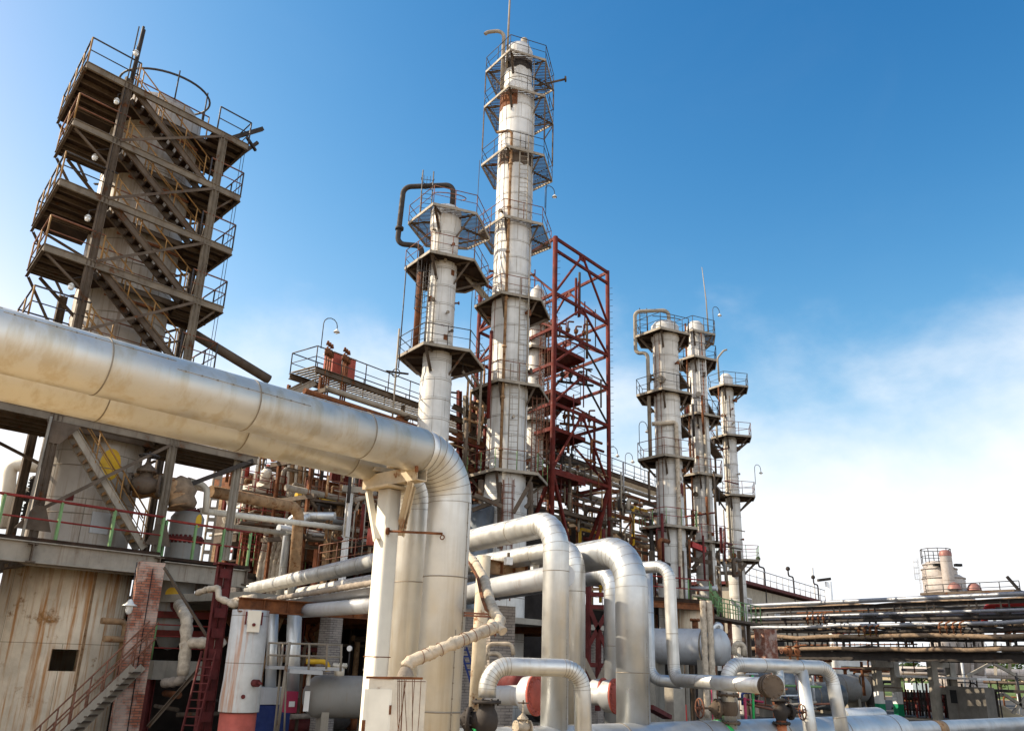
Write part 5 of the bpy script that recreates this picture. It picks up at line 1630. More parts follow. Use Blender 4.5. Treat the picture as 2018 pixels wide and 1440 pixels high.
# ================================================================ DECK round the column and what stands on it
dz = 6.25
t = thing('steel_deck', 'grey steel deck around the stair tower with red handrails on pale green posts', 'deck', tp_(0, 0, 0))
m = MB().ibeam(tp_(-6, -0.35, dz - 0.42), tp_(3.95, -0.35, dz - 0.42), 0.28, 0.62, 0.035)
m.build('edge_girder', 'pale_steel', t)
m = MB().ibeam(tp_(4.3, 0.2, dz - 0.52), tp_(7.6, 0.2, dz - 0.52), 0.28, 0.62, 0.035)
m.build('edge_girder', 'pale_steel', t)
m = MB()
for uu in (-3.0, 0.0, 3.95, 7.5): m.ibeam(tp_(uu, -0.6 if uu != 7.5 else 0.0, dz - 0.45), tp_(uu, 9, dz - 0.45), 0.26, 0.55, 0.035)
m.build('cross_girder', 'old_steel', t, split=True)
m = MB()
m.plate([(p.x, p.y) for p in (tp_(-6, -0.45, 0), tp_(3.95, -0.45, 0), tp_(3.95, 9, 0), tp_(-6, 9, 0))], dz, 0.1)
m.plate([(p.x, p.y) for p in (tp_(3.96, 0.1, 0), tp_(7.6, 0.1, 0), tp_(7.6, 9, 0), tp_(3.96, 9, 0))], dz - 0.06, 0.1)
dko = m.build('deck_plate', 'brown_plank', t)
top_, po = MB(), MB()
pth = [tp_(-6, -0.4, dz), tp_(3.9, -0.4, dz)]
pth2 = [tp_(4.2, 0.15, dz), tp_(7.5, 0.15, dz)]
for ptx in (pth, pth2):
    for hh, r in ((1.15, 0.045), (0.55, 0.03)): top_.tube([ptx[0] + Z * hh, ptx[1] + Z * hh], r, seg=6)
    n = 6 if ptx is pth else 3
    for k in range(n + 1):
        q = ptx[0].lerp(ptx[1], k / n)
        po.beam(q - Z * 0.15, q + Z * 1.15, 0.075)
top_.build('handrail', 'red_rail', t)
po.build('rail_post', 'green_paint', t, split=True)
# small vessel passing through the deck
sv = at(367, 1040, 31.0); svc = (sv.x, sv.y)
t = thing('vessel', 'small upright vessel with yellow patches passing through the deck behind the brick pillar', 'vessel', (sv.x, sv.y, 0))
MB().lathe((sv.x, sv.y, 0), [(0, 3.2), (0.3, 3.3), (0.6, 3.9), (0.6, 6.6), (0.6, 6.75)], 32).build('lower_shell', 'vessel_grey', t)
MB().lathe((sv.x, sv.y, 0), [(0.58, 6.7), (0.58, 7.75), (0.45, 7.95), (0, 8.0)], 32).build('upper_shell', 'vessel_grey', t)
m = MB(); flange(m, (sv.x, sv.y, 6.95), Z, 0.68, 0.14, 24); flange(m, (sv.x, sv.y, 7.98), Z, 0.42, 0.12, 16)
m.build('flange_ring', 'maroon_paint', t, split=True)
a, z = cyl_hit(338, 1170, svc, 0.6); cylpatch(svc, 0.606, a, z, 0.23, 0.23, 'yellow_paint', 'yellow_patch', t)
a, z = cyl_hit(392, 1026, svc, 0.58); cylpatch(svc, 0.586, a, z, 0.14, 0.24, 'yellow_paint', 'yellow_patch', t)
a, z = cyl_hit(352, 1190, svc, 0.6); ax = Vector((math.cos(a), math.sin(a), 0))
m = MB(); flange(m, Vector((sv.x, sv.y, z)) + ax * 0.72, ax, 0.30, 0.1, 14); m.cyl(Vector((sv.x, sv.y, z)) + ax * 0.5, Vector((sv.x, sv.y, z)) + ax * 0.75, 0.22)
m.build('manhole', 'maroon_paint', t)
m = MB()
m.beam(Vector((sv.x - 1.2, sv.y - 0.9, 4.35)), Vector((sv.x + 2.0, sv.y - 0.4, 4.35)), 0.2, 0.22); m.beam(Vector((sv.x - 1.2, sv.y - 0.8, 3.75)), Vector((sv.x + 1.4, sv.y - 0.4, 3.75)), 0.16, 0.2)
m.build('support_beam', 'red_steel', t, split=True)
# bandaged pipes beside it
t = thing('bandaged_pipe', 'white bandaged pipe hanging before the small vessel, branching to the right', 'pipe', at(360, 1335, 26.5))
A = [at(352, 1190, 28.5), at(368, 1216, 26.6), at(367, 1265, 26.5), at(360, 1330, 26.5)]
wrapped(A, 0.17, seg=14, step=0.16, fil=0.3, jit=0.05).build('lagging', 'bandage', t)
wrapped([at(372, 1266, 26.5), at(408, 1266, 26.3), at(422, 1275, 26.2), at(440, 1262, 26.1)], 0.15, seg=12, step=0.13, fil=0.2).build('branch', 'bandage', t)
wrapped([at(360, 1328, 26.5), at(356, 1342, 26.5), at(322, 1345, 26.8)], 0.13, seg=12, step=0.12, fil=0.2).build('foot_bend', 'dirty_bandage', t)
t = thing('bandaged_pipe', 'thin bandaged pipe zigzagging past the red steel post', 'pipe', at(430, 1170, 24.5))
wrapped([at(388, 1168, 25.2), at(412, 1160, 24.9), at(430, 1158, 24.6), at(431, 1178, 24.5), at(452, 1186, 24.4), at(480, 1179, 24.2), at(503, 1176, 24.0)], 0.085, seg=10, step=0.12, fil=0.12).build('lagging', 'bandage', t)
wrapped([at(452, 1186, 24.35), at(462, 1192, 24.3), at(470, 1184, 24.25)], 0.10, seg=10, step=0.08).build('loose_wrap', 'bandage', t)
# far left cream bend on the deck
simple_pipe('cream_pipe', 'cream swan-neck pipe at the far left edge behind the deck', [at(12, 1040, 33), at(20, 930, 33), at(26, 916, 33), at(80, 920, 33)], 0.24, 'cream_paint', fil=0.6, seg=14)
m = MB()
for k in range(3): flange(m, at(62, 985, 29.5) + Vector((0, 0, -0.5 + 0.5 * k)), Vector((1, 0.2, 0.1)), 0.42 - 0.03 * k, 0.12, 16)
m.cyl(at(62, 970, 29.5) - Vector((0.5, 0, 0)), at(62, 985, 29.5) + Vector((0.8, 0.4, 0)), 0.25)
tag(m.build('flange', 'dark_steel'), 'dark bolted flanges on the left flank of the wide column', 'flange')
# pipes leaving right from the column, level above the deck
for (x0, y0, x1, y1, Y0, Y1, r, mt, nm) in ((395, 1006, 720, 1046, 31, 41.5, 0.12, 'cream_paint', 'thin cream pipe'), (415, 968, 590, 1000, 33, 37, 0.24, 'pale_rust', 'thick rust-stained pipe'), (330, 945, 410, 965, 33, 32.5, 0.12, 'bandage', 'short bandaged pipe'), (440, 1035, 560, 1050, 33, 36, 0.1, 'pale_steel', 'low thin pale pipe')):
    simple_pipe('level_pipe', nm + ' running level right of the stair tower', [at(x0, y0, Y0), at(x1, y1, Y1)] + ([at(x1, y1, Y1) - Z * 3 + Vector((0.1, 0, 0))] if r > 0.2 else []), r, mt, seg=14)
simple_pipe('cream_pipe', 'bent cream pipe standing right of the stair tower post', [at(405, 1010, 31), at(408, 965, 31), at(400, 955, 31), at(370, 945, 31)], 0.11, 'cream_paint', seg=10)
# inclined dark pipe up in the sky right of the tower
simple_pipe('inclined_pipe', 'brown inclined pipe slanting from the fourth landing down behind the overhead pipes', [tp_(4.6, 2.6, 15.2), at(530, 748, 34)], 0.2, 'old_steel', seg=14)
# lattice mast
c = at(426, 960, 36)
t = thing('lattice_mast', 'slim pale lattice mast right of the stair tower', 'mast', (c.x, c.y, 0))
m = MB()
for s in (-0.16, 0.16): m.beam(Vector((c.x + s, c.y, 6)), Vector((c.x + s, c.y, 13.2)), 0.07)
k = 6.2
while k < 13: m.beam(Vector((c.x - 0.16, c.y, k)), Vector((c.x + 0.16, c.y, k)), 0.05, 0.16); k += 0.45
m.build('ladder_frame', 'pale_steel', t)

# ================================================================ BELOW THE DECK
p = Vector((-10.85, 26.6, 0))
t = thing('brick_pillar', 'worn red and white brick pillar under the deck edge', 'pillar', p)
MB().box(p + Z * 2.9, D(60), D(-30), Z, 0.72, 0.72, 5.6).build('shaft', 'brick', t)
MB().box(p + Z * 0.06, D(60), D(-30), Z, 0.95, 0.95, 0.7).build('footing', 'grey_brick', t)
MB().tube([p + D(150) * 0.4 + Z * 0.3 + D(60) * 0.05, p + D(150) * 0.4 + Z * 5.5 + D(60) * 0.02], 0.014, seg=5).build('wire', 'black', t)
# wooden-stepped stairs with rusty rails
a, b = at(120, 1452, 24.6), at(262, 1313, 25.6)
t = thing('stairs', 'steep stairs with thin rusty handrails in front of the rust-streaked skirt', 'stairs', (a.x, a.y, 0))
wv_ = D(0) * 0.7
m = MB()
lowp = a + (a - b) * 0.8
for s in (0, 1): m.beam(lowp + wv_ * s, b + wv_ * s, 0.06, 0.2)
so_ = m.build('stringer', 'pale_steel', t, split=True)
m = MB()
for k in range(1, 20):
    q = lowp.lerp(b, k / 20); m.beam(q, q + wv_, 0.22, 0.04, up=Z)
m.build('treads', 'old_steel', t)
m = MB()
for s in (0, 1):
    o_ = wv_ * s
    for hh in (0.95, 0.5): m.tube([lowp + o_ + Z * hh, b + o_ + Z * hh, b + o_ + Z * hh + (b - a).normalized() * 0.4], 0.022, seg=6)
    for k in range(9):
        q = lowp.lerp(b, k / 8) + o_; m.tube([q, q + Z * 0.95], 0.022, seg=6)
m.build('handrail', 'rusty_rail', t)
# pendant lamp
e = at(256, 1190, 24.8)
t = thing('pendant_lamp', 'caged pendant lamp hanging from the deck beside the brick pillar', 'lamp', e)
MB().tube([e + Z * 0.1, Vector((e.x, e.y, 5.55))], 0.016, seg=6).build('cord', 'dark_rail', t)
MB().lathe(e, [(0.02, 0.14), (0.05, 0.12), (0.11, 0.02), (0.20, -0.03), (0.20, -0.05), (0.09, -0.04)], 18).build('shade', 'porcelain', t)
MB().lathe(e - Z * 0.05, [(0.09, 0), (0.095, -0.1), (0.07, -0.19), (0, -0.23)], 16).build('globe', 'lamp_glass', t)
# lamps on the stair tower
for k, (px, py) in enumerate(((230, 200), (187, 310), (173, 430), (140, 565), (268, 105))):
    q = at(px, py, 25.8)
    t = thing('bulkhead_lamp', ['round glass lamp under the top landing of the stair tower', 'round glass lamp under the second landing of the stair tower', 'round glass lamp at the third landing beside the tower post', 'round glass lamp under the fourth landing of the stair tower', 'bright lamp near the top of the stair tower mast'][k], 'lamp', q, 'lamps on the stair tower')
    MB().lathe(q, [(0.0, -0.13), (0.08, -0.09), (0.10, 0.0), (0.07, 0.06)], 16).build('globe', 'lamp_glass', t)
    MB().lathe(q, [(0.12, 0.02), (0.08, 0.08), (0.04, 0.13), (0, 0.14)], 16).build('cap', 'porcelain', t)
    MB().tube([q + Z * 0.15, q + Z * 0.3, tp_(0.0, 0, q.z + 0.5)], 0.014, seg=5).build('arm', 'dark_rail', t)
# red perforated post
p = at(432, 1200, 25.4)
t = thing('steel_post', 'red battened steel post left of the white vessel', 'post', (p.x, p.y, 0))
m = MB()
for s in (-1, 1): m.ibeam(Vector((p.x, p.y, 0)) + ut * 0.14 * s, Vector((p.x, p.y, 5.6)) + ut * 0.14 * s, 0.1, 0.22, 0.02)
m.build('channels', 'maroon_paint', t)
m = MB(); k = 0.4
while k < 5.5: m.box(Vector((p.x, p.y, k)) - vt * 0.12, ut, vt, Z, 0.36, 0.015, 0.26); k += 0.55
m.build('batten', 'maroon_paint', t, split=True)
MB().box(Vector((p.x, p.y, 5.62)), ut, vt, Z, 0.6, 0.5, 0.05).build('head_plate', 'maroon_paint', t)
# leaning rusty bars
for (x0, y0, x1, y1, nm) in ((322, 1118, 412, 1262, 'rusty angle bar slanting from the brick pillar to the red post'), (292, 1432, 392, 1318, 'grey bar leaning up under the small vessel')):
    tag(MB().angle(at(x0, y0, 25.6), at(x1, y1, 25.5), 0.09, 0.02).build('brace_bar', 'old_steel'), nm, 'bar')
# red ladder
a, b = at(372, 1445, 24.8), at(412, 1282, 25.0)
t = thing('ladder', 'narrow red ladder leaning beside the red battened post', 'ladder', (a.x, a.y, 0))
m = MB()
for s in (-0.2, 0.2):
    m.beam(a + (a - b) * 0.6 + Vector((s, 0, 0)), b + Vector((s, 0, 0)), 0.05)
for k in range(1, 16):
    q = (a + (a - b) * 0.6).lerp(b, k / 16); m.beam(q - Vector((0.2, 0, 0)), q + Vector((0.2, 0, 0)), 0.03)
m.build('ladder_frame', 'maroon_paint', t)
# white vessel on red base
v = Vector((-6.3, 22.0, 0))
t = thing('vessel', 'white upright vessel with rust runs on a faded red base, dented open top', 'vessel', v)
zt = at(490, 1202, 22).z
MB().lathe(v, [(0.475, 1.86), (0.475, 2.2), (0.45, 2.6), (0.45, zt), (0.43, zt), (0.43, zt - 0.3), (0, zt - 0.3)], 36).build('shell', 'white_vessel', t)
MB().lathe(v, [(0.43, 0.0), (0.43, 1.84), (0, 1.86)], 36).build('base', 'red_base', t)
a, z = cyl_hit(500, 1222, v, 0.45); ax = Vector((math.cos(a), math.sin(a), 0)); tx = Vector((-math.sin(a), math.cos(a), 0))
m = MB().box(Vector((v.x, v.y, z + 0.08)) + ax * 0.475, tx, ax, Z, 0.32, 0.02, 0.30).box(Vector((v.x, v.y, z - 0.14)) + ax * 0.50, tx, ax, Z, 0.30, 0.02, 0.26)
m.build('patch_plate', 'cream_paint', t)
m = MB().cyl(Vector((v.x, v.y, z - 0.10)) + ax * 0.47, Vector((v.x, v.y, z - 0.10)) + ax * 0.56, 0.04, seg=10)
for s in (-0.19, 0.19): m.box(Vector((v.x, v.y, z + 0.05)) + ax * 0.455 + tx * s, tx, ax, Z, 0.035, 0.02, 0.3)
a2, z2 = cyl_hit(500, 1345, v, 0.45); ax2 = Vector((math.cos(a2), math.sin(a2), 0))
m.cyl(Vector((v.x, v.y, z2)) + ax2 * 0.4, Vector((v.x, v.y, z2)) + ax2 * 0.62, 0.085, seg=14); m.cyl(Vector((v.x, v.y, z2)) + ax2 * 0.6, Vector((v.x, v.y, z2)) + ax2 * 0.75, 0.03, seg=8)
a2, z2 = cyl_hit(479, 1372, v, 0.47); ax2 = Vector((math.cos(a2), math.sin(a2), 0)); m.cyl(Vector((v.x, v.y, z2)) + ax2 * 0.4, Vector((v.x, v.y, z2)) + ax2 * 0.50, 0.05, seg=12)
m.build('nozzles', 'maroon_paint', t)

lz = at(350, 1300, 28.6).z
q0, q1 = at(298, 1300, 28.2), at(415, 1300, 29.2); q0.z = q1.z = lz
t = thing('landing', 'concrete landing with red rails and green posts below the small vessel', 'landing', (q0.x, q0.y, 0))
MB().beam(q0 - Z * 0.3, q1 - Z * 0.3, 0.9, 0.55).build('slab', 'concrete', t)
railing(t, [q0, q1], 'red_rail', 'green_paint', h=1.05, sp=0.75, mid=2)
for f in (0.05, 0.95): MB().ibeam(Vector((*q0.lerp(q1, f).xy, 0)), q0.lerp(q1, f) - Z * 0.58, 0.2, 0.2).build('post', 'maroon_paint', t)
for k in range(7):
    a_ = at(random.uniform(310, 430), random.uniform(1330, 1430), random.uniform(27, 31)); 
    tangle('floor_pipe', 'in the gloom under the steel deck', 'pipes under the deck', [a_, a_ + random.choice((ut, vt, Z)) * random.uniform(0.8, 2.5)], random.choice((0.04, 0.07, 0.1)), ('rust', 'dark_steel', 'maroon_paint', 'old_steel'))
for k, (px, py) in enumerate(((250, 1225), (255, 1260))):
    c_ = at(px, py, 28.0)
    simple_pipe('bent_pipe', ('upper', 'lower')[k] + ' rusty bent pipe between the skirt and the brick pillar', [c_ - ut * 0.8, c_, c_ - Z * 1.2], 0.1, 'pale_rust', seg=9)
# ================================================================ PUMP SHED (dark roofed space under the pipes)
S0 = at(450, 1195, 27.0); S0 = Vector((S0.x, S0.y, 0))
us, vs = D(38), D(-52)
def sp_(u, v, z): return S0 + us * u + vs * v + Z * z
shed = thing('pump_shed', 'dark open-fronted pump shed with a flat roof under the arched pipes', 'shed', S0)
m = MB().plate([(p.x, p.y) for p in (sp_(0.5, 0, 0), sp_(22, 0, 0), sp_(22, 11, 0), sp_(0.5, 11, 0))], 5.0, 0.25)
m.build('roof', 'concrete', shed)
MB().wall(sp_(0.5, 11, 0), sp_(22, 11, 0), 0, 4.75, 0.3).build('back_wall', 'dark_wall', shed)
for uu in (4.5, 9.0, 13.5, 18.0, 21.7):
    MB().box(sp_(uu, 0.4, 2.37), us, vs, Z, 0.55, 0.55, 4.74).build('pier', 'grey_brick', shed)
    MB().ibeam(sp_(uu, 0.1, 4.6), sp_(uu, 10.8, 4.6), 0.2, 0.3, 0.03).build('roof_beam', 'rust', shed)
for uu in (6.5, 11, 16):
    for v_ in (4.5, 8.0): MB().ibeam(sp_(uu, v_, 0), sp_(uu, v_, 4.7), 0.24, 0.24, 0.03).build('inner_post', 'maroon_paint', shed)
# horizontal tank
c = at(668, 1372, 25.0); ax = Vector((0.93, 0.36, 0))
t = thing('storage_tank', 'grey horizontal tank with a rust patch on saddles behind the cream post', 'tank', (c.x, c.y, 0))
MB().lathe(c, [(0, -0.98), (0.2, -0.96), (0.40, -0.86), (0.52, -0.70), (0.55, -0.55), (0.55, 1.6), (0.4, 1.85), (0, 1.9)], 36, ax).build('shell', 'vessel_grey', t)
m = MB()
for f in (-0.4, 0.75):
    q = c + ax * f
    m.box(Vector((q.x, q.y, (q.z - 0.4) / 2 + 0.1)), ax, ax.cross(Z), Z, 0.2, 0.8, q.z - 0.3)
m.build('saddle', 'concrete', t)
m = MB().cyl(c + Z * 0.5 - ax * 0.05, c + Z * 0.78 - ax * 0.05, 0.14, seg=14); flange(m, c + Z * 0.80 - ax * 0.05, Z, 0.21, 0.07, 10)
m.cyl(c + Z * 0.5 + ax * 0.7, c + Z * 0.72 + ax * 0.7, 0.06, seg=10); m.cyl(c + Z * 0.68 + ax * 0.7, c + Z * 0.74 + ax * 0.7, 0.1, seg=10)
m.build('nozzles', 'cream_paint', t)
MB().box(c - ax * 0.75 + Vector((0.0, -0.55, -0.1)), Vector((0.93, 0.3, 0)), Vector((-0.3, 0.93, 0)), Z, 0.14, 0.03, 0.5).build('notice_board', 'white_paint', t)
simple_pipe('yellow_pipe', 'yellow pipe bending down to the grey horizontal tank', [at(604, 1303, 24.6), at(646, 1303, 24.8), at(646, 1322, 24.8)], 0.07, 'yellow_paint', seg=10)
simple_pipe('white_hose', 'white curved pipe beside the grey horizontal tank', [at(607, 1350, 24.2), at(608, 1330, 24.2), at(615, 1320, 24.3), at(632, 1318, 24.6)], 0.055, 'white_paint', fil=0.25, seg=8)
# landing with white rails
t = thing('landing_rail', 'pale railed landing with long legs standing in the dark shed', 'landing', at(600, 1440, 23.5))
m = MB()
def seg(x0, y0, x1, y1, Y0, r=0.03, Y1=None): m.tube([at(x0, y0, Y0), at(x1, y1, Y1 or Y0)], r, seg=6)
for yy in (1266, 1290): seg(529, yy, 675, yy + 4, 23.4, 0.03, 24.2)
for (x, y0, y1) in ((530, 1266, 1315), (551, 1267, 1316), (610, 1268, 1320), (645, 1268, 1318), (673, 1270, 1322)): seg(x, y0, x - 2, y1, 23.6)
seg(571, 1264, 545, 1452, 23.3, 0.045); seg(558, 1268, 540, 1452, 23.9, 0.03); seg(565, 1310, 560, 1440, 24.0, 0.025)
m.build('railing', 'pale_steel', t)
m = MB().beam(at(526, 1314, 23.6), at(672, 1318, 24.4), 0.5, 0.08).beam(at(567, 1321, 23.5), at(632, 1325, 23.9), 0.4, 0.1)
m.build('landing_floor', 'grey_pipe', t)
for (x, y0, y1, Y, r, nm) in ((536, 1190, 1315, 26.5, 0.16, 'left'), (578, 1195, 1315, 26.0, 0.21, 'right')):
    simple_pipe('silver_pipe', '%s one of two upright silver pipes in the dark shed behind the white vessel' % nm, [at(x - 4, y1 + 60, Y), at(x + 3, y0 + 12, Y)], r, 'aluminium', seg=18)
c = at(572, 1382, 25.5)
t = thing('fire_box', 'magenta box with a white notice low in the dark shed', 'box', c)
MB().box(c, D(60), D(-30), Z, 0.32, 0.3, 0.55).build('casing', 'magenta_paint', t); MB().box(c + D(150) * 0.17 - Z * 0.05, D(60), D(-30), Z, 0.16, 0.02, 0.14).build('notice', 'white_paint', t)
c = at(528, 1395, 26.5)
t = thing('pump_unit', 'dark blue pump housing with a pale top behind the white vessel', 'pump', c)
MB().box(c - Z * 0.5, D(60), D(-30), Z, 1.1, 0.8, 1.2).build('housing', 'blue_cloth', t)
MB().box(c + Z * 0.35, D(60), D(-30), Z, 1.1, 0.8, 0.45).build('top', 'grey_pipe', t)
c = at(688, 1277, 25.0)
t = thing('pressure_gauge', 'small white dial gauge in the dark shed', 'gauge', c)
MB().cyl(c, c + Vector((0.02, 0.05, 0)), 0.075, seg=16).build('dial', 'white_paint', t); MB().tube([c + Vector((0.02, 0.04, -0.05)), c + Vector((0.02, 0.04, -0.6))], 0.02, seg=5).build('stem', 'dark_rail', t)
random.seed(11)
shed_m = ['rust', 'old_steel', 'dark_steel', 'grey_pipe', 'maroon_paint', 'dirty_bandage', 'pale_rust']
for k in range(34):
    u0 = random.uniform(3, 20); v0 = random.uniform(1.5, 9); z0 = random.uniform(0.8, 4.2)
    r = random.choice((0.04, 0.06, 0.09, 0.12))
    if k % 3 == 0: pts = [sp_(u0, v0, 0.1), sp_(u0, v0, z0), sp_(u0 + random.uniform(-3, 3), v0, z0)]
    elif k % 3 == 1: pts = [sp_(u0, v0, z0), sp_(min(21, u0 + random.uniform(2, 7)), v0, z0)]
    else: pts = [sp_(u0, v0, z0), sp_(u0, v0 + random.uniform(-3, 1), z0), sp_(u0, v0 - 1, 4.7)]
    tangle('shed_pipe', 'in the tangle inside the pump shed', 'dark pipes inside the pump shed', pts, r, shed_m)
for k, (u0, v0) in enumerate(((5.2, 2.5), (7.5, 3.0), (12, 2.2), (14.8, 2.4), (17, 3.5), (19.5, 2.0))):
    c = sp_(u0, v0, 0)
    t = thing('pump', ORD[k] + ' pump and motor set from the left on the pump shed floor', 'pump', c, 'pumps inside the pump shed')
    MB().box(c + Z * 0.25, us, vs, Z, 1.8, 0.8, 0.5).build('plinth', 'concrete', t)
    MB().lathe(c + Z * 0.85, [(0, -0.5), (0.25, -0.48), (0.3, -0.3), (0.3, 0.3), (0.2, 0.5), (0.07, 0.55), (0.07, 0.9)], 18, us).build('motor', 'dark_steel' if k % 2 else 'maroon_paint', t)
    m = MB().lathe(c + Z * 0.85 + us * 0.8, [(0.1, -0.2), (0.35, -0.15), (0.38, 0.1), (0.2, 0.2), (0, 0.2)], 18, us); m.tube([c + us * 0.85 + Z * 1.1, c + us * 0.85 + Z * 2.2], 0.09, seg=8)
    m.build('pump_casing', 'rust', t)
# white-washed boxes and red steel bracing seen between the risers
t = thing('braced_frame', 'dark red braced steel frame between the middle risers', 'frame', at(1178, 1390, 27))
for (x0, y0, x1, y1) in ((1160, 1170, 1200, 1172), (1160, 1195, 1202, 1196), (1156, 1278, 1202, 1195), (1162, 1200, 1200, 1290), (1160, 1150, 1158, 1400), (1198, 1150, 1200, 1400), (1150, 1308, 1202, 1312), (1180, 1240, 1178, 1400)):
    MB().beam(at(x0, y0, 27), at(x1, y1, 27), 0.13).build('member', 'maroon_paint', t)
for (x0, y0, x1, y1) in ((1150, 1298, 1183, 1365), (1200, 1300, 1180, 1342)):
    MB().beam(at(x0, y0, 26), at(x1, y1, 26), 0.15).build('strut', 'pale_steel', t)
for k, (x, y0, y1, Y) in enumerate(((978, 1195, 1310, 24), (915, 1265, 1400, 26))):
    c = at(x, 1300, Y)
    tag(MB().box(Vector((c.x, c.y, 2.3)), D(60), D(-30), Z, 0.75, 0.6, 4.6).build('brick_pier', 'grey_brick'), ('grey brick pier with a concrete head behind the rusty pole', 'low grey brick pier right behind the tall silver legs')[k], 'pier')
for k, (pts, nm) in enumerate((([(960, 1300), (960, 1268), (1010, 1268), (1012, 1290)], 'upper'), ([(955, 1310), (955, 1287), (988, 1287), (990, 1340)], 'lower'))):
    simple_pipe('lagged_pipe', nm + ' pale bent lagged pipe in front of the grey brick pier', [at(x, y, 22.5) for x, y in pts], 0.055, 'bandage', fil=0.15, seg=9)
MB_ = MB()
for s in (0, 14): MB_.beam(at(905 + s, 1270 + s * 0.3, 23), at(940 + s, 1385, 23), 0.05)
for k in range(8): MB_.beam(at(907 + k * 4.6, 1280 + 13 * k, 23), at(922 + k * 4.6, 1280 + 13 * k, 23), 0.04)
tag(MB_.build('ladder', 'blue_cloth'), 'small dark blue stepladder leaning behind the tall silver legs', 'ladder')

# ================================================================ PROCESS FRAME behind the post
F0 = at(563, 1000, 43.0); F0 = Vector((F0.x, F0.y, 0))
def fp(u, v, z): return F0 + us * u + vs * v + Z * z
zr = at(606, 942, 43.8).z
pf = thing('process_frame', 'rusty two-storey process frame with a dark open bay behind the cream post', 'frame', F0)
for (u_0, v_0) in ((0.3, 0), (1.6, 0), (5.2, 0), (9.5, 0), (0.3, 6), (9.5, 6)):
    MB().ibeam(fp(u_0, v_0, 0), fp(u_0, v_0, zr), 0.26, 0.28, 0.03).build('frame_post', 'red_steel' if u_0 > 1 else 'pale_rust', pf)
MB().ibeam(fp(-0.5, -0.15, zr - 0.3), fp(11, -0.15, zr - 0.3), 0.3, 0.62, 0.04).build('roof_girder', 'rust', pf)
MB().ibeam(fp(-0.5, -0.1, zr - 4.1), fp(11, -0.1, zr - 4.1), 0.25, 0.4, 0.04).build('floor_girder', 'rust', pf)
MB().plate([(p.x, p.y) for p in (fp(1, 0, 0), fp(11, 0, 0), fp(11, 7, 0), fp(1, 7, 0))], zr + 0.12, 0.12).build('roof', 'old_steel', pf)
MB().plate([(p.x, p.y) for p in (fp(1.2, 0, 0), fp(11, 0, 0), fp(11, 7, 0), fp(1.2, 7, 0))], zr - 3.9, 0.1).build('floor', 'brown_plank', pf)
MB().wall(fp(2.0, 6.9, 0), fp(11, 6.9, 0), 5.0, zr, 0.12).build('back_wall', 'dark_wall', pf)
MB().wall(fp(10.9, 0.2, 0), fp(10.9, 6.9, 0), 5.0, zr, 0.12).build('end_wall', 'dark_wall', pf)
for k in range(5):
    MB().beam(fp(2, 1 + k * 1.2, zr - 0.8), fp(10.8, 1 + k * 1.2, zr - 0.8), 0.12, 0.2).build('joist', 'old_steel', pf)
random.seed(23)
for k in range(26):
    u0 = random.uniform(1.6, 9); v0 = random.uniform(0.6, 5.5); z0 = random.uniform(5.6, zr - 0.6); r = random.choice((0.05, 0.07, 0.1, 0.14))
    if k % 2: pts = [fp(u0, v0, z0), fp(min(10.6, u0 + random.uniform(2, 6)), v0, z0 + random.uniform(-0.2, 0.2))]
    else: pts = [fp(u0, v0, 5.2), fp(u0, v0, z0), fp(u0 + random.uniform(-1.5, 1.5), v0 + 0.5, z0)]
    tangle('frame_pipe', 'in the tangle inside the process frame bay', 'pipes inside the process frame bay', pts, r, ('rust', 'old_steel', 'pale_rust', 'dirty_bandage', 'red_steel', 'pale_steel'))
# cream verticals at its left corner
for k, (x, y0, y1, r, mt) in enumerate(((566, 1003, 868, 0.10, 'cream_paint'), (573, 1000, 862, 0.12, 'pale_rust'), (581, 998, 866, 0.09, 'cream_paint'), (588, 1003, 880, 0.13, 'pale_rust'), (597, 1010, 872, 0.08, 'cream_paint'), (556, 1000, 880, 0.07, 'rust'))):
    simple_pipe('upright_pipe', ('first', 'second', 'third', 'fourth', 'fifth', 'rusty leftmost')[k] + ' upright pipe of the row at the process frame corner%s' % ('' if k == 5 else ', from the left'), [at(x - 2, y1 + 150, 42.3), at(x + 8, y1 - 25, 42.3)], r, mt, seg=10)
# right-hand bare posts
for (x0, y0, x1, y1, Y, mt, nm, cap) in ((676, 1112, 690, 968, 39, 'white_paint', 'pale post with a T-shaped head inside the process frame', True), (662, 1116, 672, 985, 40, 'pale_rust', 'rust-red post left of the pale T-headed post', False), (641, 1115, 649, 1025, 39, 'pale_rust', 'pale rusty post carrying a small valve, behind the big pipes', False), (622, 1118, 630, 1040, 41, 'orange_primer', 'orange-red post behind the silver swan necks', False)):
    a, b = at(x0, y0 + 90, Y), at(x1, y1, Y)
    a = Vector((b.x, b.y, 0))
    t = thing('steel_post', nm, 'post', a)
    MB().ibeam(a, b, 0.22, 0.22, 0.03).build('shaft', mt, t)
    if cap: MB().beam(b + Vector((-0.35, -0.1, 0.1)), b + Vector((0.7, 0.3, 0.1)), 0.25, 0.28).build('head', 'pale_steel', t)
# two silver swan necks
for (x, x2, ytop, xr, yr, Y, r, nm) in ((560, 570, 1016, 612, 1016, 38.8, 0.17, 'left'), (581, 592, 1014, 642, 1022, 38.3, 0.19, 'right')):
    c = at(x2, ytop, Y)
    e = PH(xr, yr, c.z)
    pipe('swan_neck_pipe', '%s one of two silver swan-neck pipes above the big grey pipes' % nm, [Vector((c.x, c.y, 4.6)), c, c + (e - c).normalized() * 2.2], r, 'dull_aluminium', fil=0.55, seams=1.4, seg=18)
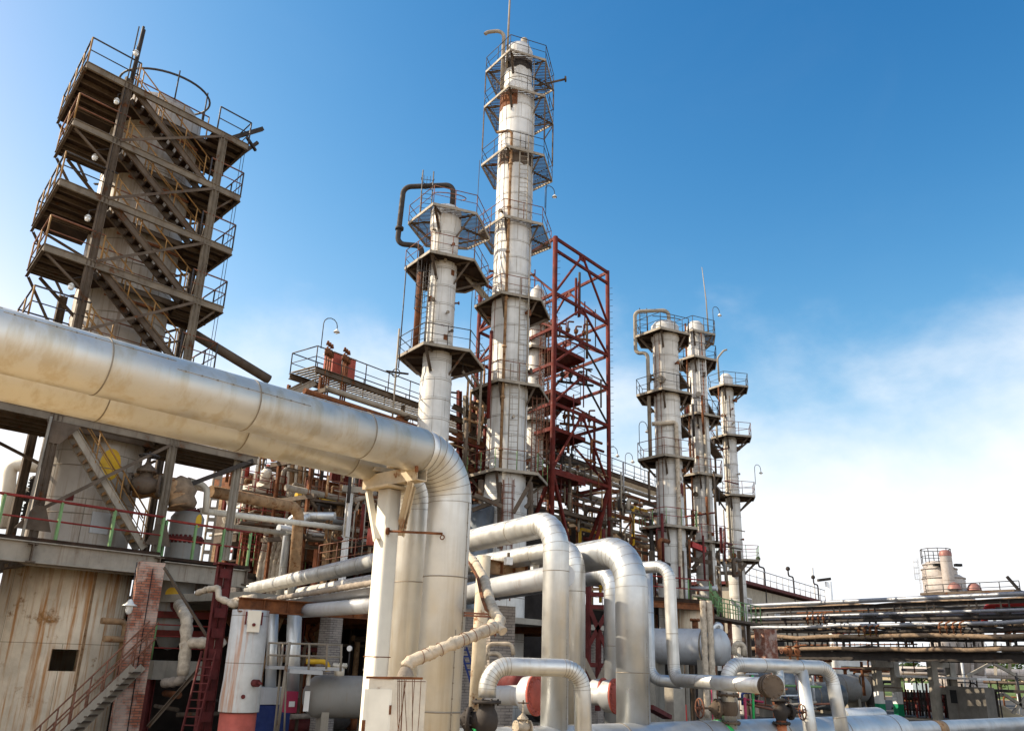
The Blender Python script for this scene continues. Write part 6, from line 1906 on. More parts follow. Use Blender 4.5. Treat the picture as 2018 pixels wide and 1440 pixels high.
# bandaged upright bundle
for k in range(5):
    x = 520 + 9 * k
    a, b = at(x - 6, 1112, 41), at(x + 10 + 2 * k, 1030, 41.5)
    t = thing('bandaged_pipe', ('first', 'second', 'third', 'fourth', 'fifth')[k] + ' from the left of five bandaged upright pipes left of the swan necks', 'pipe', a, 'bandaged uprights left of the swan necks')
    wrapped([Vector((a.x, a.y, 4.5)), a, b, b + Vector((0.5, 1.0, 0.25))], 0.13, seg=9, step=0.22, fil=0.3).build('lagging', 'bandage', t)
# inclined pale ducts (air-cooler trough)
for k, (x0, y0, x1, y1, Y, h, nm) in enumerate(((478, 990, 572, 940, 42, 0.6, 'cream inclined trough rising towards the process frame'), (470, 1030, 560, 1000, 43, 0.7, 'lower cream inclined trough under the first trough'))):
    a, b = at(x0, y0, Y - 1), at(x1, y1, Y + 1)
    t = thing('inclined_trough', nm, 'trough', a)
    m = MB()
    for s in (0, 1.2): m.beam(a + vs * s, b + vs * s, 0.08, h)
    m.beam(a + vs * 0.6 - Z * h * 0.4, b + vs * 0.6 - Z * h * 0.4, 1.2, 0.06)
    m.build('trough', 'cream_paint', t)
    m = MB()
    for f in (0.1, 0.5, 0.9):
        q = a.lerp(b, f); m.beam(Vector((q.x, q.y, 4)), q, 0.12); q = q + vs * 1.2; m.beam(Vector((q.x, q.y, 4)), q, 0.12)
    m.build('legs', 'rust', t)
c = at(524, 938, 41)
t = thing('drum', 'small cream drum above the inclined troughs', 'drum', c)
MB().lathe(c, [(0, -0.35), (0.24, -0.33), (0.26, -0.2), (0.26, 0.2), (0.2, 0.34), (0, 0.36)], 20, Vector((0.3, -0.5, 0.9))).build('shell', 'cream_paint', t)
MB().ring(c, Vector((0.3, -0.5, 0.9)), 0.27, 0.02, 18, 5).build('band', 'rusty_rail', t)
simple_pipe('cream_vent', 'long cream vent pipe standing above the inclined troughs', [at(498, 985, 41), at(512, 880, 41)], 0.08, 'cream_paint', seg=8)
t = thing('roof_railing', 'dark guard railing on top left of the process frame', 'railing', at(520, 920, 37))
railing(t, [at(507, 935, 41), at(522, 930, 42), at(560, 925, 43.5)], 'dark_rail', h=0.9)
simple_pipe('orange_pipe', 'orange rust-coloured pipe sloping down from under the overhead pipes to the process frame', [at(536, 906, 40), at(570, 900, 41), at(575, 890, 41)], 0.1, 'orange_primer', seg=9)
c = at(672, 934, 45)
t = thing('cladding_panel', 'maroon ribbed panel on the roof of the process frame', 'panel', c)
MB().box(c, us, vs, Z, 1.4, 0.2, 0.9).build('panel', 'maroon_paint', t)
m = MB()
for k in range(6): m.box(c + us * (-0.6 + 0.24 * k) - vs * 0.11, us, vs, Z, 0.06, 0.04, 0.9)
m.build('ribs', 'red_steel', t)
# small brick parapet left of big pipes, and red floor railings
a, b = at(462, 1140, 40), at(560, 1150, 44)
t = thing('brick_wall', 'low pale brick wall end with a dark cap behind the deck corner', 'wall', (a.x, a.y, 0))
MB().wall(a, b, 4.2, a.z + 0.1, 0.3).build('wall', 'grey_brick', t)
MB().wall(a - us * 0.1, b, a.z + 0.1, a.z + 0.35, 0.5).build('cap', 'dark_steel', t)
for k, (x0, y0, x1, y1, Y0, Y1, mt, nm) in enumerate(((470, 1065, 640, 1085, 40, 45, 'red_rail', 'red handrail left of the swan-neck pipes'), (470, 1112, 600, 1128, 40, 44, 'red_rail', 'lower red handrail above the low brick wall'), (625, 1120, 735, 1102, 38, 37, 'rusty_rail', 'rusty handrail just above the big grey pipes'))):
    t = thing('handrail', nm, 'railing', at(x0, y0, Y0))
    railing(t, [at(x0, y0, Y0), at(x1, y1, Y1)], mt, 'green_paint' if k < 2 else None, h=1.0, sp=0.9, mid=2)
# level pipes across the bay at mid height
for k, (x0, y0, x1, y1, Y0, Y1, r, mt, nm) in enumerate(((480, 1020, 600, 1040, 40, 43, 0.09, 'pale_steel', 'thin pale'), (600, 1048, 740, 1078, 40, 43, 0.11, 'pale_rust', 'thick tan'), (600, 1075, 735, 1095, 40, 43, 0.08, 'old_steel', 'brown'), (640, 1030, 735, 1048, 40, 42, 0.1, 'dirty_bandage', 'lagged'), (700, 985, 740, 972, 39, 40, 0.12, 'dirty_bandage', 'stubby lagged'))):
    simple_pipe('level_pipe', nm + ' level pipe crossing the bay behind the cream post', [at(x0, y0, Y0), at(x1, y1, Y1)], r, mt, seg=10)
c = at(732, 1060, 37)
simple_pipe('pink_drum', 'faded red drum standing just left of the cream post', [c - Z * 0.3, c + Z * 0.4], 0.2, 'red_base', seg=16)

# ================================================================ dark block below the tallest column
a, b = at(925, 1060, 47.5), at(1075, 1060, 51)
t = thing('machine_house', 'dark machine house under the lowest platform of the tallest column', 'building', (a.x, a.y, 0))
ztop = at(1000, 985, 48).z
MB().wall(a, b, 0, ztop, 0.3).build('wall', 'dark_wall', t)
MB().plate([(p.x, p.y) for p in (a, b, b + vs * 6, a + vs * 6)], ztop + 0.2, 0.2).build('roof', 'old_steel', t)
c = at(945, 1030, 44)
simple_pipe('grey_vessel', 'dark grey upright vessel left of the tallest column foot', [Vector((c.x, c.y, 0)), Vector((c.x, c.y, at(945, 998, 44).z))], 0.75, 'vessel_blue', seg=24)
t = thing('steel_trestle', 'grey steel trestle beams beneath the tallest column', 'frame', (tcx[0], tcx[1] - 2, 0))
for (x0, y0, x1, y1, Y) in ((935, 975, 990, 998, 42.5), (930, 1005, 985, 985, 43), (1040, 960, 1012, 1010, 43), (1050, 985, 1035, 1000, 44), (948, 945, 948, 1080, 43.5), (985, 950, 985, 1080, 43.5), (1045, 950, 1047, 1060, 44)):
    MB().beam(at(x0, y0, Y), at(x1, y1, Y), 0.2).build('member', 'old_steel', t)
ladder(t, Vector((0.0, 43.4, 6.0)), tl[0] - 0.6, (1, 0, 0), (0, -1, 0), cage=True, mat='rusty_rail')
# clutter between short and tallest column above the overhead pipe
random.seed(5)
for k in range(46):
    px = random.uniform(890, 962); py = random.uniform(790, 1000); Y = random.uniform(43, 50)
    a = at(px, py, Y)
    if k % 3 == 0: pts = [a, a + Z * random.uniform(2, 5)]
    elif k % 3 == 1: pts = [a, a + ub * random.uniform(2, 4)]
    else: pts = [a, a + ub * 1.5, a + ub * 1.5 + Z * random.uniform(1, 3)]
    tangle('bay_pipe', 'crowded between the short and the tallest column', 'pipes between the two tall columns', pts, random.choice((0.05, 0.07, 0.1)), ('rust', 'pale_steel', 'old_steel', 'red_steel', 'pale_rust'))
# ================================================================ RIGHT PIPE RACK
K0 = at(1757, 1300, 66.0); K0 = Vector((K0.x, K0.y, 0))
uk = D(180 - 33); vk = Vector((-uk.y, uk.x, 0))
if vk.y < 0: vk = -vk
def onK(px, py): return PV(px, py, K0, uk)
ka = onK(1470, 1200); kb = onK(2060, 1200)
ua_ = (Vector((ka.x, ka.y, 0)) - K0).dot(uk); ub_ = (Vector((kb.x, kb.y, 0)) - K0).dot(uk) + 3
def kp(u, v, z): return K0 + uk * u + vk * v + Z * z
def zk(py): return onK(1757, py).z
rk = thing('pipe_rack', 'long dark steel pipe rack crossing the right side on concrete frames', 'rack', K0)
MB().ibeam(kp(ua_, 0, zk(1292)), kp(ub_, 0, zk(1292)), 0.35, 0.62, 0.05).build('bottom_girder', 'dark_steel', rk)
MB().ibeam(kp(ua_, 5, zk(1292)), kp(ub_, 5, zk(1292)), 0.35, 0.62, 0.05).build('bottom_girder', 'dark_steel', rk)
MB().ibeam(kp(ua_, 0.3, zk(1192)), kp(ub_, 0.3, zk(1192)), 0.25, 0.3, 0.04).build('top_girder', 'dark_steel', rk)
MB().ibeam(kp(ua_, 4.6, zk(1192)), kp(ub_, 4.6, zk(1192)), 0.25, 0.3, 0.04).build('top_girder', 'dark_steel', rk)
k = ua_ + 1.0; i = 0
while k < ub_:
    m = MB()
    for s in (0, 0.55):
        m.beam(kp(k + s, 0.2, zk(1190)), kp(k + s, 0.2, zk(1290)), 0.11)
        m.beam(kp(k + s, 4.7, zk(1190)), kp(k + s, 4.7, zk(1290)), 0.11)
    m.build('rack_post', 'dark_steel', rk, split=True)
    m = MB()
    for y in (1214, 1236, 1258, 1282): m.beam(kp(k, -0.5, zk(y)), kp(k, 5.4, zk(y)), 0.14, 0.16)
    m.build('cross_arm', 'dark_steel', rk)
    k += (3.1, 2.2, 2.6)[i % 3]; i += 1
m = MB()
k = ua_
while k < ub_ - 1:
    m.beam(kp(k, 4.9, zk(1262)), kp(k, 4.9, zk(1284)), 0.05); k += 0.55
m.build('balusters', 'dark_steel', rk)
rows = [(1181, -0.1, 0.17, 'rack_silver', 'dark blue pipe along the very top of the right pipe rack'), (1187, 1.6, 0.16, 'rack_tan', 'tan lagged pipe just under the top pipe of the right rack'), (1190, 3.2, 0.18, 'rack_silver', 'grey pipe at the rear of the rack top'),
        (1209, -0.2, 0.12, 'rack_silver', 'bright thin pipe on the second tier of the right rack'), (1213, 1.2, 0.10, 'rack_grey', 'thin brown pipe behind the bright second-tier pipe'), (1211, 2.8, 0.14, 'yellow_paint', 'yellow gas pipe far back on the second tier of the right rack'),
        (1221, 0.0, 0.13, 'dark_steel', 'dark pipe under the bright second-tier pipe'), (1231, -0.2, 0.15, 'rack_silver', 'wavy grey lagged pipe at mid height of the right rack'), (1234, 1.4, 0.13, 'rack_tan', 'dirty lagged pipe behind the wavy grey one'), (1230, 3.0, 0.14, 'rack_grey', 'brown pipe at the back of the middle tier'),
        (1243, 0.1, 0.14, 'dark_steel', 'dark pipe below the wavy grey pipe'), (1254, -0.3, 0.17, 'rack_tan', 'thick dirty lagged pipe on the third tier of the right rack'), (1250, 1.4, 0.13, 'yellow_paint', 'yellow pipe behind the thick dirty third-tier pipe'), (1257, 2.6, 0.16, 'dark_steel', 'dark pipe at the back of the third tier'),
        (1279, -0.45, 0.16, 'rack_tan', 'tan lagged pipe lying along the bottom girder'), (1276, 1.5, 0.15, 'dark_steel', 'dark pipe behind the tan pipe on the bottom girder'), (1274, 3.2, 0.14, 'rack_tan', 'lagged pipe at the back of the lowest tier')]
random.seed(17)
for (y, v, r, mt, nm) in rows:
    z = zk(y)
    pts = []
    n = 14
    wob = 0.10 if 'wavy' in nm or 'lagged' in nm else 0.0
    for k in range(n + 1):
        pts.append(kp(ua_ - 0.5 + (ub_ - ua_ + 0.5) * k / n, v, z + random.uniform(-wob, wob)))
    if mt == 'yellow_paint': pts = pts[4:10] if '1250' in str(y) else pts[5:9]
    o = simple_pipe('rack_pipe', nm, pts, r, mt, seg=10, group='pipes on the right pipe rack')
simple_pipe('red_pipe', 'red pipe bending down near the right end of the pipe rack', [kp(ub_, 2.2, zk(1192)), onK(1908, 1190) + vk * 2.2, onK(1906, 1222) + vk * 2.2], 0.22, 'red_paint', fil=0.6, seg=14)
random.seed(83)
for k in range(26):
    u0 = random.uniform(ua_, ub_ - 6); v0 = random.uniform(0.2, 4.8); y = random.choice((1198, 1204, 1217, 1226, 1240, 1247, 1262, 1268, 1271)) + random.uniform(-2, 2)
    if k % 3: pts = [kp(u0, v0, zk(y)), kp(u0 + random.uniform(5, 16), v0, zk(y) + random.uniform(-0.1, 0.1))]
    else: pts = [kp(u0, v0, zk(y)), kp(u0, v0, zk(y) + random.uniform(0.5, 1.6))]
    tangle('rack_branch', 'threaded through the right pipe rack', 'small pipes in the right pipe rack', pts, random.choice((0.05, 0.08, 0.11)), ('dark_steel', 'old_steel', 'maroon_paint', 'rust', 'dark_rail'))
# loops hanging between tiers
for k, (x, y) in enumerate(((1600, 1222), (1700, 1246), (1860, 1240))):
    t = thing('valve_cluster', ('left', 'middle', 'right')[k] + ' cluster of rusty bypass valves on the right pipe rack', 'valve', onK(x, y), 'bypass valves on the right pipe rack')
    m = MB(); q = onK(x, y) - vk * 0.5
    for i in range(4): m.tube([q + uk * 0.5 * i - Z * 0.3, q + uk * 0.5 * i + Z * 0.4, q + uk * (0.5 * i + 0.3) + Z * 0.5], 0.05, seg=6); m.cyl(q + uk * 0.5 * i, q + uk * 0.5 * i + Z * 0.2, 0.12, seg=8)
    m.build('body', 'rust', t)
# concrete H frames
def hframe(px, w_px, Y, lab, paint=True, py=1410):
    g0 = PH(px, py, 0)
    c = Vector((g0.x, g0.y, 0)); zt_ = at(px, 1300, g0.y).z
    t = thing('rack_support', lab, 'pillar', c, 'concrete frames under the right pipe rack')
    for s in (-1, 1):
        m = MB().box(c + uk * 0 + Vector((s * 0.85, s * 0.3, zt_ / 2 + 0.9)), Vector((0.94, 0.33, 0)), Vector((-0.33, 0.94, 0)), Z, 0.55, 0.5, zt_ - 1.8)
        m.build('leg', 'concrete', t)
        if paint:
            MB().box(c + Vector((s * 0.85, s * 0.3, 1.35)), Vector((0.94, 0.33, 0)), Vector((-0.33, 0.94, 0)), Z, 0.57, 0.52, 0.9).build('white_band', 'white_paint', t)
            MB().box(c + Vector((s * 0.85, s * 0.3, 0.45)), Vector((0.94, 0.33, 0)), Vector((-0.33, 0.94, 0)), Z, 0.57, 0.52, 0.9).build('green_foot', 'flag_green', t)
        else:
            MB().box(c + Vector((s * 0.85, s * 0.3, 0.9)), Vector((0.94, 0.33, 0)), Vector((-0.33, 0.94, 0)), Z, 0.56, 0.51, 1.8).build('foot', 'concrete', t)
    m = MB()
    for zz in (zt_ - 0.3, 2.05): m.box(c + Z * zz, Vector((0.94, 0.33, 0)), Vector((-0.33, 0.94, 0)), Z, 1.25, 0.42, 0.5)
    m.build('cross_beam', 'concrete', t, split=True)
hframe(1755, 45, 66, 'concrete H-shaped frame with white and green painted feet under the pipe rack')
hframe(1868, 45, 60, 'bare concrete frame near the right edge under the pipe rack', paint=False, py=1418)
hframe(1535, 45, 76, 'bare concrete frame at the left end of the right pipe rack', paint=False, py=1402)
# brown brick stack near rack's left end
c = at(1512, 1300, 66)
tag(MB().box(Vector((c.x, c.y, 3.0)), D(60), D(-30), Z, 1.3, 1.0, 6.0).build('brick_stack', 'brick'), 'brown brick stack at the left end of the right pipe rack', 'stack')
# canopy and red manifolds
a, b = at(1712, 1328, 74), at(1925, 1334, 66)
t = thing('canopy', 'thin white canopy roof on slim posts under the right pipe rack', 'canopy', (a.x, a.y, 0))
cd_ = Vector((b.x - a.x, b.y - a.y, 0)).normalized(); cn_ = Vector((-cd_.y, cd_.x, 0)); Lc = (b - a).length
MB().plate([(p.x, p.y) for p in (a, b, b + cn_ * 3, a + cn_ * 3)], a.z, 0.14).build('roof', 'white_paint', t)
for f in (0.02, 0.25, 0.5, 0.75, 0.98):
    for s in (0.2, 2.8):
        q = a.lerp(b, f) + cn_ * s; MB().beam(Vector((q.x, q.y, 0)), Vector((q.x, q.y, a.z - 0.16)), 0.09).build('canopy_post', 'dark_steel', t)
for k in range(14):
    q = a.lerp(b, 0.18 + 0.058 * k) + cn_ * 1.0
    t = thing('manifold', ORD[k] + (' dark red' if k % 2 else ' blackish') + ' manifold from the left under the white canopy', 'manifold', (q.x, q.y, 0), 'manifolds under the white canopy')
    m = MB()
    for s in (0, 0.32): m.tube([Vector((q.x, q.y, 0.1)) + cd_ * s, Vector((q.x, q.y, 2.0)) + cd_ * s], 0.085, seg=8); m.cyl(Vector((q.x, q.y, 1.2)) + cd_ * s, Vector((q.x, q.y, 1.45)) + cd_ * s, 0.16, seg=8)
    m.tube([Vector((q.x, q.y, 0.5)) - cd_ * 0.1, Vector((q.x, q.y, 0.5)) + cd_ * 0.6], 0.07, seg=6)
    m.build('pipework', 'maroon_paint' if k % 2 else 'dark_steel', t)
    if k % 3 == 0:
        MB().ring(Vector((q.x, q.y, 2.35)) + cd_ * 0.15, cn_, 0.3, 0.045, 16, 6, PI, 2 * PI).build('pipe_loop', 'dark_steel', t)
t = thing('access_stage', 'dark steel stage with diagonal bracing and railing at the right edge behind the rack', 'platform', at(1950, 1400, 74))
zs_ = at(1950, 1358, 74).z
q = [at(1885, 1355, 72), at(2060, 1362, 68)]
for p in q: p.z = zs_
m = MB().beam(q[0], q[1], 1.6, 0.2); m.build('stage', 'dark_steel', t)
railing(t, [q[0], q[1]], 'dark_rail', h=1.1, sp=1.2)
for f in (0.05, 0.45, 0.85): MB().beam(Vector((*q[0].lerp(q[1], f).xy, 0)), q[0].lerp(q[1], f), 0.16).build('stage_post', 'dark_steel', t)
for (x0, y0, x1, y1) in ((1905, 1332, 1955, 1305), (1955, 1305, 2030, 1345), (1930, 1395, 1975, 1365), (1975, 1365, 2030, 1400), (1985, 1420, 2030, 1360)):
    MB().beam(at(x0, y0, 71), at(x1, y1, 71), 0.22).build('diagonal', 'concrete', t)
# grey blank block and gravel heap
c = at(1915, 1392, 66)
t = thing('concrete_block', 'grey concrete block wall low at the right under the stage', 'wall', (c.x, c.y, 0))
MB().box(Vector((c.x, c.y, 1.2)), cd_, cn_, Z, 3.0, 1.2, 2.4).build('body', 'dark_concrete', t); MB().box(Vector((c.x, c.y, 1.7)) - cn_ * 0.62 - cd_ * 0.9, cd_, cn_, Z, 0.5, 0.04, 0.9).build('dark_opening', 'black', t)
c = PH(1960, 1416, 0)
m = MB(); random.seed(4)
rr = [(0, 1.15), (0.7, 0.95), (1.5, 0.5), (2.4, 0.15), (2.9, -0.1)]
m.lathe(c, [(r, h) for r, h in reversed(rr)], 20)
for v in m.v: v += Vector((random.uniform(-0.12, 0.12), random.uniform(-0.12, 0.12), random.uniform(-0.1, 0.1)))
tag(m.build('gravel_heap', 'ground'), 'small heap of brown gravel at the right edge behind the header pipe', 'heap')

# ================================================================ VESSELS AND CLUTTER behind the right loop
def hvessel(px, py, Y, ax, L, r, mat, nm, ends=True, legs=True):
    c = at(px, py, Y); ax = Vector(ax).normalized()
    t = thing('horizontal_vessel', nm, 'vessel', (c.x, c.y, 0))
    MB().lathe(c, [(0, -L / 2 - r * 0.5), (r * 0.5, -L / 2 - r * 0.42), (r * 0.86, -L / 2 - r * 0.22), (r, -L / 2), (r, L / 2), (r * 0.86, L / 2 + r * 0.22), (r * 0.5, L / 2 + r * 0.42), (0, L / 2 + r * 0.5)], 32, ax).build('shell', mat, t)
    m = MB()
    for f in (-0.32, 0.0, 0.32): m.band(c + ax * L * f, ax, r, 0.08, 0.012, 32)
    m.build('bands', 'seam_metal', t)
    if legs:
        for f in (-0.3, 0.3):
            q = c + ax * L * f
            MB().box(Vector((q.x, q.y, (c.z - r * 0.7) / 2)), ax, ax.cross(Z), Z, 0.3, r * 1.4, c.z - r * 0.7).build('saddle', 'concrete', t)
    m = MB().cyl(c + Z * r * 0.9 + ax * L * 0.2, c + Z * (r + 0.4) + ax * L * 0.2, 0.15, seg=10); flange(m, c + Z * (r + 0.4) + ax * L * 0.2, Z, 0.25, 0.08, 8)
    m.build('nozzle', 'rust', t)
    return t
hvessel(1340, 1273, 44, (0.82, -0.57, 0), 4.2, 0.85, 'grey_pipe', 'silver-grey horizontal vessel behind the swan-neck pipe, its end in the sun')
hvessel(1600, 1370, 72, (0.9, 0.43, 0), 5.5, 1.05, 'vessel_blue', 'dark blue-grey horizontal vessel behind the right loop')
hvessel(1650, 1355, 78, (0.9, 0.43, 0), 5.5, 1.15, 'vessel_grey', 'grey horizontal vessel beyond the dark one, under the pipe rack')
hvessel(1525, 1348, 64, (0.6, -0.8, 0), 2.6, 0.9, 'vessel_blue', 'round-ended blue vessel seen end-on left of the dark one', legs=True)
# rusty hopper and deck below the stoutest right column
c = Vector((r1[0] + 0.6, r1[1] - 3.0, 0))
hz_ = at(1358, 1185, c.y).z
t = thing('hopper', 'brown rust-streaked round hopper under the deck of the right columns', 'hopper', (c.x, c.y, 0))
MB().lathe(c, [(0.7, 4.3), (1.1, 5.2), (1.1, hz_ - 0.4), (0.7, hz_ - 0.05), (0, hz_)], 32).build('shell', 'rusty_tank', t)
for k in range(4):
    a = PI / 4 + PI / 2 * k
    MB().beam(Vector((c.x + 0.95 * math.cos(a), c.y + 0.95 * math.sin(a), 0)), Vector((c.x + 0.95 * math.cos(a), c.y + 0.95 * math.sin(a), 5.2)), 0.16).build('leg', 'concrete', t)
dk_z = at(1330, 1183, 51).z
dp_ = [at(1270, 1190, 48), at(1400, 1190, 50), at(1420, 1170, 62), at(1290, 1172, 62)]
t = thing('service_deck', 'service deck with red rails and green posts at the foot of the right columns', 'deck', (dp_[0].x, dp_[0].y, 0))
MB().plate([(p.x, p.y) for p in dp_], dk_z, 0.2).build('deck', 'brown_plank', t)
railing(t, [Vector((p.x, p.y, dk_z)) for p in (dp_[3], dp_[0], dp_[1], dp_[2])], 'red_rail', 'green_paint', h=1.1, sp=1.5, r=0.04)
for p in dp_: MB().beam(Vector((p.x, p.y, 0)), Vector((p.x, p.y, dk_z - 0.2)), 0.28).build('deck_post', 'rust', t)
MB().ibeam(Vector((dp_[0].x, dp_[0].y, dk_z - 0.4)), Vector((dp_[1].x, dp_[1].y, dk_z - 0.4)), 0.2, 0.35, 0.03).build('girder', 'rust', t)
random.seed(31)
for k in range(46):
    px = random.uniform(1262, 1450); py = random.uniform(1075, 1200); Y = random.uniform(50, 66)
    a = at(px, py, Y)
    if a.z < dk_z: a.z = dk_z + random.uniform(0, 1)
    q = random.random()
    if q < 0.45: pts = [a, a + Z * random.uniform(0.8, 3.2)]
    elif q < 0.75: pts = [a, a + D(random.choice((38, -52))) * random.uniform(1, 3.5)]
    else: pts = [a, a + Z * 1.2, a + Z * 1.2 + D(38) * 1.2]
    tangle('service_pipe', 'among the fittings on the service deck', 'pipes on the service deck', pts, random.choice((0.05, 0.07, 0.1, 0.14)), ('rust', 'pale_steel', 'old_steel', 'maroon_paint', 'bandage', 'dark_steel', 'grey_pipe', 'pale_rust'))
# trestle steel under right columns
t = thing('column_trestle', 'rusty steel trestle carrying the right-hand columns', 'frame', (r1[0], r1[1], 0))
for (px, Y) in ((1285, 52), (1345, 53), (1358, 57), (1402, 58), (1418, 64), (1460, 66)):
    p = at(px, 1150, Y); MB().beam(Vector((p.x, p.y, 0)), Vector((p.x, p.y, at(px, 1085, Y).z)), 0.24).build('trestle_post', 'old_steel', t)
for (x0, y0, x1, y1, Y) in ((1335, 1095, 1400, 1108, 57), (1395, 1085, 1365, 1120, 58), (1410, 1128, 1462, 1130, 65), (1470, 1110, 1450, 1135, 66), (1345, 1128, 1412, 1118, 60)):
    MB().beam(at(x0, y0, Y), at(x1, y1, Y), 0.18, 0.26).build('beam', 'old_steel', t)
MB().beam(at(1361, 1072, 56), at(1388, 1083, 57), 0.3, 0.35).build('red_beam', 'red_paint', t)
# walkway with green rails and its stair, lower right of the columns
wa, wb = at(1405, 1212, 52), at(1500, 1232, 60)
t = thing('catwalk', 'narrow catwalk with green railings running right from the columns', 'walkway', (wa.x, wa.y, 0))
wb.z = wa.z
wv2 = Vector((-(wb - wa).y, (wb - wa).x, 0)).normalized()
MB().plate([(p.x, p.y) for p in (wa, wb, wb + wv2 * 1.2, wa + wv2 * 1.2)], wa.z, 0.15).build('deck', 'old_steel', t)
for s in (0.0, 1.2): railing(t, [wa + wv2 * s, wb + wv2 * s], 'green_paint', h=1.1, sp=1.1, r=0.035)
for f in (0.1, 0.5, 0.9): MB().beam(Vector((*(wa.lerp(wb, f) + wv2 * 0.6).xy, 0)), wa.lerp(wb, f) + wv2 * 0.6 - Z * 0.16, 0.22).build('support', 'brick' if f == 0.5 else 'old_steel', t)
# bandaged riser pair with rungs
for k, x in enumerate((1388, 1401)):
    a, b = at(x + 3, 1330, 42), at(x, 1183, 42)
    t = thing('bandaged_pipe', ('left', 'right')[k] + ' one of two bandaged uprights rising to the service deck', 'pipe', a)
    wrapped([Vector((a.x, a.y, 1.0)), Vector((a.x, a.y, b.z))], 0.14, seg=10, step=0.25, jit=0.08).build('lagging', 'bandage', t)
# lagged bends below catwalk
for k, (pts, mt) in enumerate((([(1405, 1275), (1405, 1235), (1420, 1228), (1420, 1270)], 'dull_aluminium'), ([(1405, 1290), (1405, 1270), (1434, 1270), (1435, 1300)], 'grey_pipe'), ([(1447, 1290), (1447, 1268), (1466, 1268), (1466, 1292)], 'bandage'))):
    simple_pipe('lagged_bend', ('tall', 'low', 'right-hand whitish')[k] + ' lagged pipe bend under the catwalk', [at(x, y, 50) for x, y in pts], 0.17, mt, fil=0.4, seg=12)
# brown low beams/dark boxes beneath
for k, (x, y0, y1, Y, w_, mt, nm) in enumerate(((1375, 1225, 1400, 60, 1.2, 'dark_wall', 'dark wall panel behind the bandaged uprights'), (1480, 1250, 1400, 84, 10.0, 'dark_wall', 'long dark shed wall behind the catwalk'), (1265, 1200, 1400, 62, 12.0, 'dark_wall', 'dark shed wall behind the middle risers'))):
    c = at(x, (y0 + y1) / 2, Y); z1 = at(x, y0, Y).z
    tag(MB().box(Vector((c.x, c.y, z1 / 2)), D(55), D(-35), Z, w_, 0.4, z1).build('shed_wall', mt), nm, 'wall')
for (x0, x1, y, h) in ((1333, 1346, 1330, 60),):
    c = at(1330, 1380, 30)
    tag(MB().box(Vector((c.x, c.y, 1.4)), D(60), D(-30), Z, 0.5, 0.45, 2.8).build('concrete_post', 'concrete'), 'square concrete post under the level silver pipe', 'post')
c = at(1337, 1402, 33)
t = thing('fire_hood', 'bright red angled hood on the ground under the level silver pipe', 'hood', (c.x, c.y, 0))
m = MB()
m.v += [Vector((c.x - 0.3, c.y, 0)), Vector((c.x + 0.35, c.y, 0)), Vector((c.x + 0.3, c.y, c.z + 0.25)), Vector((c.x - 0.2, c.y, c.z + 0.4)), Vector((c.x - 0.3, c.y + 0.4, 0)), Vector((c.x + 0.35, c.y + 0.4, 0)), Vector((c.x + 0.3, c.y + 0.4, c.z + 0.25)), Vector((c.x - 0.2, c.y + 0.4, c.z + 0.4))]
for f in ((0, 1, 2, 3), (7, 6, 5, 4), (3, 2, 6, 7), (0, 3, 7, 4), (1, 5, 6, 2)): m.face(f, [(0, 0)] * 4)
m.build('hood', 'red_paint', t); MB().box(Vector((c.x, c.y - 0.01, c.z)), Vector((1, 0, 0)), Vector((0, 1, 0)), Z, 0.2, 0.02, 0.2).build('latch', 'maroon_paint', t)
c = at(1300, 1405, 27)
tag(MB().beam(at(1278, 1392, 26), at(1315, 1412, 27), 0.3, 0.12).build('red_beam', 'maroon_paint'), 'dark red channel lying beside the widest riser foot', 'beam')
random.seed(41)
for k in range(40):
    px = random.uniform(1365, 1580); py = random.uniform(1345, 1405); Y = random.uniform(36, 60)
    a = at(px, py, Y); a.z = max(0.1, a.z)
    q = random.random()
    if q < 0.4: pts = [Vector((a.x, a.y, 0)), a + Z * random.uniform(0.2, 1.0)]
    elif q < 0.7: pts = [a, a + Vector((random.uniform(0.8, 2.5), random.uniform(-0.5, 0.5), random.uniform(-0.3, 0.5)))]
    else: pts = [a, a + Z * 0.6, a + Z * 0.6 + Vector((0.7, 0.3, 0))]
    tangle('yard_pipe', 'in the cluttered yard behind the level silver pipe', 'pipes and rods in the yard behind the level pipe', pts, random.choice((0.03, 0.05, 0.07)), ('blue_cloth', 'rusty_rail', 'orange_primer', 'grey_pipe', 'pale_steel', 'green_paint', 'magenta_paint', 'dark_rail'))
t = thing('trestle_stand', 'grey steel A-shaped stand behind the olive valve', 'stand', at(1445, 1420, 34))
m = MB()
for (x0, y0, x1, y1) in ((1436, 1425, 1450, 1350), (1458, 1425, 1446, 1350), (1440, 1400, 1456, 1400)): m.beam(at(x0, y0, 34), at(x1, y1, 34), 0.1)
m.build('frame', 'pale_steel', t)
# green standpipes
for k, x in enumerate((1483, 1590)):
    a = at(x, 1405, 44); simple_pipe('standpipe', ('left', 'right')[k] + ' one of two thin green standpipes behind the right loop', [Vector((a.x, a.y, 0)), at(x, 1330 if k == 0 else 1385, 44)], 0.06, 'bright_green', seg=8)

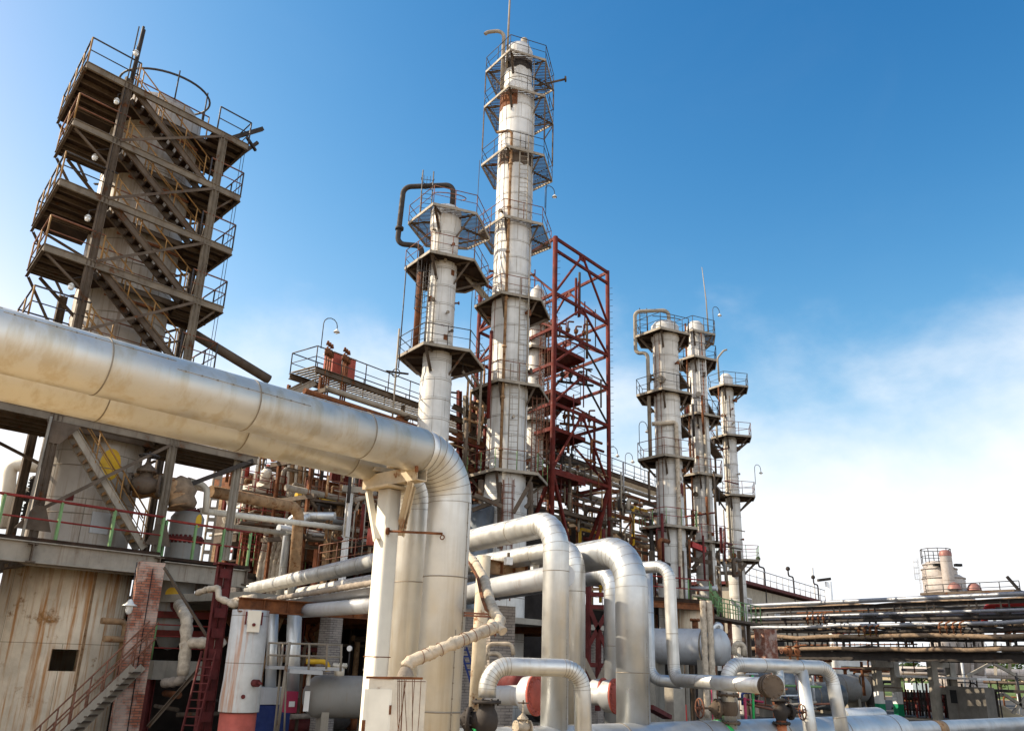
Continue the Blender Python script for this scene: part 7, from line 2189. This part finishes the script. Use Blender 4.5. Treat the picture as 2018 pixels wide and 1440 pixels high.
# ================================================================ PERSON
g = PH(1568, 1393, 0); hx, hy = g.x, g.y
t = thing('person', 'worker in dark blue overalls and an orange helmet standing behind the right loop', 'person', (hx, hy, 0))
def skin_body(name, verts, edges, radii, mat, parent, root=0):
    me = bpy.data.meshes.new(name)
    o0 = ORG[parent.name]
    me.from_pydata([tuple(Vector(v)) for v in verts], edges, [])
    o = bpy.data.objects.new(name, me); scene.collection.objects.link(o); o.parent = parent
    md = o.modifiers.new('skin', 'SKIN')
    for i, r in enumerate(radii): me.skin_vertices[0].data[i].radius = (r, r * 0.85)
    me.skin_vertices[0].data[root].use_root = True
    o.modifiers.new('sub', 'SUBSURF').levels = 1
    o.modifiers['sub'].render_levels = 2
    me.materials.append(MATS[mat])
    ORG[o.name] = o0
    return o
vs_ = [(0, 0, 0.95), (0, 0, 1.2), (0, -0.01, 1.42), (0, -0.02, 1.52), (0, -0.03, 1.62), (0, -0.03, 1.72),
       (0.1, 0, 0.9), (0.12, -0.02, 0.5), (0.13, 0.02, 0.08), (0.14, -0.12, 0.04), (-0.1, 0, 0.9), (-0.13, 0.03, 0.5), (-0.15, 0.05, 0.08), (-0.17, -0.09, 0.04),
       (0.2, 0, 1.40), (0.27, 0.02, 1.12), (0.24, -0.12, 0.90), (0.23, -0.18, 0.82), (-0.2, 0, 1.40), (-0.27, 0.0, 1.12), (-0.27, -0.06, 0.87), (-0.27, -0.08, 0.79)]
es_ = [(0, 1), (1, 2), (2, 3), (3, 4), (4, 5), (0, 6), (6, 7), (7, 8), (8, 9), (0, 10), (10, 11), (11, 12), (12, 13), (2, 14), (14, 15), (15, 16), (16, 17), (2, 18), (18, 19), (19, 20), (20, 21)]
rs_ = [0.15, 0.15, 0.16, 0.06, 0.09, 0.08, 0.1, 0.075, 0.05, 0.045, 0.1, 0.075, 0.05, 0.045, 0.075, 0.055, 0.045, 0.04, 0.075, 0.055, 0.045, 0.04]
skin_body('body', vs_, es_, rs_, 'blue_cloth', t)
fm = MB(); fc = Vector((hx, hy - 0.045, 1.63))
fm.lathe(fc, [(0, -0.12), (0.06, -0.10), (0.085, -0.04), (0.088, 0.02), (0.08, 0.08)], 16)
fm.lathe(fc + Vector((0, -0.085, -0.01)), [(0.012, -0.02), (0.016, 0.0), (0.0, 0.035)], 8)
fm.build('face', 'skin', t)
MB().lathe(fc + Z * 0.05, [(0.135, 0.0), (0.115, 0.01), (0.108, 0.06), (0.07, 0.11), (0, 0.125)], 18).build('helmet', 'orange_plastic', t)
for s in (1, -1):
    hd = Vector((hx + s * 0.25, hy - (0.2 if s > 0 else 0.1), 0.78 if s > 0 else 0.75)); hm_ = MB()
    hm_.lathe(hd, [(0, 0.06), (0.032, 0.04), (0.042, 0), (0.038, -0.03), (0, -0.04)], 8)
    for k in range(4): hm_.tube([hd + Vector((0.026 * (k - 1.5) * 0.8, 0, -0.02)), hd + Vector((0.02 * (k - 1.5), -0.01, -0.07)), hd + Vector((0.016 * (k - 1.5), -0.025, -0.095))], [0.01, 0.009, 0.007], seg=6)
    hm_.tube([hd + Vector((-s * 0.04, -0.01, 0.02)), hd + Vector((-s * 0.06, -0.03, -0.03))], [0.011, 0.008], seg=6)
    hm_.build('hand', 'skin', t)

# ================================================================ BUILDING, FURNACE, FAR THINGS
a = at(1462, 1146, 84); b = PH(1628, 1189, a.z)
if (b - a).length > 90: b = a + (b - a).normalized() * 90
bu = Vector((b.x - a.x, b.y - a.y, 0)); Lbu = bu.length; bu.normalize(); bv = Vector((-bu.y, bu.x, 0))
if bv.y < 0: bv = -bv
t = thing('building', 'beige panel building with a sloping eave and rooftop railing behind the right columns', 'building', (a.x, a.y, 0))
MB().box(Vector((a.x, a.y, 0)) + bu * (Lbu / 2) + bv * 6 + Z * (a.z / 2 - 0.2), bu, bv, Z, Lbu, 12, a.z - 0.4).build('wall', 'wall_panel', t)
rf = MB().box(Vector((a.x, a.y, 0)) + bu * (Lbu / 2) + bv * 5.9 + Z * (a.z - 0.05), bu, bv, Z, Lbu + 0.8, 13, 0.3).build('roof', 'maroon_paint', t)
railing(rf, [a + bu * 0.2 + Z * 0.1, a + bu * (Lbu - 0.2) + Z * 0.1], 'grey_pipe', h=1.5, sp=2.2, r=0.05)
k = 1.6; 
while k < Lbu - 2:
    q = Vector((a.x, a.y, a.z - 2.4)) + bu * k - bv * 0.03
    wo_ = MB().box(q, bu, bv, Z, 1.5, 0.12, 2.0).build('window', 'white_paint', t)
    MB().box(q - bv * 0.065 - bu * 0.36, bu, bv, Z, 0.62, 0.02, 1.8).box(q - bv * 0.065 + bu * 0.36, bu, bv, Z, 0.62, 0.02, 1.8).build('panes', 'window_glass', wo_)
    k += 8.5
for k, (s, h) in enumerate(((7, 1.9), (17, 1.9), (27, 1.9))):
    q = a + bu * s + Z * 0.1
    tt = thing('roof_vent', ('nearest', 'second', 'third')[k] + ' thin bent vent pipe with a cap along the eave of the beige building', 'vent', q, 'bent vents on the building roof')
    MB().tube([q - Z * 4.5, q + Z * h, q + Z * h - bu * 1.7, q + Z * (h + 0.6) - bu * 1.75], 0.09, seg=7, fil=0.3).build('tube', 'dark_rail', tt)
    MB().lathe(q + Z * (h + 0.55) - bu * 1.75, [(0.1, 0), (0.24, 0.1), (0.24, 0.3), (0.12, 0.45), (0, 0.46)], 12).build('cap', 'dark_steel', tt)
q = at(1636, 1190, 120)
t = thing('floodlight_mast', 'tall pale floodlight mast with an angled lamp head beyond the building', 'mast', (q.x, q.y, 0))
MB().tube([Vector((q.x, q.y, 0)), at(1632, 1146, 120)], 0.45, seg=10).build('pole', 'white_paint', t)
MB().beam(at(1612, 1143, 120), at(1636, 1140, 120), 0.7, 0.35).build('lamp_head', 'dark_steel', t)
q = at(1606, 1180, 110)
simple_pipe('antenna_mast', 'thin antenna mast beside the floodlight mast', [Vector((q.x, q.y, 0)), at(1601, 1118, 110)], 0.10, 'grey_pipe', seg=6)
# furnace
c = at(1868, 1200, 105); c = Vector((c.x, c.y, 0))
def zf(y): return PV(1868, y, c, (1, 0, 0)).z
t = thing('furnace', 'stepped pinkish furnace stack with a round-topped flue behind the pipe rack', 'furnace', c)
pxm = 105.0 / 1600.0
for (dx, r, y0, y1, nmf) in ((10, 42, 1330, 1166, 'lower_shell'), (4, 36, 1166, 1138, 'middle_shell'), (-2, 30, 1138, 1120, 'upper_shell'), (-6, 23, 1120, 1111, 'top_shell')):
    r *= pxm; cc_ = (c.x + dx * pxm - 0.3, c.y, 0)
    z0_, z1_ = (0 if y0 == 1330 else zf(y0)), zf(y1)
    sh = MB().lathe(cc_, [(r, z0_), (r, z1_ - 0.1), (r - 0.5, z1_ + 0.25), (0, z1_ + 0.35)], 36)
    sh.ring((cc_[0], cc_[1], z1_ - 0.15), Z, r + 0.02, 0.09, 36, 5)
    sh.build(nmf, 'pinkish_tank', t)
fq = Vector((c.x - 0.75, c.y - 2.6, 0))
MB().lathe(fq, [(0.66, zf(1185)), (0.66, zf(1101))], 24).build('flue', 'pinkish_tank', t)
MB().lathe(fq, [(0.70, zf(1101)), (0.70, zf(1095)), (0.55, zf(1091)), (0.3, zf(1089.5)), (0, zf(1089))], 24).build('flue_cap', 'copper_cap', t)
for k, x in enumerate((-0.5, 1.8)):
    MB().lathe(Vector((c.x + x, c.y - 3.2, zf(1166))), [(0.8, 0), (0.75, 0.3), (0.5, 0.7), (0, 0.9)], 20).build('dome', 'copper_cap', t)
pp = [Vector((c.x - 0.6 + 1.7 * math.cos(x), c.y + 1.7 * math.sin(x), zf(1111))) for x in [2 * PI * k / 10 for k in range(10)]]
railing(t, pp, 'dark_rail', h=1.7, sp=1.6, closed=True, r=0.05)
qa, qb = at(1826, 1172, 100), at(2010, 1158, 92); qb.z = qa.z
pl2 = MB().beam(qa, qb, 3.0, 0.25).build('stage', 'old_steel', t)
railing(pl2, [qa, qb], 'dark_rail', h=1.1, sp=2.0, r=0.05)
MB().beam(qb + Z * 1.5 - Vector((1.2, 0, 0)), qb + Vector((0.2, 0, -0.3)), 0.25).build('stay', 'dark_steel', t)
ladder(t, Vector((c.x - 2.9, c.y, zf(1180))), zf(1100), (0.3, 1, 0), (-1, 0, 0), width=0.9, cage=True, mat='grey_pipe')
for k, (x, y) in enumerate(((-1.5, 1117), (1.0, 1116))):
    MB().box(Vector((c.x + x, c.y - 1.85, zf(y))), Vector((1, 0, 0)), Vector((0, 1, 0)), Z, 0.8, 0.5, 0.3).build('port', 'black', t)
t = thing('lower_duct', 'pale ducts and frames of the furnace house seen between the rack tiers', 'duct', (c.x + 3, c.y - 6, 0))
for (x0, y0, x1, y1, r) in ((1860, 1190, 1862, 1330, 1.3), (1895, 1195, 1898, 1330, 0.8), (1930, 1200, 1930, 1330, 0.5)):
    MB().tube([at(x1, y1, 98), at(x0, y0, 98)], r, seg=16).build('duct', 'pinkish_tank', t)
for (x0, y0, x1, y1) in ((1830, 1225, 1860, 1195), (1890, 1240, 1960, 1240), (1960, 1200, 1962, 1330), (1990, 1205, 1990, 1330), (1905, 1215, 2018, 1212)):
    MB().beam(at(x0, y0, 96), at(x1, y1, 96), 0.3).build('frame', 'pale_steel', t)
# far pale pipe
simple_pipe('far_pipeline', 'distant pinkish pipeline crossing behind the white canopy', [at(1700, 1320, 130), at(2080, 1330, 120)], 0.7, 'pinkish_tank', seg=14)
# far blocks seen through the rack
for k, (x0, x1, y, Y, mt, nm) in enumerate(((1640, 1720, 1300, 140, 'grey_pipe', 'pale grey far tank wall seen under the rack'), (1790, 1850, 1345, 160, 'white_paint', 'white far block beyond the canopy'), (1500, 1600, 1230, 150, 'window_glass', 'blue-grey far hall seen through the left end of the rack'))):
    p0, p1 = at(x0, y, Y), at(x1, y, Y)
    tag(MB().wall(p0, p1, 0, p0.z, 3.0).build('far_hall', mt), nm, 'building')
# trees
random.seed(9)
def tree(px, Y, h, nm):
    p = at(px, 1330, Y); p = Vector((p.x, p.y, 0))
    t = thing('tree', nm, 'tree', p, 'trees on the far side of the yard')
    m = MB().tube([p, p + Z * h * 0.3, p + Vector((0.2, 0, h * 0.6))], [0.35, 0.28, 0.12], seg=8)
    for k in range(4):
        a = k * 1.7; m.tube([p + Z * h * (0.3 + 0.06 * k), p + Vector((math.cos(a) * h * 0.25, math.sin(a) * h * 0.25, h * (0.5 + 0.07 * k)))], [0.14, 0.05], seg=6)
    m.build('trunk', 'bark', t)
    m = MB()
    blobs = [(Vector((random.gauss(0, h * 0.22), random.gauss(0, h * 0.22), h * random.uniform(0.4, 0.95))), h * random.uniform(0.10, 0.2)) for _ in range(12)]
    for _ in range(1300):
        c, r = random.choice(blobs)
        d = Vector((random.gauss(0, 1), random.gauss(0, 1), random.gauss(0, 1))).normalized() * r * random.random() ** 0.4
        q = p + c + d; s = random.uniform(0.12, 0.3)
        n1 = Vector((random.gauss(0, 1), random.gauss(0, 1), random.gauss(0, 1))).normalized(); n2, n3 = orth(n1)
        b = len(m.v); m.v += [q + n2 * s, q + n3 * s * 0.6, q - n2 * s, q - n3 * s * 0.6]
        m.face((b, b + 1, b + 2, b + 3), [(0, 0)] * 4)
    m.build('crown', 'leaves', t)
for k, (px, Y, h) in enumerate(((1790, 170, 6), (1815, 180, 5), (1968, 150, 5.5), (2000, 165, 6), (1770, 210, 7), (1850, 200, 5))):
    tree(px, Y, h, ('leafy tree just right of the concrete H-frame', 'lower leafy tree second from the concrete H-frame', 'leafy tree behind the diagonal braces at the right', 'leafy tree at the extreme right edge', 'farther leafy tree hidden behind the concrete H-frame', 'small far tree between the canopy and the furnace')[k])

# ================================================================ unseen tank added left of the frame to shade the white vessel and shed
t = thing('storage_tank', 'tall grey tank added out of view on the left to shade the white vessel', 'tank', (-18.9, 22.3, 0))
MB().lathe((-18.9, 22.3, 0), [(2.9, 0), (2.9, 13.6), (1.6, 14.2), (0, 14.5)], 40).build('shell', 'tower_cladding', t)

# dark clutter under and behind the right rack
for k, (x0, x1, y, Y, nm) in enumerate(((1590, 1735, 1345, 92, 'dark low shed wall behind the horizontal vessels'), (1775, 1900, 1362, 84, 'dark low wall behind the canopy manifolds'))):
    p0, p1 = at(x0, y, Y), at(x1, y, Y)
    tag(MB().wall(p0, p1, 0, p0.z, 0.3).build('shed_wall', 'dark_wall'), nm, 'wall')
random.seed(97)
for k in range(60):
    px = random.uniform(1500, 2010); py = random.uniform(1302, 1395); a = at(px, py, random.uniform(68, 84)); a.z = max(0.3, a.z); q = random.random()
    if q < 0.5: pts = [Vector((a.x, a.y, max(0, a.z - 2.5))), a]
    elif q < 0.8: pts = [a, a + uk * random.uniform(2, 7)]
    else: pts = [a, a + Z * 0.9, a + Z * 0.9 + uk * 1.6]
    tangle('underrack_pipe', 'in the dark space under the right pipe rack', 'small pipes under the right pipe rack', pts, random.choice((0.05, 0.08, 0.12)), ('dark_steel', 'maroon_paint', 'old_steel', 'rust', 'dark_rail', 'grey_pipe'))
for k, (px, h_) in enumerate(((1545, 2.4), (1620, 3.0), (1690, 2.2), (1720, 3.2))):
    g_ = PH(px, 1400, 0)
    tt = thing('upright_vessel', ORD[k] + ' small dark upright vessel from the left under the pipe rack', 'vessel', g_, 'small dark vessels under the pipe rack')
    MB().lathe(g_, [(0.5, 0), (0.55, 0.3), (0.55, h_), (0.3, h_ + 0.3), (0, h_ + 0.35)], 18).build('shell', 'dark_steel', tt)
    MB().tube([g_ + Z * (h_ + 0.2), g_ + Z * (h_ + 1.0), g_ + Z * (h_ + 1.0) + uk * 1.4], 0.09, seg=7, fil=0.2).build('outlet', 'rust', tt)

# ================================================================ DENSER PIPEWORK
# under the pipe bridge, right of the lattice tower
random.seed(61)
for k in range(70):
    s_ = random.uniform(17.5, Lb - 1); d = random.uniform(-0.6, 3.2); z = random.choice((bz - 7.6, bz - 6, bz - 4.2, bz - 2.2, bz - 9.4)) + random.uniform(0.1, 0.8)
    q = random.random()
    a = bp(s_, d, z)
    if q < 0.45: pts = [a, a + Z * random.uniform(1.0, 3.0)]
    elif q < 0.75: pts = [a, a + ub * random.uniform(1.5, 5)]
    else: pts = [a, a + Z * 1.0, a + Z * 1.0 + vb * random.choice((-1.2, 1.2))]
    tangle('bridge_fitting', 'under the pipe bridge right of the lattice tower', 'small pipes under the pipe bridge', pts, random.choice((0.03, 0.05, 0.07)), ('rust', 'pale_steel', 'pale_steel', 'pale_rust', 'grey_pipe', 'bandage'))
for k, (s_, z0, z1) in enumerate(((22.5, 6, 11.5), (25.0, 7, 12.8), (27.2, 5.5, 10.0), (29.5, 8, 14.0))):
    tt = thing('yellow_riser', ORD[k] + ' yellow upright gas pipe from the left under the pipe bridge', 'pipe', bp(s_, -0.4, z0), 'yellow gas risers under the pipe bridge')
    MB().tube([bp(s_, -0.4, z0), bp(s_, -0.4, z1), bp(s_ + 2.2, -0.3, z1 + 0.05)], 0.11, seg=9, fil=0.3).build('tube', 'yellow_paint', tt)
    m = MB(); flange(m, bp(s_, -0.4, (z0 + z1) / 2), Z, 0.2, 0.12, 8); m.ring(bp(s_, -0.75, (z0 + z1) / 2 + 0.2), Vector((0.2, 1, 0)), 0.2, 0.03, 14, 5)
    m.build('valve_wheel', 'rust', tt)
for k, (s0, s1, d, z) in enumerate(((18.5, 25, -0.7, bz - 4.1), (24.5, Lb - 0.5, -0.8, bz - 7.6), (19, 27, -0.9, bz - 9.6))):
    tt = thing('gallery', ('upper', 'lower right', 'lowest')[k] + ' railed gallery under the pipe bridge, right of the lattice tower', 'gallery', bp(s0, d, z))
    m = MB().plate([(p.x, p.y) for p in (bp(s0, d - 0.9, 0), bp(s1, d - 0.9, 0), bp(s1, d, 0), bp(s0, d, 0))], z, 0.08)
    m.beam(bp(s0, d - 0.9, z - 0.15), bp(s1, d - 0.9, z - 0.15), 0.08, 0.22)
    fo = m.build('gallery_floor', 'old_steel', tt)
    railing(fo, [bp(s0, d - 0.9, z), bp(s1, d - 0.9, z)], 'rusty_rail', h=1.05, sp=1.4)
# between and behind the three right-hand columns
random.seed(67)
for k in range(60):
    px = random.uniform(1345, 1440); py = random.uniform(820, 1110); Y = random.uniform(57, 72)
    a = at(px, py, Y); q = random.random()
    if q < 0.5: pts = [a, a + Z * random.uniform(1.5, 5)]
    elif q < 0.8: pts = [a, a + D(random.choice((52, -40))) * random.uniform(1, 3)]
    else: pts = [a, a + Z * 1.0, a + Z * 1.0 + D(52) * 1.2]
    tangle('column_pipe', 'between the three right-hand columns', 'small pipes between the right-hand columns', pts, random.choice((0.04, 0.06, 0.09)), ('rust', 'pale_steel', 'old_steel', 'dark_steel', 'pale_rust', 'maroon_paint'))
# left of the process frame, beside the stair tower
random.seed(71)
for k in range(64):
    px = random.uniform(465, 610); py = random.uniform(905, 1125); Y = random.uniform(41, 50)
    a = at(px, py, Y); q = random.random()
    if q < 0.45: pts = [a, a + Z * random.uniform(0.8, 3.0)]
    elif q < 0.8: pts = [a, a + D(random.choice((38, -52, 38))) * random.uniform(1, 4)]
    else: pts = [a, a + Z * 0.8, a + Z * 0.8 + D(38) * 1.5]
    tangle('yard_rack_pipe', 'left of the process frame beside the stair tower', 'pipes left of the process frame', pts, random.choice((0.05, 0.07, 0.1, 0.14)), ('rust', 'pale_steel', 'pale_rust', 'bandage', 'red_steel', 'red_rail', 'old_steel'))
for k, (x0, y0, x1, y1, Y0, Y1, mt) in enumerate(((478, 905, 560, 925, 41, 43, 'dark_rail'), (485, 1000, 560, 1020, 40, 42, 'red_rail'), (470, 1090, 560, 1108, 39, 42, 'red_rail'), (600, 1000, 735, 1040, 41, 45, 'rusty_rail'))):
    tt = thing('handrail', ('black handrail above the cream troughs', 'red handrail in front of the lower cream trough', 'lowest red handrail beside the bandaged uprights', 'rusty handrail across the process frame bay')[k], 'railing', at(x0, y0, Y0))
    railing(tt, [at(x0, y0, Y0), at(x1, y1, Y1)], mt, h=1.05, sp=1.1, mid=2)
for k, (x, y, Y, w_, h_, mt) in enumerate(((545, 985, 44, 3.0, 1.2, 'cream_paint'), (500, 1050, 45, 3.4, 1.4, 'old_steel'), (590, 1075, 44, 3.0, 1.6, 'rust'), (480, 965, 46, 2.5, 1.0, 'rust'))):
    c = at(x, y, Y)
    tt = thing('fan_housing', ('cream', 'brown grey', 'rust brown', 'small rusty')[k] + ' ribbed housing among the pipes left of the process frame', 'housing', c)
    MB().box(c, us, vs, Z, w_, 2.0, h_).build('casing', mt, tt)
    for j in range(4): MB().box(c + us * (-w_ / 2 + w_ * (j + 0.5) / 4) - vs * 1.03, us, vs, Z, 0.1, 0.06, h_).build('rib', 'old_steel', tt)
    for sx_ in (-1, 1): MB().beam(c + us * sx_ * w_ * 0.42 - Z * h_ / 2, Vector((c.x, c.y, 3)) + us * sx_ * w_ * 0.42, 0.16).build('leg', 'red_steel', tt)
# beams and floors in the bay between the short and the tallest column
for k, (x0, y0, x1, y1, Y, mt) in enumerate(((892, 800, 960, 832, 46, 'old_steel'), (892, 850, 955, 880, 46, 'rust'), (888, 905, 950, 935, 46, 'rust'), (905, 770, 905, 1010, 47, 'red_steel'), (932, 790, 930, 1010, 48, 'red_steel'), (918, 780, 918, 1000, 46, 'pale_steel'), (893, 880, 955, 840, 47, 'old_steel'))):
    tag(MB().ibeam(at(x0, y0, Y), at(x1, y1, Y), 0.2, 0.3, 0.03).build('bay_beam', mt), ORD[k] + ' steel beam in the bay between the short and the tallest column', 'beam', 'beams between the two tall columns')
a, b = at(895, 1010, 49.5), at(960, 1010, 52)
tag(MB().wall(a, b, 4, at(930, 880, 50).z, 0.2).build('sheet_wall', 'rust'), 'rusty sheet wall deep in the bay between the short and the tallest column', 'wall')

# backing sheets and floors in the crowded middle band
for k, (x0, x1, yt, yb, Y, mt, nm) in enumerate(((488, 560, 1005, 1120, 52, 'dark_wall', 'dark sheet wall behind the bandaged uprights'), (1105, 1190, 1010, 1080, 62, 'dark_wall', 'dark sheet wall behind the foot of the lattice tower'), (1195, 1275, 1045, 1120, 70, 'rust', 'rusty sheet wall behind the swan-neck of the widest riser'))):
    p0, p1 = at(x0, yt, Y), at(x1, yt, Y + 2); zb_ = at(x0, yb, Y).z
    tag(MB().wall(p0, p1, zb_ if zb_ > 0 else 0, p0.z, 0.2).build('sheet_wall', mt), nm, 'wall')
random.seed(101)
for k in range(60):
    px = random.uniform(1105, 1285); py = random.uniform(985, 1090); a = at(px, py, random.uniform(52, 60)); q = random.random()
    if q < 0.4: pts = [a, a + Z * random.uniform(0.8, 2.5)]
    elif q < 0.75: pts = [a, a + ub * random.uniform(1, 4)]
    else: pts = [a, a + Z * 0.7, a + Z * 0.7 + ub * 1.2]
    tangle('low_fitting', 'low behind the silver risers and the lattice tower foot', 'small pipes at the lattice tower foot', pts, random.choice((0.05, 0.08, 0.12)), ('rust', 'old_steel', 'dark_steel', 'pale_rust', 'maroon_paint', 'pale_steel'))

random.seed(131)
for k in range(110):
    px = random.uniform(590, 765); py = random.uniform(930, 1105); Y = random.uniform(38.5, 42.2)
    a = at(px, py, Y); q = random.random()
    if q < 0.4: pts = [a, a + Z * random.uniform(0.8, 2.8)]
    elif q < 0.8: pts = [a, a + us * random.uniform(0.8, 3.5)]
    else: pts = [a, a + Z * 0.6, a + Z * 0.6 + us * 1.0]
    tangle('bay_front_pipe', 'in front of the process frame bay', 'pipes in front of the process frame bay', pts, random.choice((0.025, 0.04, 0.06, 0.08)), ('rust', 'pale_steel', 'old_steel', 'red_steel', 'pale_rust', 'dark_steel', 'bandage'))
for k, (x0, y0, x1, y1, Y0, Y1) in enumerate(((598, 985, 760, 1030, 39, 41), (470, 1030, 600, 1052, 39.5, 41), (605, 1062, 760, 1088, 39, 40.5), (470, 968, 560, 990, 40, 41.5))):
    tt = thing('catwalk', ('upper catwalk across the process frame bay', 'catwalk among the pipes left of the swan necks', 'lower catwalk across the process frame bay', 'upper catwalk left of the process frame')[k], 'catwalk', at(x0, y0, Y0))
    p0, p1 = at(x0, y0, Y0), at(x1, y1, Y1); p1.z = p0.z
    fo = MB().beam(p0, p1, 0.8, 0.1).build('floor', 'old_steel', tt)
    railing(fo, [p0, p1], ('rusty_rail', 'red_rail')[k % 2], h=1.05, sp=0.9, mid=2)
random.seed(137)
for k in range(50):
    px = random.uniform(440, 600); py = random.uniform(880, 1010); Y = random.uniform(40, 46); a = at(px, py, Y)
    pts = [a, a + (Z if k % 2 else us) * random.uniform(0.8, 3)]
    tangle('upper_pipe', 'above the cream troughs', 'pipes above the cream troughs', pts, random.choice((0.03, 0.05, 0.08)), ('rust', 'pale_steel', 'old_steel', 'pale_rust'))
